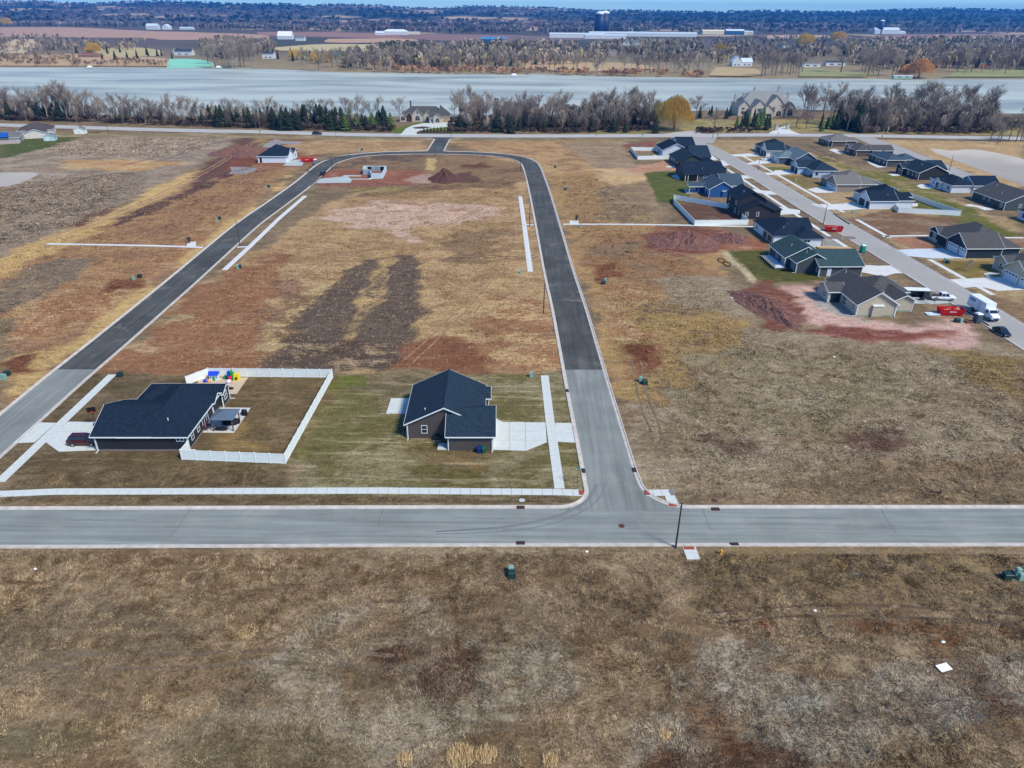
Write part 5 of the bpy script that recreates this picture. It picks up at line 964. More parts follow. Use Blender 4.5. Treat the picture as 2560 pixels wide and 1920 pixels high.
def car(label, loc, rot, col, L_=4.6, W_=1.85, H_=1.45, kind='sedan', name='car', cat='car', group=None):
    t = thing(name, label, cat, (loc[0], loc[1], loc[2] if len(loc) > 2 else .03), rot, group); h = L_ / 2; w = W_ / 2
    paint_ = mat('car_paint_%02x%02x%02x' % col, C(*col), .25, .05, 2, spec=.6)
    b = .62 if kind == 'sedan' else .72; zb = b * H_
    loft([(-h, w * .86, .42, zb * .88, w * .74), (-h + .18, w * .97, .26, zb * .98, w * .84), (-h * .45, w, .22, zb, w * .90), (h * .35, w, .22, zb, w * .90), (h * .62, w * .98, .24, zb * .95, w * .84), (h - .2, w * .93, .28, zb * .80, w * .76), (h, w * .80, .40, zb * .64, w * .66)]).build('body', paint_, t, False)
    x0, x1 = (-h * .86, h * .44) if kind == 'suv' else (-h * .72, h * .36); y0, y1 = (-h * .80, h * .16) if kind == 'suv' else (-h * .42, h * .06)
    MB().frustum(x0, -w * .88, x1, w * .88, zb - .02, y0, -w * .70, y1, w * .70, H_ - .03).build('windows', auto_glass, t)
    MB().frustum(y0 - .06, -w * .715, y1 + .06, w * .715, H_ - .07, y0 + .05, -w * .64, y1 - .05, w * .64, H_).build('roof', paint_, t)
    pl = MB()
    for s_ in (-1, 1):
        for fx in (0, .36, .68, 1.0):
            pl.tube((x0 + (x1 - x0) * fx, s_ * w * .885, zb - .02), (y0 + (y1 - y0) * fx, s_ * w * .71, H_ - .04), .045, .04, 4)
    pl.build('pillars', paint_, t)
    for s_ in (-1, 1):
        wheel(t, -h * .60, s_ * (w - .1), .34); wheel(t, h * .62, s_ * (w - .1), .34)
        MB().box(h - .16, s_ * w * .66 - .16, zb * .55, h - .01, s_ * w * .66 + .12, zb * .68).build('headlight', lamp_c, t); MB().box(-h - .005, s_ * w * .68 - .14, zb * .62, -h + .1, s_ * w * .68 + .12, zb * .82).build('taillight', lamp_r, t)
        MB().box(x1 - .35, s_ * (w + .02) - .1, zb - .02, x1 - .22, s_ * (w + .02) + .1, zb + .12).build('mirror', paint_, t)
    if kind == 'suv':
        for s_ in (-1, 1): MB().box(y0 + .1, s_ * w * .6 - .02, H_, y1 - .1, s_ * w * .6 + .02, H_ + .05).build('roof_rail', black_m, t)
    return t
car('dark red estate car parked on the drive of the charcoal house', (-68.4, 98.0, .06), R(3), (66, 18, 26), 4.8, 1.9, 1.68, 'suv')
car('black car standing on the loop street near the foundation', (g(808, 437)[0], g(808, 437)[1]), R(92), (22, 24, 28), 4.7, 1.9, 1.6, 'suv')
car('dark pickup-like car driving on the county road', (g(804, 330)[0], 424.5, .05), R(-3), (48, 40, 36), 5.4, 1.95, 1.75, 'suv')
car('white car parked before the pale grey garage', (120.5, 355.6, .06), R(8), (226, 228, 230), 4.6, 1.85, 1.5)
car('black car parked at the kerb in front of the box truck', (g(2503, 835)[0], g(2503, 835)[1]), R(-88), (20, 24, 28), 4.6, 1.85, 1.45)
white_paint = mat('truck_white', C(228, 232, 234), .35, .03, 1)
def box_truck():
    x, y = g(2462, 792); t = thing('box_truck', 'white box truck parked at the kerb beside the beige house', 'truck', (x, y, .03), R(-88))
    MB().box(-5.6, -1.2, 1.05, .9, 1.2, 3.6).build('cargo_box', white_paint, t); fr = MB(); fr.box(-5.5, -.5, .6, 3.3, .5, .9); fr.build('chassis', dark_metal, t)
    loft([(1.0, 1.1, .7, 2.5, .98), (2.0, 1.12, .65, 2.45, .95), (2.45, 1.12, .65, 1.75, .98), (3.5, 1.02, .65, 1.45, .85), (3.7, .9, .7, 1.2, .8)]).build('cab', white_paint, t)
    MB().frustum(1.95, -.98, 2.47, .98, 1.72, 1.98, -.86, 2.05, .86, 2.40).build('windscreen', auto_glass, t)
    for s_ in (-1, 1):
        MB().box(1.2, s_ * 1.09 - .03, 1.65, 1.9, s_ * 1.09 + .03, 2.25).build('side_window', auto_glass, t); MB().box(3.55, s_ * .75 - .15, .95, 3.72, s_ * .75 + .15, 1.15).build('headlight', lamp_c, t); MB().box(1.8, s_ * 1.35 - .08, 1.7, 1.95, s_ * 1.35 + .08, 2.2).build('mirror', black_m, t)
        wheel(t, -3.6, s_ * .95, .48, .5); wheel(t, 2.7, s_ * .95, .48, .28)
        MB().box(-5.7, s_ * 1.2 - .05, 1.0, .95, s_ * 1.2 + .05, 1.1).build('rail', grey_metal, t)
    MB().box(-5.0, -1.225, 2.5, -3.0, -1.2, 3.1).build('logo_panel', mat('sticker_teal', C(96, 140, 156), .5), t); MB().box(-1.9, -1.22, 1.2, -.6, -1.2, 3.3).build('side_door', mat('door_pale', C(206, 212, 216), .4), t)
    MB().box(3.66, -.7, .78, 3.76, .7, 1.05).build('grille', black_m, t)
box_truck()
def pickup():
    x, y = g(2354, 750); t = thing('pickup', 'white crew-cab pickup hitched to the work trailer', 'pickup', (x, y, .05), R(-4)); w = .98
    loft([(-2.9, w * .95, .5, 1.1, w * .9), (-.55, w, .45, 1.12, w * .92), (1.3, w, .45, 1.15, w * .9), (2.6, w * .96, .5, 1.08, w * .82), (2.9, w * .86, .55, .95, w * .74)]).build('body', white_paint, t)
    MB().frustum(-.7, -w * .9, 1.45, w * .9, 1.1, -.5, -w * .72, .8, w * .72, 1.86).build('windows', auto_glass, t); MB().box(-.58, -w * .73, 1.82, .86, w * .73, 1.9).build('roof', white_paint, t)
    MB().box(-2.8, -w * .75, 1.1, -.75, w * .75, 1.16).build('bed_cover', black_m, t)
    pl = MB()
    for s_ in (-1, 1):
        for a, b in ((-.68, -.5), (.3, .12), (1.42, .8)): pl.tube((a, s_ * w * .9, 1.1), (b, s_ * w * .72, 1.85), .06, .05, 4)
        wheel(t, -1.9, s_ * (w - .12), .42, .28); wheel(t, 1.9, s_ * (w - .12), .42, .28)
        MB().box(2.75, s_ * .68 - .16, .8, 2.92, s_ * .68 + .16, .98).build('headlight', lamp_c, t); MB().box(-2.95, s_ * .85 - .06, .75, -2.86, s_ * .85 + .06, 1.05).build('taillight', lamp_r, t)
    pl.build('pillars', white_paint, t); MB().box(2.82, -.45, .62, 2.95, .45, .9).build('grille', black_m, t)
pickup()
def trailer():
    x, y = g(2288, 748); t = thing('trailer', 'open-sided dark work trailer with white roof behind the pickup', 'trailer', (x, y, .05), R(-4))
    MB().box(-2.9, -1.1, .55, 2.6, 1.1, .7).build('floor', dark_metal, t); MB().box(-2.95, -1.15, 2.5, 2.65, 1.15, 2.6).build('roof', white_paint, t); MB().box(-2.9, 1.02, .7, 2.6, 1.1, 2.5).build('far_side', black_m, t); MB().box(2.5, -1.05, .7, 2.6, 1.02, 2.5).build('front_wall', black_m, t)
    sh = MB()
    for z in (1.0, 1.35, 1.7, 2.05): sh.box(-2.6, .5, z, 2.3, 1.0, z + .05)
    so_ = sh.build('shelf', grey_metal, t); MB().box(-2.9, -1.1, .7, -2.8, -1.0, 2.5).box(1.1, -1.1, .7, 1.2, -1.0, 2.5).build('post', black_m, t); MB().box(1.2, -1.1, .7, 2.5, -1.05, 2.5).build('side_panel', mat('trailer_charcoal', C(58, 56, 58), .5), t)
    bx = MB(); random.seed(3)
    for i in range(12): a = random.uniform(-2.4, 2); bx.box(a, .55, .72 + .35 * (i % 4), a + .4, .95, .95 + .35 * (i % 4))
    bx.build('toolboxes', mat('tool_grey', C(118, 112, 108), .6, .4, 6), so_)
    for a in (-.9, -.1):
        for s_ in (-1, 1): wheel(t, a, s_ * 1.05, .35, .22)
    MB().frustum(-1.4, -1.24, .4, -1.1, .62, -1.2, -1.24, .2, -1.1, .78).build('mudguard', white_paint, t); MB().tube((2.6, 0, .55), (3.9, 0, .55), .06).build('drawbar', dark_metal, t)
trailer()
# ------------------------------------------------------------------ dumpsters, toilets, pallets, timber
red_m = mat('dumpster_red', C(196, 26, 34), .45, .1, 2)
def dumpster(label, px_, py_, rot, L_=5.2):
    x, y = g(px_, py_); t = thing('dumpster', label, 'dumpster', (x, y, 0), R(rot)); h = L_ / 2
    s = MB(); fl = .35
    for a in (-1, 1): s.add([(-h + .25, a * 1.0, .2), (h - .25, a * 1.0, .2), (h + .1, a * 1.2, 1.6), (-h - .1, a * 1.2, 1.6), (-h + .25, a * .94, .2), (h - .25, a * .94, .2), (h + .1, a * 1.12, 1.6), (-h - .1, a * 1.12, 1.6)], [(0, 1, 2, 3), (7, 6, 5, 4), (0, 4, 5, 1), (1, 5, 6, 2), (2, 6, 7, 3), (3, 7, 4, 0)])
    s.build('side', red_m, t); e = MB()
    for a in (-1, 1): e.add([(a * (h - .25), -1.0, .2), (a * (h - .25), 1.0, .2), (a * (h + .1), 1.2, 1.6), (a * (h + .1), -1.2, 1.6), (a * (h - .33), -1.0, .2), (a * (h - .33), 1.0, .2), (a * (h + .02), 1.2, 1.6), (a * (h + .02), -1.2, 1.6)], [(0, 1, 2, 3), (7, 6, 5, 4), (3, 2, 6, 7)])
    e.build('end_wall', red_m, t); MB().box(-h + .25, -.95, .18, h - .25, .95, .3).build('floor', rust_iron, t)
    rb = MB()
    for i in range(7):
        xx = -h + .5 + (L_ - 1.0) * i / 6
        for a in (-1, 1): rb.tube((xx, a * 1.02, .25), (xx, a * 1.21, 1.58), .05, .05, 4)
    rb.build('ribs', red_m, t); lg = MB()
    for i in range(9): u = -.75 + i * .17; lg.box(u, -1.20, .92 + .02 * (i % 3), u + .11, -1.13, 1.12 + .05 * (i % 2))
    lg.build('lettering', white_paint, t)
    d = MB(); random.seed(int(px_))
    for i in range(14): a = random.uniform(-h + .5, h - .9); b = random.uniform(-.7, .5); c_ = random.uniform(.8, 1.5); d.tube((a, b, c_), (a + random.uniform(.3, 1.2), b + random.uniform(-.3, .4), c_ + random.uniform(-.2, .4)), .07, .07, 4)
    d.build('debris', lumber, t)
    for a in (-1, 1): MB().tube((a * (h - .6), -.9, .1), (a * (h - .6), .9, .1), .1, .1, 8).build('roller', dark_metal, t)
dumpster('red dumpster filled with scrap wood beside the white box truck', 2374, 786, -4, 5.4); dumpster('red dumpster across from the white-wrapped house', 2083, 578, -12, 5.2); dumpster('red dumpster beside the unfinished white house', 769, 404, 4, 5.6)
def toilet(label, px_, py_, col, roofc, s_=1.0):
    x, y = g(px_, py_); t = thing('portable_toilet', label, 'toilet', (x, y, 0), R(8)); m = mat('toilet_%d_%d_%d' % col, C(*col), .5, .05, 2)
    MB().box(-.58 * s_, -.58 * s_, .12, .58 * s_, .58 * s_, 2.1).build('cabin', m, t); MB().box(-.65 * s_, -.65 * s_, 0, .65 * s_, .65 * s_, .12).build('skid', dark_metal, t)
    MB().frustum(-.62 * s_, -.62 * s_, .62 * s_, .62 * s_, 2.1, -.4 * s_, -.4 * s_, .4 * s_, .4 * s_, 2.35).build('roof', mat('toilet_roof_%d' % roofc[0], C(*roofc), .5), t); d = MB().box(-.4 * s_, -.62 * s_, .2, .4 * s_, -.58 * s_, 2.0).build('door', m, t); MB().box(.25, -.65 * s_, 1.0, .33, -.62 * s_, 1.15).build('handle', grey_metal, d)
toilet('green portable toilet on the kerb opposite the dark navy house', 2155, 631, (0, 132, 110), (196, 224, 220)); toilet('dark grey portable toilet with white top beside the box truck', 2441, 806, (72, 82, 92), (226, 228, 230), 1.15); toilet('grey and white portable toilet beside the unfinished house dumpster', 789, 411, (104, 118, 130), (230, 232, 234), 1.1)
def stack(label, name, px_, py_, rot, L_, W_, n, m, cat):
    x, y = g(px_, py_); t = thing(name, label, cat, (x, y, 0), R(rot)); random.seed(int(px_ + py_))
    for i in range(n): b = MB(); dx = random.uniform(-.3, .3); yy_ = -W_ / 2 + W_ * ((i % 4) + .5) / 4; z = .1 + .14 * (i // 4); b.box(-L_ / 2 + dx, yy_ - W_ / 9, z, L_ / 2 + dx, yy_ + W_ / 9, z + .12); b.build('board', m, t)
stack('bundle of long pale timbers on the gravel by the green toilet', 'timber_pile', 2085, 621, -3, 9.5, 1.6, 10, lumber, 'timber'); stack('dark pallets lying beside the utility boxes near the box truck', 'pallet_pile', 2419, 806, 5, 1.6, 1.3, 8, mat('pallet_brown', C(112, 72, 58), .9), 'pallet')
stack('scattered white insulation offcuts left of the scrap dumpster', 'board_pile', 2330, 786, 10, 3.2, 2.0, 6, mat('foam_board', C(206, 216, 218), .7), 'boards')
# ------------------------------------------------------------------ utility boxes, poles, mailboxes, hydrants, lids
ped_g = mat('pedestal_green', C(128, 162, 146), .5, .06, 3); ped_d = mat('pedestal_dark_green', C(34, 58, 54), .5, .1, 3)
def ped_mesh(m, w, d, h): return MB().frustum(-w / 2 - .04, -d / 2 - .04, w / 2 + .04, d / 2 + .04, 0, -w / 2 - .04, -d / 2 - .04, w / 2 + .04, d / 2 + .04, .08).frustum(-w / 2, -d / 2, w / 2, d / 2, .08, -w / 2 * .94, -d / 2 * .9, w / 2 * .94, d / 2 * .9, h).mesh('cabinet', m)
_pl = ped_mesh(ped_g, .6, .55, .95); _pd = ped_mesh(ped_d, .95, .85, .8); _lid = MB().frustum(-.34, -.3, .34, .3, .95, -.26, -.22, .26, .22, 1.05).mesh('lid', ped_g); _lid2 = MB().frustum(-.5, -.44, .5, .44, .8, -.4, -.34, .4, .34, .9).mesh('lid', ped_d)
def pedestal(label, spots):
    for i, (a, b, dk_) in enumerate(spots):
        x, y = g(a, b); t = thing('utility_box', label[i] if isinstance(label, (list, tuple)) else label, 'utility box', (x, y, 0), R(3 * i), 'utility boxes along the streets')
        link('cabinet', _pd if dk_ else _pl, t); link('lid', _lid2 if dk_ else _lid, t)
W2 = lambda s_: ('pale green utility box ' + s_, 'dark green utility box ' + s_)
pedestal(W2('alone in the field below the near street, centre'), [(1277, 1432, 0), (1280, 1442, 1)])
pedestal(['dark green utility box nearest the right edge below the near street', 'pale utility box behind its twin at the right edge', 'pale utility box in front of its twin at the right edge'], [(2515, 1446, 1), (2542, 1436, 0), (2549, 1449, 0)])
pedestal(W2('on the red soil patch east of the cross street'), [(1601, 954, 0), (1612, 960, 1)])
pedestal(W2('on the dark soil halfway up the loop street, east side'), [(1513, 705, 0), (1509, 710, 1)])
pedestal(W2('by the east bend of the loop street'), [(1388, 414, 0), (1388, 419, 1)]); pedestal(W2('next below the east bend of the loop street'), [(1414, 470, 0), (1413, 475, 1)])
pedestal(['pale green utility box left of the right-hand pavement strip end', 'pale utility box on the path east of the loop street'], [(1303, 683, 0), (1452, 569, 0)])
pedestal(['pale green utility box right of the left-hand pavement strip end', 'dark utility box touching the left-hand pavement strip box'], [(595, 671, 0), (599, 670, 1)])
pedestal(W2('left of the side street beside the bare pole'), [(542, 553, 0), (549, 548, 1)]); pedestal(W2('uppermost left of the side street'), [(665, 471, 0), (672, 468, 1)]); pedestal(W2('left of the side street below the path'), [(334, 700, 0), (350, 694, 1)])
pedestal(['left pale green utility box at the left edge by the side street', 'right pale green utility box at the left edge by the side street', 'dark green utility box at the left edge by the side street'], [(4, 948, 0), (13, 948, 0), (19, 938, 1)])
pedestal(['dark utility box at the top of the left pavement by the charcoal house', 'pale green utility box at the top of the right pavement by the brown house'], [(301, 941, 1), (1328, 942, 0)])
pedestal(['pale utility box on the grass before the fenced white house', 'pale utility box on the lawn below the dark navy house', 'dark utility box on the lawn below the dark navy house', 'pale utility box on the lawn of the pale blue house', 'dark utility box beside the pallets', 'pale utility box beside the pallets', 'pale utility box on the bare soil by the entrance street', 'dark utility box on the bare soil by the entrance street'], [(2133, 533, 0), (2362, 654, 0), (2368, 658, 1), (1988, 454, 0), (2391, 805, 1), (2401, 807, 0), (897, 377, 0), (905, 376, 1)])
def pole(label, base, top, arm=None, sign=False, name='utility_pole'):
    x, y = g(*base); h = height_at(x, y, top[1]); t = thing(name, label, 'pole', (x, y, 0))
    xt, yt = x, y; MB().tube((0, 0, 0), (0, 0, h), .14, .09, 8).build('shaft', pole_wood, t)
    MB().lathe([(.16, 0), (.16, .12), (.1, .14)], 0, 0, 8).build('collar', dark_metal, t)
    if arm:
        MB().tube((0, 0, h - .9), (arm[0], arm[1], h + .5), .06, .05, 6).build('bracket_arm', grey_metal, t)
        MB().frustum(arm[0] - .5, arm[1] - .16, arm[0] + .25, arm[1] + .16, h + .42, arm[0] - .4, arm[1] - .1, arm[0] + .2, arm[1] + .1, h + .58).build('lamp_head', grey_metal, t)
    if sign: MB().box(-.9, -.03, h - .5, .9, .03, h - .25).build('street_sign', mat('sign_green', C(40, 140, 116), .5), t)
pole('dark street lamp pole with bracket arm at the near junction', (1689, 1369), (1702, 1256), (-.9, 1.6), name='street_lamp')
for lab, b, tp_ in (('bare dark pole west of the loop street near its midpoint', (1359, 784), (0, 710)), ('bare dark pole beside the right-hand pavement strip', (1324, 566), (0, 513)), ('bare dark pole standing against the side street asphalt', (600, 613), (0, 552)), ('bare dark pole inside the west bend of the loop', (831, 428), (0, 387)), ('bare dark pole inside the east bend of the loop', (1301, 429), (0, 392)), ('slim pole on the concrete street verge by the red dumpster', (2058, 561), (0, 510)), ('slim pole on the verge before the pale blue house', (1895, 425), (0, 398)), ('slim pole by the second concrete street near the pond', (2373, 427), (0, 388)), ('pole at the corner of the concrete street and the county road', (1781, 346), (0, 316)), ('pale pole by the county road behind the grey hip house', (2134, 330), (0, 312)), ('pole by the drive of the stone lake house', (1128, 342), (0, 318)), ('pole by the county road verge at left', (271, 334), (0, 313))):
    pole(lab, b, tp_)
pole('pole carrying a street name sign where the entrance street meets the loop', (1088, 391), (0, 365), None, True)
def mailbox(label, px_, py_, rot):
    x, y = g(px_, py_); t = thing('cluster_mailbox', label, 'mailbox', (x, y, .05), R(rot)); MB().box(-.4, -.25, .55, .4, .25, 1.75).build('cabinet', black_m, t); MB().box(-.1, -.1, 0, .1, .1, .55).build('pedestal', black_m, t); MB().frustum(-.44, -.3, .44, .3, 1.75, -.4, -.26, .4, .26, 1.82).build('cap', dark_metal, t)
    for i in range(2):
        for j in range(4): MB().box(-.36 + .37 * i, -.27, .62 + .27 * j, -.02 + .37 * i, -.25, .86 + .27 * j).build('door', dark_metal, t)
mailbox('black cluster mailbox on its slab left of the side street', 474, 608, 20); mailbox('black cluster mailbox on its slab east of the loop street', 1441, 552, 0)
def hydrant(label, px_, py_, col=(232, 166, 30)):
    x, y = g(px_, py_); t = thing('fire_hydrant', label, 'hydrant', (x, y, 0)); m = mat('hydrant_%d_%d' % col[:2], C(*col), .5, .1, 3)
    MB().lathe([(.17, 0), (.17, .06), (.11, .08), (.11, .55), (.15, .57), (.15, .62), (.12, .7), (.04, .78)], 0, 0, 12).build('barrel', m, t, False)
    for s_ in (-1, 1): MB().tube((0, 0, .45), (s_ * .22, 0, .45), .06, .06, 8).build('nozzle', m, t)
    MB().tube((0, 0, .42), (0, -.24, .42), .075, .075, 8).build('pumper_nozzle', m, t)
hydrant('yellow fire hydrant beside the pavement stub below the near street', 1802, 1385); hydrant('small brown hydrant on the verge far right of the cross street', 2350, 1205 + 30, (120, 72, 60))
def lid(label, px_, py_, r_, m, z=.03, name='manhole_cover'):
    x, y = g(px_, py_); t = thing(name, label, 'manhole cover', (x, y, z)); MB().lathe([(r_, 0), (r_, .012)], 0, 0, 20).build('frame', dark_metal, t); MB().lathe([(r_ * .86, .012), (r_ * .84, .022)], 0, 0, 20).build('cover', m, t)
lid('rusty round manhole cover in the middle of the junction', 1554, 1315, .42, rust_iron); lid('pale concrete lid in the verge below the brown house', 1305, 1251, .5, concrete, .02); lid('brown iron lid in the grass right of the lamp pole', 1786, 1251, .45, rust_iron, .02)
def inlet(label, px_, py_, rot=1):
    x, y = g(px_, py_); t = thing('storm_inlet', label, 'storm drain', (x, y, .03), R(rot)); MB().box(-.55, -.3, 0, .55, .3, .13).build('curb_box', rust_iron, t); b = MB()
    for i in range(8): b.box(-.5 + i * .13, -.28, .13, -.42 + i * .13, .28, .15)
    b.build('grate', dark_metal, t)
inlet('rusty storm inlet in the north kerb left of the junction', 1302, 1269.5); inlet('rusty storm inlet in the north kerb right of the junction', 1789, 1274); inlet('rusty storm inlet in the south kerb left of the junction', 1302, 1358.5); inlet('rusty storm inlet in the south kerb right of the lamp pole', 1836, 1362)
inlet('storm inlet in the west kerb of the cross street by the green sign', 1458, 1178, 91); inlet('storm inlet in the east kerb of the cross street opposite the sign', 1586, 1176, 91); inlet('storm inlet in the west kerb of the cross street by the brown house', 1418, 978, 91)
x, y = g(1443, 1211); t = thing('street_sign', 'green street name sign on a thin post at the junction', 'street sign', (x, y, 0)); MB().tube((0, 0, 0), (.02, 0, 2.9), .035, .035, 8).build('post', dark_metal, t); sg = mat('sign_green', C(40, 140, 116), .5)
for a in (0, 1):
    b = MB().box(-.5, -.012, 2.62 + .24 * a, .5, .012, 2.84 + .24 * a).build('blade', sg, t); b.rotation_euler.z = R(20 + 90 * a)
    q = MB(); [q.box(-.4 + i * .14, -.016, 2.68 + .24 * a, -.31 + i * .14, .016, 2.78 + .24 * a) for i in range(6)]; q.build('lettering', white_paint, b)
# ------------------------------------------------------------------ the charcoal house's yard
t = thing('gazebo', 'hard-top gazebo with grey pyramid roof on the patio of the charcoal house', 'gazebo', (-47.7, 103.8, .06), R(1)); gz_r = mat('gazebo_roof', C(92, 104, 116), .4, .1, 2)
MB().add([(-2.0, -1.95, 2.25), (2.0, -1.95, 2.25), (2.0, 1.95, 2.25), (-2.0, 1.95, 2.25), (-.3, -.25, 2.95), (.3, -.25, 2.95), (.3, .25, 2.95), (-.3, .25, 2.95)], [(0, 1, 5, 4), (1, 2, 6, 5), (2, 3, 7, 6), (3, 0, 4, 7), (4, 5, 6, 7), (3, 2, 1, 0)]).build('roof', gz_r, t); MB().frustum(-.4, -.35, .4, .35, 2.97, -.1, -.08, .1, .08, 3.15).build('vent_cap', gz_r, t)
for a in (-1, 1):
    for b in (-1, 1): MB().box(a * 1.62 - .08, b * 1.6 - .08, 0, a * 1.62 + .08, b * 1.6 + .08, 2.25).build('post', mat('gazebo_post', C(92, 84, 78), .6), t)
cov = mat('black_cover', C(24, 24, 26), .7, .2, 2)
def lump(name, label, cat, x, y, sx, sy, sz, m, rot=0, z=.06):
    t = thing(name, label, cat, (x, y, z), rot); mb = MB(); n = 12; pr = [(.92, 0), (1.0, .25), (.97, .7), (.75, .95), (.2, 1.0)]
    for r_, zz in pr:
        for i in range(n):
            a = 2 * math.pi * i / n; ca, sa = math.cos(a), math.sin(a); k = 1 / max(abs(ca), abs(sa)) ** .55; mb.v.append((sx * r_ * ca * k, sy * r_ * sa * k, sz * zz * (1 + .05 * math.sin(3 * a))))
    for k in range(4):
        for i in range(n): mb.f.append((k * n + i, k * n + (i + 1) % n, (k + 1) * n + (i + 1) % n, (k + 1) * n + i))
    mb.f.append(tuple(range(4 * n, 5 * n))); mb.build('cover', m, t, True); MB().box(-sx * .7, -sy * .7, 0, -sx * .6, -sy * .6, .1).box(sx * .6, sy * .6, 0, sx * .7, sy * .7, .1).build('feet', dark_metal, t)
lump('covered_sofa', 'black covered outdoor sofa under the gazebo', 'sofa', -47.4, 104.5, 1.3, .6, .8, cov); lump('covered_table', 'black covered round table beside the gazebo sofa', 'table', -46.4, 104.9, .55, .55, .75, cov); lump('covered_grill', 'black covered grill at the far corner of the patio', 'grill', -46.0, 107.6, .5, .4, 1.05, cov); lump('covered_lounger', 'low black covered lounger at the front of the patio', 'lounger', -48.2, 102.6, 1.1, .4, .4, cov)
def chair(label, x, y, rot):
    t = thing('patio_chair', label, 'chair', (x, y, .06), rot, 'dark red patio chairs'); m = mat('chair_maroon', C(92, 40, 42), .7)
    MB().box(-.28, -.28, .4, .28, .28, .46).build('seat', m, t); MB().box(-.28, .24, .46, .28, .30, 1.0).build('backrest', m, t)
    for a in (-.26, .24):
        for b in (-.26, .24): MB().box(a, b, 0, a + .04, b + .04, .4).build('leg', black_m, t)
chair('dark red patio chair against the charcoal house wall, nearer one', -50.6, 102.5, R(90)); chair('dark red patio chair against the charcoal house wall, farther one', -50.6, 103.6, R(90))
t = thing('basketball_hoop', 'black basketball hoop at the drive of the charcoal house', 'hoop', (-69.7, 103.9, .05), R(20)); MB().tube((0, 0, 0), (0, .1, 3.0), .06, .05, 8).build('post', dark_metal, t); MB().box(-.65, -.3, 2.6, .65, -.24, 3.5).build('backboard', black_m, t); MB().lathe([(.23, 2.75), (.25, 2.75), (.25, 2.78), (.23, 2.78)], 0, -.55, 14).build('rim', red_m, t); MB().box(-.4, -.3, 0, .4, .5, .18).build('base', black_m, t)
# toys
def pm(n, *c_): return mat('toy_' + n, C(*c_), .4, .05, 3)
tb, tr, ty, tg, tw = pm('blue', 30, 72, 200), pm('red', 214, 24, 66), pm('yellow', 232, 206, 40), pm('green', 40, 150, 70), pm('white', 214, 226, 220)
t = thing('playhouse', 'small white toy playhouse with blue roof in the fenced yard', 'playhouse', (-56.1, 121.0, .04), R(5)); MB().box(-.75, -.6, 0, .75, .6, 1.2).build('wall', tw, t); MB().add([(-.9, -.75, 1.15), (.9, -.75, 1.15), (.9, .75, 1.15), (-.9, .75, 1.15), (-.9, 0, 1.75), (.9, 0, 1.75)], [(0, 1, 5, 4), (2, 3, 4, 5), (1, 2, 5), (3, 0, 4)]).build('roof', tb, t); MB().box(-.2, -.64, .05, .25, -.6, .9).build('door', tg, t); MB().box(.4, -.63, .55, .65, -.6, .85).box(-.6, -.63, .55, -.35, -.6, .85).build('window', tb, t)
t = thing('play_climber', 'colourful plastic climber with red slide in the fenced yard', 'play set', (-52.6, 120.9, .04), R(3))
MB().box(-.9, -.3, 0, -.55, .5, 1.7).build('tower_side', tb, t); MB().box(-.3, -.3, 0, -.05, .5, 1.9).build('tower_side', tg, t); MB().box(-.55, -.3, .8, -.3, .5, .9).build('platform', tb, t); MB().add([(-.6, -.3, .95), (-.1, -.3, .95), (.15, -2.3, .05), (-.35, -2.3, .05), (-.6, -.3, .8), (-.1, -.3, .8), (.15, -2.3, 0), (-.35, -2.3, 0)], [(0, 1, 2, 3), (7, 6, 5, 4), (0, 4, 5, 1), (1, 5, 6, 2), (2, 6, 7, 3), (3, 7, 4, 0)]).build('slide', tr, t)
MB().frustum(.2, -.5, 1.3, .4, 0, .3, -.4, 1.2, .3, 1.3).build('tunnel', ty, t); MB().box(.05, -.4, 0, .25, .4, 1.5).build('wall_panel', tg, t); MB().tube((.75, -.6, .5), (.75, -.3, .5), .25, .25, 10).build('porthole', black_m, t)
for lab, nm, x, y, m, s_ in (('small green ride-on toy between playhouse and climber', 'ride_on_toy', -54.2, 121.4, tg, .45), ('white toy car left of the red slide', 'toy_car', -52.9, 119.5, tw, .5), ('orange ball-shaped toy by the house roof edge', 'toy_ball', -56.8, 119.9, pm('orange', 230, 160, 80), .35), ('blue bin-shaped toy by the house roof edge', 'toy_bin', -57.5, 119.9, tb, .4)):
    t = thing(nm, lab, 'toy', (x, y, .04), R(20)); MB().lathe([(s_ * .6, .05), (s_, s_ * .5), (s_ * .8, s_ * 1.1), (s_ * .3, s_ * 1.5)], 0, 0, 10).build('body', m, t, True); MB().box(-s_ * .8, -s_ * .5, 0, -s_ * .5, s_ * .5, .12).box(s_ * .5, -s_ * .5, 0, s_ * .8, s_ * .5, .12).build('foot', black_m, t)
lump('covered_firepit', 'dark oval sandbox cover on the play pad corner', 'cover', -52.1, 117.2, .9, .4, .25, cov)
# brown house extras
def bin_(label, x, y, col):
    t = thing('wheelie_bin', label, 'bin', (x, y, .02), R(2)); m = mat('bin_%d_%d_%d' % col, C(*col), .5, .08, 3); MB().frustum(-.27, -.3, .27, .3, .08, -.33, -.38, .33, .38, 1.0).build('tub', m, t); MB().frustum(-.35, -.42, .35, .4, 1.0, -.3, -.34, .3, .34, 1.1).build('lid', m, t)
    for s_ in (-1, 1): wheel(t, s_ * .25, .3, .12, .06)
bin_('blue wheelie bin against the brown house garage', -5.1, 96.35, (24, 40, 116)); bin_('green wheelie bin against the brown house garage', -4.35, 96.35, (22, 92, 62))
t = thing('air_conditioner', 'dark air conditioning unit by the brown gable wall', 'air conditioner', (-12.2, 100.1, 0), R(1)); MB().box(-.45, -.35, .08, .45, .35, .85).build('case', dark_metal, t); MB().lathe([(.3, .85), (.3, .89)], 0, 0, 12).build('fan_grille', black_m, t); MB().box(-.5, -.4, 0, .5, .4, .08).build('pad', concrete, t)
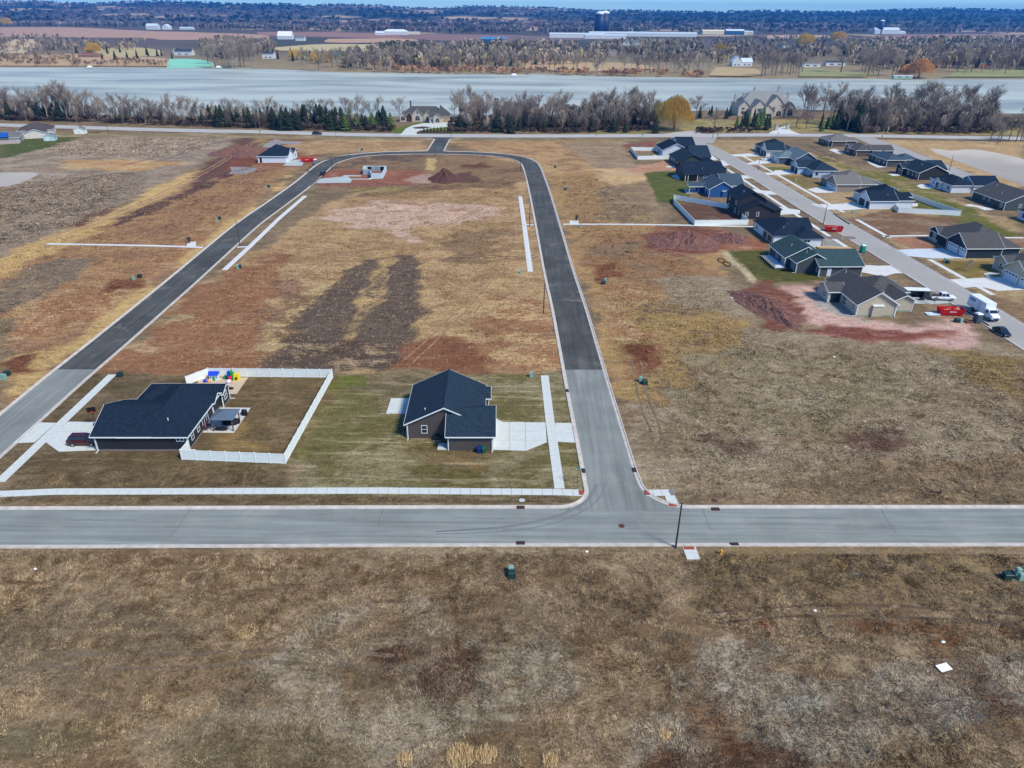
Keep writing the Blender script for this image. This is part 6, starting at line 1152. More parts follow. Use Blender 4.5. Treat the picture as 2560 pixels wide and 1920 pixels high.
t = thing('stepping_slab', 'small concrete side step left of the brown garage wall', 'step', (-10.9, 97.9, 0), R(1)); MB().box(-.9, -.9, 0, .7, .9, .14).build('slab', concrete, t); MB().box(-.9, -.9, .14, .1, .9, .22).build('upper_slab', concrete, t)
# deck with rail on the teal-roofed house
t = thing('deck', 'white deck with dark railing behind the green-roofed grey house', 'deck', (73, 196, 0), R(2)); MB().box(-1.7, -6.2, .35, 1.4, 5.2, .5).build('platform', mat('deck_white', C(206, 214, 218), .6, .08, 2), t)
for i in range(9): yy_ = -6.1 + 11.2 * i / 8; MB().box(-1.72, yy_ - .06, 0, -1.6, yy_ + .06, 1.5).build('post', black_m, t)
MB().box(-1.72, -6.2, 1.4, -1.62, 5.2, 1.48).box(-1.72, -6.2, .62, -1.62, 5.2, .68).box(-1.7, -6.2, 1.4, 1.4, -6.12, 1.48).build('rail', black_m, t); bl_ = MB()
for i in range(60): yy_ = -6.1 + 11.2 * i / 59; bl_.box(-1.68, yy_ - .015, .65, -1.65, yy_ + .015, 1.42)
bl_.build('balusters', black_m, t)
t = thing('outdoor_table', 'dark table set on the ground by the white railed deck', 'table', (74.0, 188.3, 0), R(5)); MB().box(-.9, -.5, .7, .9, .5, .76).build('top', black_m, t)
for a in (-.8, .75):
    for b in (-.4, .35): MB().box(a, b, 0, a + .06, b + .06, .7).build('leg', black_m, t)
# ------------------------------------------------------------------ foundation under construction
t = thing('foundation', 'open concrete house foundation with pale walls on the red lot', 'foundation', (-60, 312, 0), R(1)); fw = mat('foundation_wall', C(190, 204, 204), .85, .1, 1)
for a in ([(-5, 9.4), (4.6, 9.6)], [(4.6, 9.6), (5.2, -6.4)], [(5.2, -6.4), (.7, -6.6)], [(.7, -6.6), (-.3, -1.5)], [(-.3, -1.5), (-1.2, 1.2)], [(-1.2, 1.2), (-4.2, 2.5)], [(-4.2, 2.5), (-5, 9.4)]):
    p, q = A_(a[0]), A_(a[1]); d = (q - p) / np.linalg.norm(q - p); n = A_((-d[1], d[0])) * .14; MB().prism([tuple(p + n), tuple(q + n), tuple(q - n), tuple(p - n)], 0, 2.3).build('wall', fw, t)
for xx in (-2.6, 2.9): MB().box(xx - .8, 9.2, .3, xx + .8, 9.42, 2.0).build('window_buck', black_m, t)
for xx in np.linspace(-1.4, 1.6, 7): MB().box(xx, 9.1, .1, xx + .1, 9.4, 2.4).build('form_panel', mat('form_grey', C(150, 164, 166), .7), t)
MB().box(-12, -1.6, 0, -4.4, -1.3, .35).build('footing', fw, t); MB().box(-12, -8.2, 0, -.3, -7.9, .3).build('footing', fw, t); MB().prism([(-.3, -8.2), (0, -8.2), (.9, -6.6), (.6, -6.6)], 0, .5).build('footing', fw, t)
# ------------------------------------------------------------------ earth heaps
dirt_red = mat('red_dirt', C(118, 82, 70), .95, .35, 1.0, bump=.35, bscale=1.8); dirt_dk = mat('dark_dirt', C(88, 58, 50), .95, .25, 1.2, bump=.25, bscale=1.5)
def heap(label, x, y, rx_, ry_, h, m, rot=0, seed=0, name='dirt_pile', sharp=1.0):
    n, k = 72, 22; vs_ = []; fs = []
    for j in range(k + 1):
        r_ = j / k
        for i in range(n):
            a = 2 * math.pi * i / n; c_, s_ = math.cos(a), math.sin(a); e = 1 + .30 * mnoise.noise((c_ * 1.5 + seed, s_ * 1.5, seed)) + .18 * mnoise.noise((c_ * 5 + seed, s_ * 5, seed)) + .08 * mnoise.noise((c_ * 11, s_ * 11, seed))
            X_, Y_ = rx_ * r_ * c_ * e, ry_ * r_ * s_ * e
            z = h * (1 - r_ ** sharp) ** 1.15 * (1 + .45 * mnoise.noise((X_ * .25 + seed, Y_ * .25, 1))) + .35 * h * (1 - r_) * mnoise.noise((X_ * .8, Y_ * .8, seed)) + .14 * min(1, (1 - r_) * 4) * mnoise.noise((X_ * 2.2, Y_ * 2.2, seed + 3)) * min(h, 2)
            vs_.append((X_, Y_, z - .06 if j == k else max(z, -.02)))
    for j in range(k):
        for i in range(n): fs.append((j * n + i, (j + 1) * n + i, (j + 1) * n + (i + 1) % n, j * n + (i + 1) % n))
    o = MB().add(vs_, fs).build(name, m); o.location = (x, y, 0); o.rotation_euler.z = R(rot); return tag(o, label, 'dirt pile')
hx, hy = g(1108, 455); heap('conical dark red dirt heap right of the open foundation', hx, hy + 5, 7.2, 8, 4.6, dirt_dk, 0, 2)
hx, hy = g(1715, 605); heap('large red dirt heap below the white fenced dirt yard', hx, hy, 12, 8.5, 3.2, dirt_red, 5, 4); hx, hy = g(1830, 597); heap('small red dirt heap left of the white-wrapped house', hx, hy, 5.5, 6, 1.9, dirt_red, 0, 6)
hx, hy = g(1915, 768); heap('long red earth bank left of the beige house', hx, hy, 4.8, 14, 2.0, dirt_red, 18, 9)
hx, hy = g(600, 382); heap('broad red earth mound left of the unfinished white house', hx, hy, 16, 14, 3.4, dirt_red, 0, 13); hx, hy = g(1600, 366); heap('red earth heap behind the topmost white fence', hx, hy, 9, 4, 1.5, dirt_red, 0, 15); hx, hy = g(2093, 585); heap('grey rubble heap under the red dumpster opposite the wrapped house', hx - 1, hy - 4.5, 4.5, 2.4, .8, mat('rubble', C(120, 108, 98), .95, .3, 2, bump=.2, bscale=3), 0, 17)
hx, hy = g(920, 462); heap('low red soil ridge in front of the open foundation', hx, hy, 22, 1.8, .7, dirt_red, 1, 19, sharp=1.6)
# ------------------------------------------------------------------ litter and oddments
board_m = mat('white_board', C(240, 240, 240), .5, .02, 2)
x, y = g(2359, 1671); o = MB().box(-.75, -.45, 0, .75, .45, .03).build('board', board_m); o.location = (x, y, .14); o.rotation_euler = (R(3), R(2), R(18)); tag(o, 'white rectangular board lying in the rough foreground field', 'board')
litter = (('white scrap of paper at the left of the foreground field', 89, 1423), ('white scrap on the grass right of the near junction stub', 1467, 1380), ('white rag in the rough field right of the cross street', 2085, 893), ('white stone near the red foreground tracks', 2037, 1527), ('white stone above the white foreground board', 2358, 1606), ('blue scrap below the near street at right', 2142, 1436), ('white stone by the path bank left of the beige house', 1830, 745), ('white litter in the grey field far left', 135, 507), ('white bag in the field left of the side street', 76, 673))
for i, (lab, a, b) in enumerate(litter):
    x, y = g(a, b); mb = MB(); random.seed(i); n = 7; pts = [((.2 + .1 * random.random()) * math.cos(2 * math.pi * k / n), (.14 + .09 * random.random()) * math.sin(2 * math.pi * k / n), 0) for k in range(n)]
    mb.add(pts + [(p[0] * .6, p[1] * .6, .06 + .05 * random.random()) for p in pts], [tuple(range(n, 2 * n))] + [(k, (k + 1) % n, n + (k + 1) % n, n + k) for k in range(n)]); o = mb.build('litter', board_m if i != 5 else mat('blue_scrap', C(110, 170, 190), .6)); o.location = (x, y, .06); tag(o, lab, 'litter')
x, y = g(1815, 652)
for k, (a, b, s_) in enumerate(((1804, 653, .8), (1817, 661, .8))):
    x, y = g(a, b); mb = MB(); n = 24
    for ring in range(3):
        pr_ = [(s_ * (1 + .08 * ring) * math.cos(2 * math.pi * i / n), 2.4 * s_ * (1 + .06 * ring) * math.sin(2 * math.pi * i / n), .1 + .1 * ring + .05 * math.sin(i)) for i in range(n)]
        for i in range(n): mb.tube(pr_[i], pr_[(i + 1) % n], .045, .045, 5, False)
    o = mb.build('pipe_coil', black_m); o.location = (x, y, 0); tag(o, ['larger black drain pipe coil left of the green lawn corner', 'black drain pipe coil touching the straw strip'][k], 'pipe coil')
sock = mat('silt_sock', C(40, 34, 32), .9, .2, 3)
for k, (P, lab) in enumerate((([(-90.6, 322), (-90.2, 338), (-86, 351), (-79, 360)], 'black silt sock along the outer kerb of the west bend'), ([(-80.7, 290), (-80.6, 305), (-80.6, 322), (-80.6, 338)], 'black silt sock along the inner kerb by the foundation'), (gz((2040, 520), 4.148, [(1500, 1040), (1600, 1100), (1720, 1180), (1790, 1225)]), 'black silt sock along the kerb beside the box truck'), (gz((2040, 320), 4.148, [(180, 890), (330, 990), (350, 1000)]), 'black silt sock on the verge below the fenced white house'))):
    P = smooth_line(P, 2.5); mb = MB()
    for a, b in zip(P, P[1:]): mb.tube((a[0], a[1], .13), (b[0], b[1], .13), .15, .15, 6, False)
    tag(mb.build('silt_sock', sock), lab, 'silt sock')
# green slope cover on the far bank, docks and moored boats
o = MB(); sl = mat('slope_cover', C(138, 204, 168), .6, .10, .15, (4, .3, 1)); P = [(418, 168), (534, 168), (530, 155), (500, 149), (470, 147), (425, 147)]
w_ = [g(416, 169, .5) + (.5,), g(536, 169, .5) + (.5,), g(531, 155, 2.6) + (2.6,), g(500, 149, 3.4) + (3.4,), g(470, 147, 3.6) + (3.6,), g(424, 147, 3.6) + (3.6,)]
nw = len(w_)
ob = MB().add(w_ + [(p[0], p[1], -.5) for p in w_], [tuple(range(nw))] + [(i, i + nw, (i + 1) % nw + nw, (i + 1) % nw) for i in range(nw)]).build('slope_cover', sl); tag(ob, 'pale green erosion cover on the far bank slope at left', 'slope cover')
dock_m = mat('dock_wood', C(204, 198, 190), .8, .1, 1)
for k, (a, b, L_) in enumerate(((222, 171, 9), (375, 170, 12), (545, 171, 12), (612, 172, 16), (772, 179, 28), (1285, 191, 34), (2180, 198, 10), (2410, 192, 22))):
    X_, Y_ = g(a, b, .3); t = thing('dock', ['small dock with a covered boat left of the green slope', 'white dock end left of the green slope', 'dock just right of the green slope', 'long low dock right of the green slope', 'long dock below the yellow far-shore willows', 'longest dock on the far shore at centre', 'small dock below the far right lawn', 'stacked dock sections on the far right shore'][k], 'dock', (X_, Y_, .1))
    MB().box(-L_ / 2, -1, .5, L_ / 2, 1, .8).build('deck', dock_m, t); pp = MB()
    for i in range(5): xx = -L_ / 2 + L_ * i / 4; pp.tube((xx, -.9, -.3), (xx, -.9, 1.2), .12, .12, 6)
    pp.build('piles', dark_metal, t)
    if k in (0, 2, 5): MB().frustum(-2.5, 1.4, 2.5, 3.6, .2, -3.2, 1.1, 3.4, 3.9, 1.4).frustum(-2.8, 1.3, 3.0, 3.7, 1.4, -1.6, 2.0, 1.8, 3.0, 3.0).build('covered_boat', white_paint, t)
# gate piers and garden stones by the mansions, roadside mailboxes
for k, (a, b) in enumerate(((1940, 326), (1968, 323))):
    X_, Y_ = g(a, b); t = thing('gate_pier', ['left stone gate pier at the mansion drive', 'right stone gate pier at the mansion drive'][k], 'gate pier', (X_, Y_, 0)); MB().box(-.9, -.9, 0, .9, .9, 3.0).build('shaft', stone_m, t); MB().frustum(-1.1, -1.1, 1.1, 1.1, 3.0, -.3, -.3, .3, .3, 3.7).build('cap', stone_r, t)
for k, (a, b) in enumerate(((1767, 338), (1794, 341), (1945, 338), (2204, 346), (1491, 341), (1606, 342), (840, 336), (992, 338), (650, 333))):
    X_, Y_ = g(a, b); t = thing('roadside_mailbox', 'small dark mailbox post beside the county road', 'mailbox', (X_, Y_, 0), 0, 'mailbox posts along the county road'); MB().box(-.07, -.07, 0, .07, .07, 1.1).build('post', pole_wood, t); MB().box(-.25, -.3, 1.1, .25, .3, 1.5).build('box', black_m, t)
HAZE_D = 8.2e-5
# ------------------------------------------------------------------ vegetation
bark = mat('bark', C(104, 94, 86), .95, .2, 2); bark_p = mat('bark_pale', C(150, 140, 130), .95, .2, 2)
twig_a = mat('twigs_grey_brown', C(152, 138, 122), .95, .25, .5); twig_b = mat('twigs_purple_brown', C(142, 126, 114), .95, .2, .5); twig_c = mat('twigs_tan', C(152, 136, 120), .95, .2, .5); twig_d = mat('twigs_dark', C(122, 110, 100), .95, .2, .5)
needle = mat('needles', C(44, 56, 36), .9, .35, .8); needle_b = mat('needles_bluish', C(38, 50, 38), .9, .35, .8); needle_l = mat('needles_bright', C(84, 104, 54), .9, .3, .8); willow_m = mat('willow_strands', C(206, 168, 78), .9, .25, .6); willow_o = mat('willow_orange', C(206, 152, 92), .9, .25, .6)
def ribbon3(mb, p, q, w):
    p, q = Vector(p), Vector(q); d = q - p
    if d.length < 1e-4: return
    a = d.orthogonal().normalized() * w; b = d.normalized().cross(a)
    mb.add([p + a, p - a * .5 + b * .87, p - a * .5 - b * .87, q], [(0, 1, 3), (1, 2, 3), (2, 0, 3)])
def bare_tree(seed, H_, spread, nl=7, col=twig_a, bk=bark):
    random.seed(seed); tr = MB(); cr = MB()
    tr.tube((0, 0, -.3), (0, 0, H_ * .30), H_ * .020, H_ * .015, 6); top = Vector((random.uniform(-.3, .3), random.uniform(-.3, .3), H_ * .72)); tr.tube((0, 0, H_ * .3), top, H_ * .015, H_ * .006, 5)
    def grow(p, d, L_, r_, lv):
        q = p + d * L_
        if lv == 0: tr.tube(p, q, r_, r_ * .55, 5, False)
        else: ribbon3(cr, p, q, max(.042, r_ * .8))
        if lv >= 3: return
        n = (6, 6, 5)[lv]
        for i in range(n):
            t_ = .35 + .65 * (i + 1) / n; dd = (d + Vector((random.uniform(-1, 1), random.uniform(-1, 1), random.uniform(-.25, .75))) * .75).normalized()
            grow(p + (q - p) * t_, dd, L_ * random.uniform(.42, .62), r_ * .5, lv + 1)
    for i in range(nl):
        a = 2 * math.pi * (i / nl + random.uniform(-.06, .06)); z = H_ * (.22 + .48 * i / nl); k = spread * (1 - .35 * i / nl)
        grow(Vector((0, 0, z)) + (top - Vector((0, 0, H_ * .3))) * 0, Vector((math.cos(a) * k, math.sin(a) * k, random.uniform(.7, 1.2))).normalized(), H_ * random.uniform(.28, .40), H_ * .0075, 0)
    grow(top, Vector((0, 0, 1)), H_ * .22, H_ * .007, 0)
    return tr.mesh('trunk', bk), cr.mesh('crown', col)
def conifer(seed, H_, Rr, m, tiers=13):
    random.seed(seed); tr = MB(); tr.tube((0, 0, -.3), (0, 0, H_ * .9), H_ * .022, .05, 6); cr = MB()
    for t_ in range(tiers):
        z = H_ * (.07 + .88 * t_ / tiers); r_ = Rr * (1 - t_ / tiers) ** .8 + .15; n = 9 + int(6 * (1 - t_ / tiers))
        for i in range(n):
            a = 2 * math.pi * (i + random.random() * .8) / n; rr_ = r_ * random.uniform(.68, 1.12); dz = H_ * .075 * random.uniform(.7, 1.3); w = rr_ * .30
            c_, s_ = math.cos(a), math.sin(a); tip = (c_ * rr_, s_ * rr_, z - dz * .55)
            cr.add([(c_ * .05, s_ * .05, z + dz * .9), (c_ * rr_ * .6 - s_ * w, s_ * rr_ * .6 + c_ * w, z), tip, (c_ * rr_ * .6 + s_ * w, s_ * rr_ * .6 - c_ * w, z), (c_ * rr_ * .45, s_ * rr_ * .45, z - dz * .6)], [(0, 1, 2), (0, 2, 3), (1, 4, 2), (2, 4, 3)])
    return tr.mesh('trunk', bark), cr.mesh('crown', m)
def willow(seed, H_, Rr, m):
    random.seed(seed); tr = MB(); tr.tube((0, 0, -.3), (0, 0, H_ * .3), H_ * .04, H_ * .03, 7); cr = MB()
    for i in range(9):
        a = i * .7; d = Vector((math.cos(a) * .8, math.sin(a) * .8, 1)).normalized(); tr.tube((0, 0, H_ * .28), d * H_ * .5 + Vector((0, 0, H_ * .28)), H_ * .015, .05, 5, False)
    lobes = [(0, 0, .98, .62), (0, 0, .72, .85)] + [(math.cos(k * 1.26 + random.random()) * Rr * .5, math.sin(k * 1.26 + random.random()) * Rr * .5, random.uniform(.56, .92), random.uniform(.38, .6)) for k in range(7)]
    for lx, ly, lh, lr in lobes:
        for i in range(int(240 * (lr / .5) ** 2)):
            u = random.uniform(0, 2 * math.pi); v = random.random() ** .55; z = H_ * (lh - .42 + .42 * math.sqrt(max(0, 1 - v * v)) * random.uniform(.8, 1.05)); p = Vector((lx + math.cos(u) * v * Rr * lr, ly + math.sin(u) * v * Rr * lr, z))
            ribbon3(cr, p + Vector((0, 0, .2)), p + Vector((random.uniform(-.4, .4) + math.cos(u) * .3, random.uniform(-.4, .4) + math.sin(u) * .3, -min(z - .5, random.uniform(1.2, 4.2)))), .085)
    return tr.mesh('trunk', bark), cr.mesh('crown', m)
BARE = [bare_tree(1, 15, .55, 7, twig_a), bare_tree(2, 15, .75, 8, twig_b), bare_tree(3, 15, .45, 6, twig_a, bark_p), bare_tree(4, 15, .9, 8, twig_c), bare_tree(5, 15, .6, 7, twig_d), bare_tree(6, 15, .65, 9, twig_b, bark_p), bare_tree(7, 15, .35, 9, twig_c, bark_p), bare_tree(8, 15, 1.1, 6, twig_a)]
CON = [conifer(1, 12, 2.6, needle), conifer(2, 12, 3.4, needle_b, 11), conifer(3, 12, 2.0, needle, 15), conifer(4, 12, 3.2, needle_l, 11)]
WIL = [willow(1, 13, 8.5, willow_m), willow(2, 12, 8, willow_o)]
def tree(name, label, cat, X_, Y_, protos, k, H_, base_h, rot, group, z=0, wide=1.0):
    t = thing(name, label, cat, (X_, Y_, z), rot, group); s_ = H_ / base_h; t.scale = (s_ * wide, s_ * wide, s_)
    link('trunk', protos[k][0], t); link('crown', protos[k][1], t)
    return t
def belt(n, x0, x1, yb, protos, ks, h, base_h, name, label, group, cat='tree', z=0, wide=(.9, 1.2), seed=0):
    r = random.Random(seed)
    for i in range(n):
        a = x0 + (x1 - x0) * (i + r.random()) / n; lo, hi = yb(a) if callable(yb) else yb
        X_, Y_ = g(a, r.uniform(lo, hi), z); wv = .5 + .5 * mnoise.noise((a / 38.0, seed * 3.1, 0)) * 1.6
        if protos is BARE and wv < .12: continue
        hh = (h[0] * .72 + (h[1] * 1.12 - h[0] * .72) * min(1, max(0, .55 * wv + .45 * r.random()))); tree(name, label, cat, X_, Y_, protos, r.choice(ks), hh, base_h, r.uniform(0, 6.28), group, z, r.uniform(*wide))
hwN = lambda a: float(np.interp(a, (0, 640, 1280, 1920, 2560), (305, 325, 335, 332, 340)))
AB = 'bare deciduous tree '
belt(26, -40, 240, lambda a: (hwN(a) - 20, hwN(a) - 5), BARE, (0, 1, 4, 5, 6, 7), (14, 19), 15, 'bare_tree', AB + 'in the tall shore belt at the far left', 'bare trees of the left shore belt', seed=1)
belt(40, 230, 620, lambda a: (hwN(a) - 22, hwN(a) - 5), BARE, (0, 2, 6, 4), (10, 14), 15, 'bare_tree', AB + 'in the thin shore belt left of the conifers', 'thin bare trees of the left shore belt', seed=2, wide=(.8, 1.0))
belt(14, 640, 960, lambda a: (300, 314), BARE, (2, 3, 0), (11, 15), 15, 'bare_tree', AB + 'behind the conifer row by the county road', 'bare trees behind the conifer row', seed=3)
belt(34, 1125, 1400, (288, 330), BARE, (0, 1, 2, 5, 6, 7), (14, 19), 15, 'bare_tree', AB + 'in the shore wood right of the stone lake house', 'bare trees of the middle shore wood, left half', seed=4)
belt(36, 1390, 1640, (288, 332), BARE, (1, 5, 0, 3, 6, 7), (13, 18), 15, 'bare_tree', AB + 'in the shore wood left of the big yellow willow', 'bare trees of the middle shore wood, right half', seed=5)
belt(58, 2000, 2480, lambda a: (278, 332 - max(0, 2140 - a) * .25), BARE, (0, 1, 4, 5, 3, 6, 7), (15, 20), 15, 'bare_tree', AB + 'in the dense shore wood right of the pale mansion', 'bare trees of the right shore wood', seed=6)
belt(7, 2470, 2570, (352, 362), BARE, (0, 3, 2), (12, 16), 15, 'bare_tree', AB + 'on the verge by the pond at the right edge', 'bare trees by the right pond', seed=7)
for a, b, h, k, lab in ((1740, 300, 14, 3, 'lone spreading bare tree on the shore lawn right of the yellow willow'), (1785, 332, 12, 3, 'wide bare tree by the drive left of the pale mansion'), (1000, 305, 13, 2, 'pale bare tree at the left end of the stone lake house'), (895, 300, 13, 2, 'slim pale bare tree standing against the water left of the stone house'), (1990, 318, 11, 3, 'bare ornamental tree right of the mansion gate'), (2015, 322, 10, 1, 'second bare ornamental tree right of the mansion gate'), (1960, 296, 9, 1, 'small bare tree in front of the mansion porch')):
    X_, Y_ = g(a, b); tree('bare_tree', lab, 'tree', X_, Y_, BARE, k, h, 15, a, None, 0, 1.3)
CO = 'dark conifer '
belt(5, 20, 180, lambda a: (hwN(a) - 16, hwN(a) - 6), CON, (0, 1), (12, 14), 12, 'conifer', CO + 'among the bare trees at the far left shore', 'conifers in the left shore belt', seed=8, wide=(1.25, 1.7))
belt(11, 500, 680, lambda a: (hwN(a) - 14, hwN(a) - 4), CON, (0, 2), (10, 14), 12, 'conifer', CO + 'in the left half of the conifer row by the county road', 'conifers, left half of the row', seed=9, wide=(1.25, 1.7))
belt(20, 680, 850, (312, 326), CON, (0, 1), (11, 14.5), 12, 'conifer', CO + 'in the right half of the conifer row by the county road', 'conifers, right half of the row', seed=10, wide=(1.25, 1.7))
belt(11, 850, 985, (314, 330), CON, (1, 0, 3), (8, 13.5), 12, 'conifer', CO + 'between the row and the stone lake house', 'conifers left of the stone house', seed=11, wide=(1.25, 1.7))
belt(24, 1140, 1640, (312, 334), CON, (1, 0), (7, 12), 12, 'conifer', 'low dark conifer under the middle shore wood', 'conifers under the middle shore wood', seed=12, wide=(1.1, 1.5))
belt(6, 1745, 1830, (285, 300), CON, (0, 2), (7, 9), 12, 'conifer', CO + 'on the shore lawn left of the pale mansion', 'conifers left of the mansion', seed=13)
belt(12, 1840, 1925, (312, 326), CON, (3, 0, 2), (7, 11), 12, 'conifer', 'green conifer in the hedge before the pale mansion', 'conifers before the mansion', seed=14)
belt(9, 2045, 2115, (320, 330), CON, (0, 3), (8, 11), 12, 'conifer', 'bright green spruce beside the county road right of the mansion', 'spruces right of the mansion', seed=15)
belt(6, 2090, 2160, (300, 331), CON, (1, 0), (14, 18), 12, 'conifer', 'tall dark conifer rising from the right shore wood', 'tall conifers in the right shore wood', seed=16)
X_, Y_ = g(1690, 330); tree('willow', 'large golden willow at the right of the middle shore wood', 'tree', X_, Y_ + 6, WIL, 0, 20, 13, 1, None, 0, 1.0)
for lab, a, b, h, k in (('yellow willow behind the brown brick house on the far shore', 232, 135, 16, 0), ('yellow willow left of the far shore clearing', 742, 150, 14, 0), ('wide yellow willow right of the far shore clearing', 790, 158, 14, 0), ('second wide yellow willow right of the far shore clearing', 818, 156, 13, 0), ('orange willow on the far right shore', 2296, 194, 21, 1), ('small orange willow left of the big one on the far right shore', 2264, 192, 14, 1), ('yellow willow among the far houses at right', 2010, 118, 26, 0), ('second yellow willow among the far houses at right', 1800, 135, 16, 0), ('yellow tree on the far skyline farm at left', 20, 66, 30, 0), ('yellow tree in the village wood at far right', 2095, 112, 28, 0)):
    X_, Y_ = g(a, b, FAR_Z); tree('willow', lab, 'tree', X_, Y_, WIL, k, h, 12.5, a, None, FAR_Z, 1.15)
# far shore front trees
def shore_y(a): return float(np.interp(a, (0, 640, 860, 1280, 1480, 1760, 2560), (169, 172, 181, 187, 190, 195, 198)))
belt(10, -20, 160, (120, 150), BARE, (1, 4), (11, 17), 15, 'bare_tree', AB + 'on the scrubby far bank at the far left', 'bare trees on the far left bank', z=FAR_Z, seed=20, wide=(1.2, 1.6))
belt(22, 520, 640, lambda a: (146, shore_y(a) - 2), BARE, (2, 0, 5), (22, 30), 15, 'bare_tree', 'tall ' + AB + 'right of the green slope on the far shore', 'tall bare trees right of the green slope', z=FAR_Z, seed=21)
belt(26, 740, 1000, lambda a: (158, shore_y(a) - 1), BARE, (0, 2, 5), (15, 24), 15, 'bare_tree', AB + 'on the far bank below the yellow willows', 'bare trees on the far middle bank', z=FAR_Z, seed=22)
belt(26, 1000, 1500, lambda a: (165, shore_y(a) - 2), BARE, (2, 0, 3), (16, 24), 15, 'bare_tree', AB + 'on the far bank at the centre of the lake', 'bare trees on the far centre bank', z=FAR_Z, seed=23)
belt(24, 1480, 1780, lambda a: (172, shore_y(a) - 2), BARE, (2, 3, 5), (15, 22), 15, 'bare_tree', AB + 'on the far bank left of the white gabled house', 'bare trees on the far bank, right of centre', z=FAR_Z, seed=24)
belt(14, 1900, 2010, lambda a: (168, 194), BARE, (1, 4, 0), (18, 24), 15, 'bare_tree', AB + 'between the white gabled house and the far lawn', 'bare trees left of the far lawn', z=FAR_Z, seed=25)
belt(16, 2150, 2250, lambda a: (172, 192), BARE, (1, 0, 3), (20, 28), 15, 'bare_tree', AB + 'left of the orange willow on the far shore', 'bare trees left of the orange willow', z=FAR_Z, seed=26)
belt(20, 2310, 2570, lambda a: (166, 186), BARE, (2, 0, 4), (22, 32), 15, 'bare_tree', AB + 'on the lawn at the far right shore', 'bare trees on the far right lawn', z=FAR_Z, seed=27)
X_, Y_ = g(2102, 182, FAR_Z); tree('bare_tree', 'great pale spreading bare tree on the far shore lawn', 'tree', X_, Y_, BARE, 3, 34, 15, 1, None, FAR_Z, 1.35)
belt(14, 190, 440, lambda a: (130, 152), CON, (0, 2), (9, 15), 12, 'conifer', CO + 'around the houses on the far left shore', 'conifers on the far left shore', z=FAR_Z, seed=28)
belt(10, 660, 830, lambda a: (138, 158), CON, (0, 2), (11, 16), 12, 'conifer', CO + 'around the far shore clearing with willows', 'conifers by the far clearing', z=FAR_Z, seed=29)
# woods beyond the shore: too many to count, one mass each
WOOD_K = 1.4
def wood(name, label, n, poly, cols, h, seed, conif=.1, size=1.0, gap=-.35, n_=26, k_=.16):
    r = np.random.default_rng(seed); P = np.array(poly, float); x0, y0 = P.min(0); x1, y1 = P.max(0); pts = []
    while len(pts) < n:
        a = r.uniform(x0, x1, 4000); b = r.uniform(y0, y1, 4000); ok = (poly_sd(P, a, b) < 0) & (vnoise(a, b * 2.5, 26, seed) + .6 * vnoise(a, b * 2.5, 9, seed + 1) > gap)
        pts += list(zip(a[ok], b[ok]))
    pts = pts[:n]; Vs = []; Ts = []; Cs = []; off = 0
    for a, b in pts:
        X_, Y_ = g(a, b, FAR_Z); hh = r.uniform(*h) * .82; rr_ = hh * r.uniform(.28, .42) * size; con = r.random() < conif
        c_ = np.array(cols[r.integers(len(cols))]) * r.uniform(.75, 1.25); c_ = S3(*np.clip(c_, 0, 255)) * WOOD_K if not con else S3(58, 74, 54) * r.uniform(.7, 1.2)
        if con: q = conif_q(r, hh, rr_ * .8)
        else: q = tuft_q(r, hh, rr_, n_, k_)
        v, t_ = q; Vs.append(v + np.array([X_, Y_, FAR_Z])); Ts.append(t_ + off); off += len(v); Cs.append(np.tile(c_, (len(v), 1)) * r.uniform(.8, 1.2, (len(v), 1)))
    o = stuff(link(name, fastmesh(name, np.concatenate(Vs), np.concatenate(Ts), attr_mat('wood_twigs'), np.concatenate(Cs)))); o['label'] = label; o['category'] = 'wood'; return o
def conif_q(r, h, w):
    n = 10; a = r.uniform(0, 6.28, n); z = r.uniform(.05, .8, n) * h; rr_ = w * (1 - z / h) + .3
    v = []; t_ = []
    for i in range(n): c_, s_ = math.cos(a[i]), math.sin(a[i]); v += [(-s_ * rr_[i] * .7, c_ * rr_[i] * .7, z[i]), (s_ * rr_[i] * .7, -c_ * rr_[i] * .7, z[i]), (c_ * .1, s_ * .1, min(h, z[i] + h * .34))]; t_.append((3 * i, 3 * i + 1, 3 * i + 2))
    return np.array(v), np.array(t_)
def tuft_q(r, h, w, n=26, k_=.16):
    u = r.uniform(0, 6.28, n); el = r.uniform(-.2, 1.5, n); ce, se = np.cos(el), np.sin(el)
    d = np.stack([np.cos(u) * ce * w, np.sin(u) * ce * w, se * h * .42 + h * .52], 1); d[:, 2] = np.minimum(d[:, 2], h)
    base = np.stack([d[:, 0] * .25, d[:, 1] * .25, d[:, 2] * .45], 1); s_ = np.stack([-np.sin(u), np.cos(u), np.zeros(n)], 1) * w * k_
    v = np.stack([base, d + s_, d - s_], 1).reshape(-1, 3); k = np.arange(n * 3).reshape(n, 3)
    tr = np.array([(-.03 * h, 0, 0), (.03 * h, 0, 0), (0, 0, h * .6)]); return np.concatenate([v, tr]), np.concatenate([k, [[3 * n, 3 * n + 1, 3 * n + 2]]])
gb = [(148, 132, 114), (136, 120, 104), (160, 142, 120), (124, 114, 102), (146, 132, 100)]; pb = [(136, 122, 120), (120, 108, 112), (146, 130, 122)]; dkw = [(84, 86, 86), (100, 96, 96), (70, 80, 72)]
wood('wood', 'brown bare wood behind the far left bank', 300, [(-20, 92), (120, 92), (250, 112), (320, 105), (370, 104), (330, 128), (230, 132), (60, 130), (-20, 125)], gb, (9, 15), 31, .06)
wood('wood', 'tall bare wood right of the green slope', 240, [(495, 118), (560, 108), (660, 112), (690, 125), (660, 140), (600, 150), (520, 148)], gb, (16, 24), 32, .05)
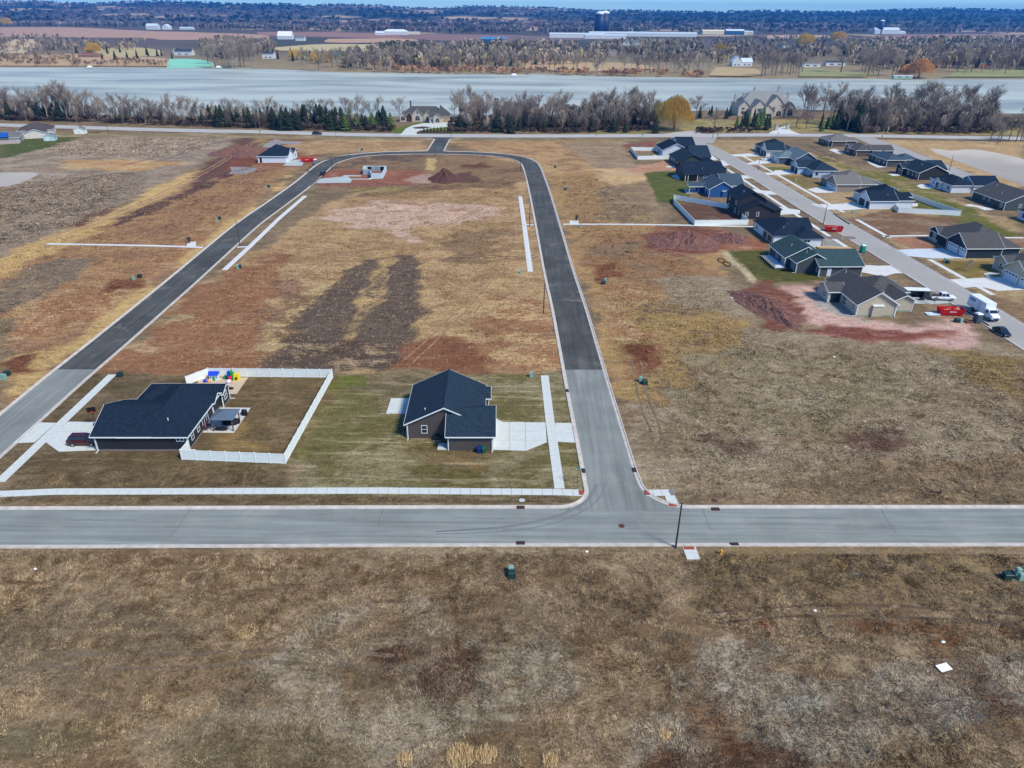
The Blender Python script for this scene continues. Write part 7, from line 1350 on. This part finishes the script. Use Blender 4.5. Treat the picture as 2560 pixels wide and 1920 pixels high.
wood('wood', 'bare wood along the far shore at the centre', 900, [(860, 148), (960, 124), (1120, 118), (1280, 112), (1500, 122), (1560, 140), (1500, 160), (1300, 168), (1150, 178), (980, 178), (860, 172)], gb, (14, 22), 33, .14)
wood('wood', 'green pine stand in the centre far wood', 110, [(950, 126), (1060, 120), (1060, 134), (960, 142)], [(96, 100, 80)], (16, 22), 34, .8)
wood('wood', 'wooded village behind the far shore at right', 1100, [(1480, 108), (1700, 104), (1900, 98), (2080, 100), (2120, 130), (2000, 158), (1800, 160), (1560, 150)], gb + [(124, 112, 92)], (11, 18), 35, .24)
wood('wood', 'dense bare wood filling the far right shore', 1500, [(2080, 112), (2250, 108), (2400, 106), (2560, 108), (2640, 110), (2640, 176), (2440, 172), (2260, 178), (2130, 160)], gb, (18, 27), 36, .07)
wood('wood', 'pine group in the far right wood', 60, [(2290, 118), (2410, 112), (2400, 132), (2300, 134)], [(96, 104, 82)], (22, 30), 37, .85)
wood('wood', 'scrub along the far left bank', 300, [(-20, 136), (200, 140), (200, 160), (330, 150), (420, 156), (410, 166), (-20, 166)], [(140, 120, 100), (126, 106, 92), (150, 128, 104)], (4, 8), 38, .0, 1.4)
wood('wood', 'reddish scrub along the far centre bank', 420, [(960, 172), (1300, 176), (1480, 178), (1760, 186), (1760, 193), (1480, 188), (1280, 185), (1000, 181)], [(158, 124, 100), (146, 114, 98), (172, 136, 96)], (4, 8), 39, .0, 1.4)
wood('wood', 'mid-distance tree belts beyond the far fields', 2600, [(-40, 62), (200, 60), (420, 58), (640, 66), (1000, 76), (1040, 82), (700, 78), (400, 70), (0, 66)], pb + dkw, (16, 24), 40, .15)
wood('wood', 'mid-distance tree belts beyond the dairy farm', 3000, [(1000, 76), (1300, 70), (1700, 76), (2000, 78), (2300, 76), (2600, 74), (2600, 84), (2200, 84), (1900, 84), (1500, 84), (1300, 84), (1040, 84)], pb + dkw, (16, 24), 41, .15)
wood('wood', 'hazy woodland on the plain at left and centre', 5200, [(-60, 44), (640, 48), (1280, 56), (1280, 70), (900, 72), (640, 64), (420, 56), (-60, 58)], dkw + pb, (22, 34), 42, .2, 1.6)
wood('wood', 'hazy woodland on the plain at right', 5200, [(1280, 56), (2000, 60), (2640, 64), (2640, 74), (2300, 76), (1700, 74), (1280, 70)], dkw + pb, (22, 34), 43, .2, 1.6)
def ridge_wood(name, label, n, y0, y1, cols, h, seed):
    r = np.random.default_rng(seed); Vs = []; Ts = []; Cs = []; off = 0
    for i in range(n):
        yv = math.sqrt(r.uniform(y0 ** 2, y1 ** 2)); x = r.uniform(-.95, .95) * yv
        if vnoise(np.array([x]), np.array([yv * .9]), 330, 15)[0] + .5 * vnoise(np.array([x]), np.array([yv]), 120, 16)[0] - .7 * max(0, min(1, (x / yv - .02) / .15)) > .42: continue
        v, t_ = tuft_q(r, r.uniform(*h), r.uniform(10, 22)); tone_ = .5 + vnoise(np.array([x]), np.array([yv]), 700, 17)[0]; rt = max(0, min(1, (x / yv - .02) / .15)); c_ = (S3(*cols[r.integers(3)]) if r.random() < max(tone_, rt) else S3(128, 116, 110)) * r.uniform(.7, 1.2)
        Vs.append(v[:, :] + np.array([x, yv, far_z(x, yv, 0) - 2])); Ts.append(t_ + off); off += len(v); Cs.append(np.tile(c_, (len(v), 1)))
    o = stuff(link(name, fastmesh(name, np.concatenate(Vs), np.concatenate(Ts), attr_mat('wood_twigs'), np.concatenate(Cs)))); o['label'] = label; o['category'] = 'wood'
ridge_wood('wood', 'dark woods covering the distant ridges', 6000, 3400, 7900, [(48, 62, 58), (58, 68, 64), (70, 76, 72), (92, 88, 84)], (14, 24), 44)
WOOD_K = 1.0
# undergrowth in the near shore belts
def brush(name, label, n, poly, cols, h, seed, n_=26, k_=.16, size=1.7, gap=-.6):
    global FAR_Z
    z_, = (FAR_Z,); FAR_Z = 0.0; o = wood(name, label, n, poly, cols, h, seed, 0, size, gap, n_, k_); FAR_Z = z_; o['category'] = 'undergrowth'; return o
bw = [(92, 78, 70), (104, 88, 78), (84, 74, 68), (116, 100, 86)]
brush('brush', 'dark brush under the left shore belt', 900, [(-40, 284), (240, 296), (620, 308), (980, 318), (980, 331), (640, 322), (240, 308), (-40, 300)], bw, (2.0, 4.5), 51)
brush('brush', 'dark brush under the middle shore wood', 900, [(1122, 300), (1400, 300), (1650, 312), (1650, 328), (1400, 334), (1300, 330), (1122, 333)], bw, (1.8, 4), 52)
brush('brush', 'tan brush under the right shore wood', 900, [(2130, 300), (2250, 290), (2480, 300), (2560, 320), (2480, 336), (2140, 334)], [(112, 96, 88), (124, 106, 96), (98, 84, 78)], (2.5, 5.5), 53)
brush('brush', 'low brush hedge before the mansion drive', 160, [(1740, 322), (1850, 324), (1930, 326), (1860, 332), (1740, 334)], [(104, 86, 82), (90, 76, 70)], (1.4, 2.8), 54)
tw = [(148, 134, 120), (136, 122, 108), (160, 144, 128), (124, 112, 102)]
brush('thicket', 'thin bare saplings filling the left shore belt', 150, [(-40, 284), (240, 294), (620, 306), (900, 316), (900, 328), (640, 321), (240, 307), (-40, 300)], tw, (7, 13), 55, 80, .045, .9, -.3)
brush('thicket', 'thin bare saplings filling the middle shore wood', 170, [(1155, 292), (1400, 292), (1650, 300), (1650, 326), (1400, 332), (1300, 328), (1155, 332)], tw, (9, 16), 56, 90, .045, .9, -.3)
brush('thicket', 'thin bare saplings filling the right shore wood', 190, [(2130, 292), (2250, 284), (2480, 292), (2490, 334), (2140, 332)], tw, (9, 17), 57, 90, .045, .9, -.3)
# hedge row of small evergreens at the lake house and garden shrubs in the back row
r_ = random.Random(5)
for i in range(9): X_, Y_ = g(1060 + 8.5 * i, 330 - .3 * i); tree('small_evergreen', 'small evergreen in the row along the lake house lawn', 'shrub', X_, Y_, CON, 2, r_.uniform(2.2, 3.2), 12, i, 'small evergreens along the lake house lawn', 0, 1.4)
for i in range(14): X_, Y_ = g(2026 + 5.2 * i + r_.uniform(-1, 1), 376 + 2.2 * i); tree('garden_shrub', 'small bare shrub in the row between the two house rows', 'shrub', X_, Y_, BARE, i % 3, r_.uniform(1.6, 2.6), 15, i, 'shrubs between the house rows', 0, 2.0)
for lab, a, b in (('spindly young sapling on the lawn by the beige edge house', 2414, 678), ('second spindly sapling on the lawn by the beige edge house', 2424, 677), ('bare young tree on the verge by the pickup', 2335, 762)): X_, Y_ = g(a, b); tree('sapling', lab, 'shrub', X_, Y_, BARE, 2, 2.8, 15, a, None, 0, 1.0)
# ------------------------------------------------------------------ rough dry grass of the near field, verges and lots
GRASS_OUT = [[(-140, 206.9), (-89, 204.4), (-89, 207.2), (-140, 209.6)], [(12, 233.8), (80, 232.8), (80, 235.6), (12, 236.6)], gz((0, 300), 3.456, [(-220, 450), (180, 448), (345, 462), (260, 515), (60, 580), (-220, 585)]), [(-80.8, 180), (-74.5, 180), (-75.5, 280), (-80.5, 280)], [(1, 180), (6.5, 180), (4, 280), (.5, 280)], [(-50, 72), (140, 74.2), (140, 84.5), (-50, 82.6)], [(9, 80), (20, 80), (19.6, 110), (18.5, 160), (9, 160)],gz((1200, 1100), 3.456, [(1410, 425), (1668, 425), (1730, 585), (1625, 585), (1598, 482), (1432, 482)]), gz((1200, 1100), 3.456, [(1755, 915), (1855, 915), (1900, 1040), (1795, 1040)])]
def grass(name, label, areas, seed, fade=.3, lo=.42, hi=1.25, pale_=.11, pk=.45, clum=1.0):
    r = np.random.default_rng(seed); Vs = []; Cs = []
    for poly, n, (h0, h1), w in areas:
        P = np.array(poly); x0, y0 = P.min(0); x1, y1 = P.max(0); a = r.uniform(x0, x1, int(n * 2.2)); b = r.uniform(y0, y1, int(n * 2.2)); ok = poly_sd(P, a, b) < 0
        a, b = a[ok][:n], b[ok][:n]
        for ex in GRASS_OUT: k_ = poly_sd(ex, a, b) > .25; a, b = a[k_], b[k_]
        inn = -poly_sd(P, a, b); keep = (r.random(len(a)) < np.clip(inn / fade, .02, 1)) & (vnoise(a, b, 1.3, 7) + vnoise(a, b, 5, 8) * .7 + r.uniform(-.6, .9, len(a)) > -.25); a, b = a[keep], b[keep]; m = len(a)
        k1, k2, th = paint(a, b); pick = (r.random(m) < .62)[:, None]; col = np.where(pick, k2, k1) * (lo + hi * r.random((m, 1)) ** 1.2); pale = (r.random(m) < pale_)[:, None]; col = np.where(pale, col * .8 + S3(176, 160, 130) * pk, col)
        big = (1 + .7 * np.clip(vnoise(a, b, 3.1, 9), 0, 1)) * (1 + .5 * (r.random(m) < .04))
        lum = (1 + clum * (.42 * vnoise(a, b, 1.0, 31) + .25 * vnoise(a * .6, b, 3.2, 32)))[:, None]; col = col * np.clip(lum, .35, 1.7); dirn = vnoise(a, b, 2.6, 33) * 7
        for j in range(3):
            u = dirn + r.normal(0, .7, m); L_ = r.uniform(h0, h1, m) * big; lean = np.clip(.75 + .35 * vnoise(a, b, 2.0, 34) + r.normal(0, .15, m), .2, 1.15); ww = w * r.uniform(.6, 1.4, m); ox = r.normal(0, .08, m); oy = r.normal(0, .08, m)
            c_, s_ = np.cos(u), np.sin(u); p0 = np.stack([a + ox - s_ * ww, b + oy + c_ * ww, np.full(m, -.01)], 1); p1 = np.stack([a + ox + s_ * ww, b + oy - c_ * ww, np.full(m, -.01)], 1); p2 = np.stack([a + ox + c_ * L_ * lean, b + oy + s_ * L_ * lean, L_ * (1.15 - .6 * lean)], 1)
            Vs.append(np.stack([p0, p1, p2], 1).reshape(-1, 3)); Cs.append(np.repeat(col * r.uniform(.8, 1.2, (m, 1)), 3, 0))
    V_ = np.concatenate(Vs); T_ = np.arange(len(V_)).reshape(-1, 3); o = stuff(link(name, fastmesh(name, V_, T_, attr_mat('dry_grass_blades'), np.concatenate(Cs)))); o['label'] = label; o['category'] = 'grass'; return o
grass('dry_grass', 'rough dry grass covering the foreground field', [(px((-330, 1376), (2890, 1376), (2890, 2080), (-330, 2080)), 330000, (.10, .25), .03)], 61)
grass('dry_grass', 'rough dry grass of the field right of the cross street', [(px((1540, 1000), (1600, 900), (1780, 800), (2200, 850), (2560, 880), (2900, 1000), (2900, 1400), (1680, 1268), (1580, 1230)), 130000, (.10, .27), .042)], 62, 14)
grass('dry_grass', 'thin dry turf of the two house lots and verge', [(px((880, 945), (1420, 950), (1440, 1215), (720, 1215)), 11000, (.04, .09), .03), (px((0, 1240), (1440, 1240), (1430, 1262), (0, 1262)), 16000, (.05, .13), .03), (px((60, 1190), (640, 1150), (700, 1215), (40, 1215)), 12000, (.05, .11), .03)], 63)
grass('dry_grass', 'straw and thin dead growth on the graded lots inside the loop', [(px((640, 620), (900, 480), (1300, 440), (1345, 600), (1410, 935), (270, 935)), 75000, (.08, .22), .07)], 64, 6, .6, .72, .05, .22, .7)
grass('dry_grass', 'straw and dead growth left of the side street', [(px((0, 960), (-150, 700), (420, 490), (620, 400), (720, 430), (100, 940)), 50000, (.08, .22), .08)], 65, 6, .6, .72, .05, .22, .7)
grass('dry_grass', 'straw and dead growth right of the loop street', [(px((1370, 440), (1500, 430), (1620, 520), (1720, 620), (1900, 840), (1560, 980), (1500, 830)), 50000, (.08, .24), .07)], 66, 6, .6, .75, .05, .25, .7)
grass('reeds', 'tall matted dead reeds in the wet field at far left', [(px((-200, 480), (130, 440), (330, 430), (380, 470), (240, 560), (60, 620), (-200, 680)), 30000, (.2, .42), .10), (px((60, 365), (180, 345), (560, 338), (540, 375), (400, 395), (150, 395)), 18000, (.2, .4), .11)], 67, 14, .85, .8, .3, .4, .6)
# clods and small stones on the graded lots, wheel ruts
def clods(name, label, poly, n, cols, s0, s1, seed):
    r = np.random.default_rng(seed); P = np.array(poly); x0, y0 = P.min(0); x1, y1 = P.max(0); a = r.uniform(x0, x1, n * 4); b = r.uniform(y0, y1, n * 4); ok = (poly_sd(P, a, b) < -1) & (vnoise(a, b, 7, seed) + .7 * r.uniform(-1, 1, len(a)) > .1); a, b = a[ok][:n], b[ok][:n]; m = len(a); s_ = r.uniform(s0, s1, m) * (1 + (r.random(m) < .05) * 1.2)
    base = np.array([(1, 0, -.2), (-.5, .87, -.2), (-.5, -.87, -.2), (.1, .1, .7)]); V_ = base[None] * s_[:, None, None] * r.uniform(.6, 1.4, (m, 4, 3)); V_[..., 0] += a[:, None]; V_[..., 1] += b[:, None]
    T_ = (np.array([(0, 1, 3), (1, 2, 3), (2, 0, 3)])[None] + 4 * np.arange(m)[:, None, None]).reshape(-1, 3); cl = np.array([S3(*cols[k]) for k in r.integers(len(cols), size=m)]) * r.uniform(.7, 1.3, (m, 1))
    o = stuff(link(name, fastmesh(name, V_.reshape(-1, 3), T_, attr_mat('clod_soil'), np.repeat(cl, 4, 0)))); o['label'] = label; o['category'] = 'soil'
lots_in = px((640, 620), (900, 480), (1310, 440), (1350, 600), (1430, 935), (260, 935)); soil = [(120, 90, 72), (150, 116, 90), (184, 152, 112), (96, 76, 64), (104, 80, 64)]
clods('clods', 'clods and straw scraps on the graded lots inside the loop', lots_in, 7000, soil, .05, .16, 71)
clods('clods', 'clods and straw scraps left of the side street', px((0, 960), (0, 500), (560, 380), (720, 420), (100, 930)), 5000, soil, .06, .18, 72)
clods('clods', 'clods and scraps right of the loop street', px((1360, 440), (1600, 430), (1720, 600), (1900, 840), (1560, 960), (1490, 800)), 4500, soil, .05, .16, 73)
def rut(P, col, w=.38, gauge=1.7, z=.014):
    P = smooth_line([g(*p) for p in P], 1.5); m = mat('rut_%d_%d_%d' % col, C(*col), .95, .3, .8)
    for s_ in (-1, 1):
        Q_ = [p + A_((mnoise.noise((p[0] * .2, p[1] * .2, s_)), mnoise.noise((p[0] * .2, p[1] * .2, 3 + s_)))) * .35 for p in offset_line(P, s_ * gauge / 2)]; Nn = normals2(Q_); mb = MB()
        vs_ = []
        for i, (p, n) in enumerate(zip(Q_, Nn)): k = w * (.45 + .75 * abs(mnoise.noise((i * .23, s_ * 5, p[0] * .1)))); vs_ += [(p[0] + n[0] * k, p[1] + n[1] * k, z), (p[0] - n[0] * k, p[1] - n[1] * k, z)]
        struct(mb.add(vs_, [(2 * i, 2 * i + 1, 2 * i + 3, 2 * i + 2) for i in range(len(Q_) - 1)]).build('wheel_rut', m))
rut([(1790, 1545), (1950, 1532), (2150, 1526), (2330, 1534), (2600, 1552)], (92, 72, 56)); rut([(-20, 1640), (350, 1655), (700, 1640), (1000, 1655)], (112, 96, 76)); rut([(380, 408), (460, 382), (520, 362), (600, 350)], (98, 82, 72), .5); rut([(300, 415), (380, 395), (430, 372), (480, 366)], (98, 82, 72), .5)
rut([(1590, 900), (1605, 980), (1640, 1080), (1660, 1150)], (120, 102, 78)); rut([(120, 600), (330, 520), (520, 425), (640, 352)], (160, 124, 90), .5, 2.2); rut([(1100, 655), (1180, 640), (1300, 645), (1340, 640)], (96, 74, 60), .45); rut([(700, 720), (820, 650), (960, 610), (1120, 560), (1240, 500)], (150, 120, 92), .4); rut([(1020, 905), (1150, 780), (1250, 660), (1290, 560)], (150, 116, 86), .35, 2.0)
straw = attr_mat('dry_grass_blades')
def clump(label, a, b, r0, n, h, cols, seed, name='grass_clump'):
    r = np.random.default_rng(seed); x, y = g(a, b); V_ = []; Cl = []
    for i in range(n):
        u = r.uniform(0, 6.28); q = r0 * math.sqrt(r.random()); c_, s_ = math.cos(u), math.sin(u); l = r.uniform(.6, 1.1) * h; v = r.uniform(0, 6.28); le = r.uniform(.1, .6)
        V_ += [(q * c_ - .045, q * s_, 0), (q * c_ + .045, q * s_, 0), (q * c_ + math.cos(v) * l * le, q * s_ + math.sin(v) * l * le, l)]; Cl += [S3(*cols[r.integers(len(cols))]) * r.uniform(.7, 1.2)] * 3
    o = link(name, fastmesh(name, np.array(V_), np.arange(len(V_)).reshape(-1, 3), straw, np.array(Cl)), None, (x, y, 0)); tag(o, label, 'grass clump')
sc_ = [(236, 208, 160), (222, 192, 142), (204, 172, 124)]
clump('pale straw tussock at the bottom edge left of centre', 1150, 1895, 1.3, 520, .7, sc_, 1); clump('second straw tussock at the bottom edge centre', 1215, 1890, 1.0, 380, .65, sc_, 2); clump('straw tussock at the bottom edge right of centre', 1375, 1905, .7, 220, .6, sc_, 3); clump('small straw tussock in the lower right of the field', 1662, 1842, .55, 200, .55, sc_, 4); clump('pale straw patch in the left of the foreground field', 622, 1578, 1.1, 260, .25, sc_, 5); clump('low straw tussock at the bottom left', 1010, 1900, .8, 240, .5, sc_, 7)
clump('patch of dark brown dead weed stalks in the foreground field', 1115, 1702, 3.0, 900, .8, [(122, 94, 76), (104, 80, 64), (140, 112, 90)], 6, 'weed_patch')
# ------------------------------------------------------------------ the air over the valley
hz = MB().box(-13500, -400, -1.5, 13500, 13500, 215).build('haze', None); stuff(hz); hz['label'] = 'blue haze over the whole valley'; hz['category'] = 'haze'
hm = bpy.data.materials.new('haze_air'); hm.use_nodes = True; hm.node_tree.nodes.clear(); ho = hm.node_tree.nodes.new('ShaderNodeOutputMaterial'); pv = hm.node_tree.nodes.new('ShaderNodeVolumePrincipled')
pv.inputs['Color'].default_value = (.06, .40, 1.0, 1); pv.inputs['Density'].default_value = HAZE_D; pv.inputs['Anisotropy'].default_value = .2; hm.node_tree.links.new(pv.outputs[0], ho.inputs['Volume']); hz.data.materials.append(hm)

# small joined bits that nobody could pick apart singly
for o in bpy.data.objects:
    if o.parent and o.name.split('.')[0] in ('domes', 'lettering', 'balusters', 'debris', 'ribs', 'toolboxes', 'corner_board', 'pillars', 'grate', 'piles', 'crossarm', 'lattice', 'feet', 'shelf', 'fascia', 'crown', 'foot', 'rail'): o['kind'] = 'stuff'
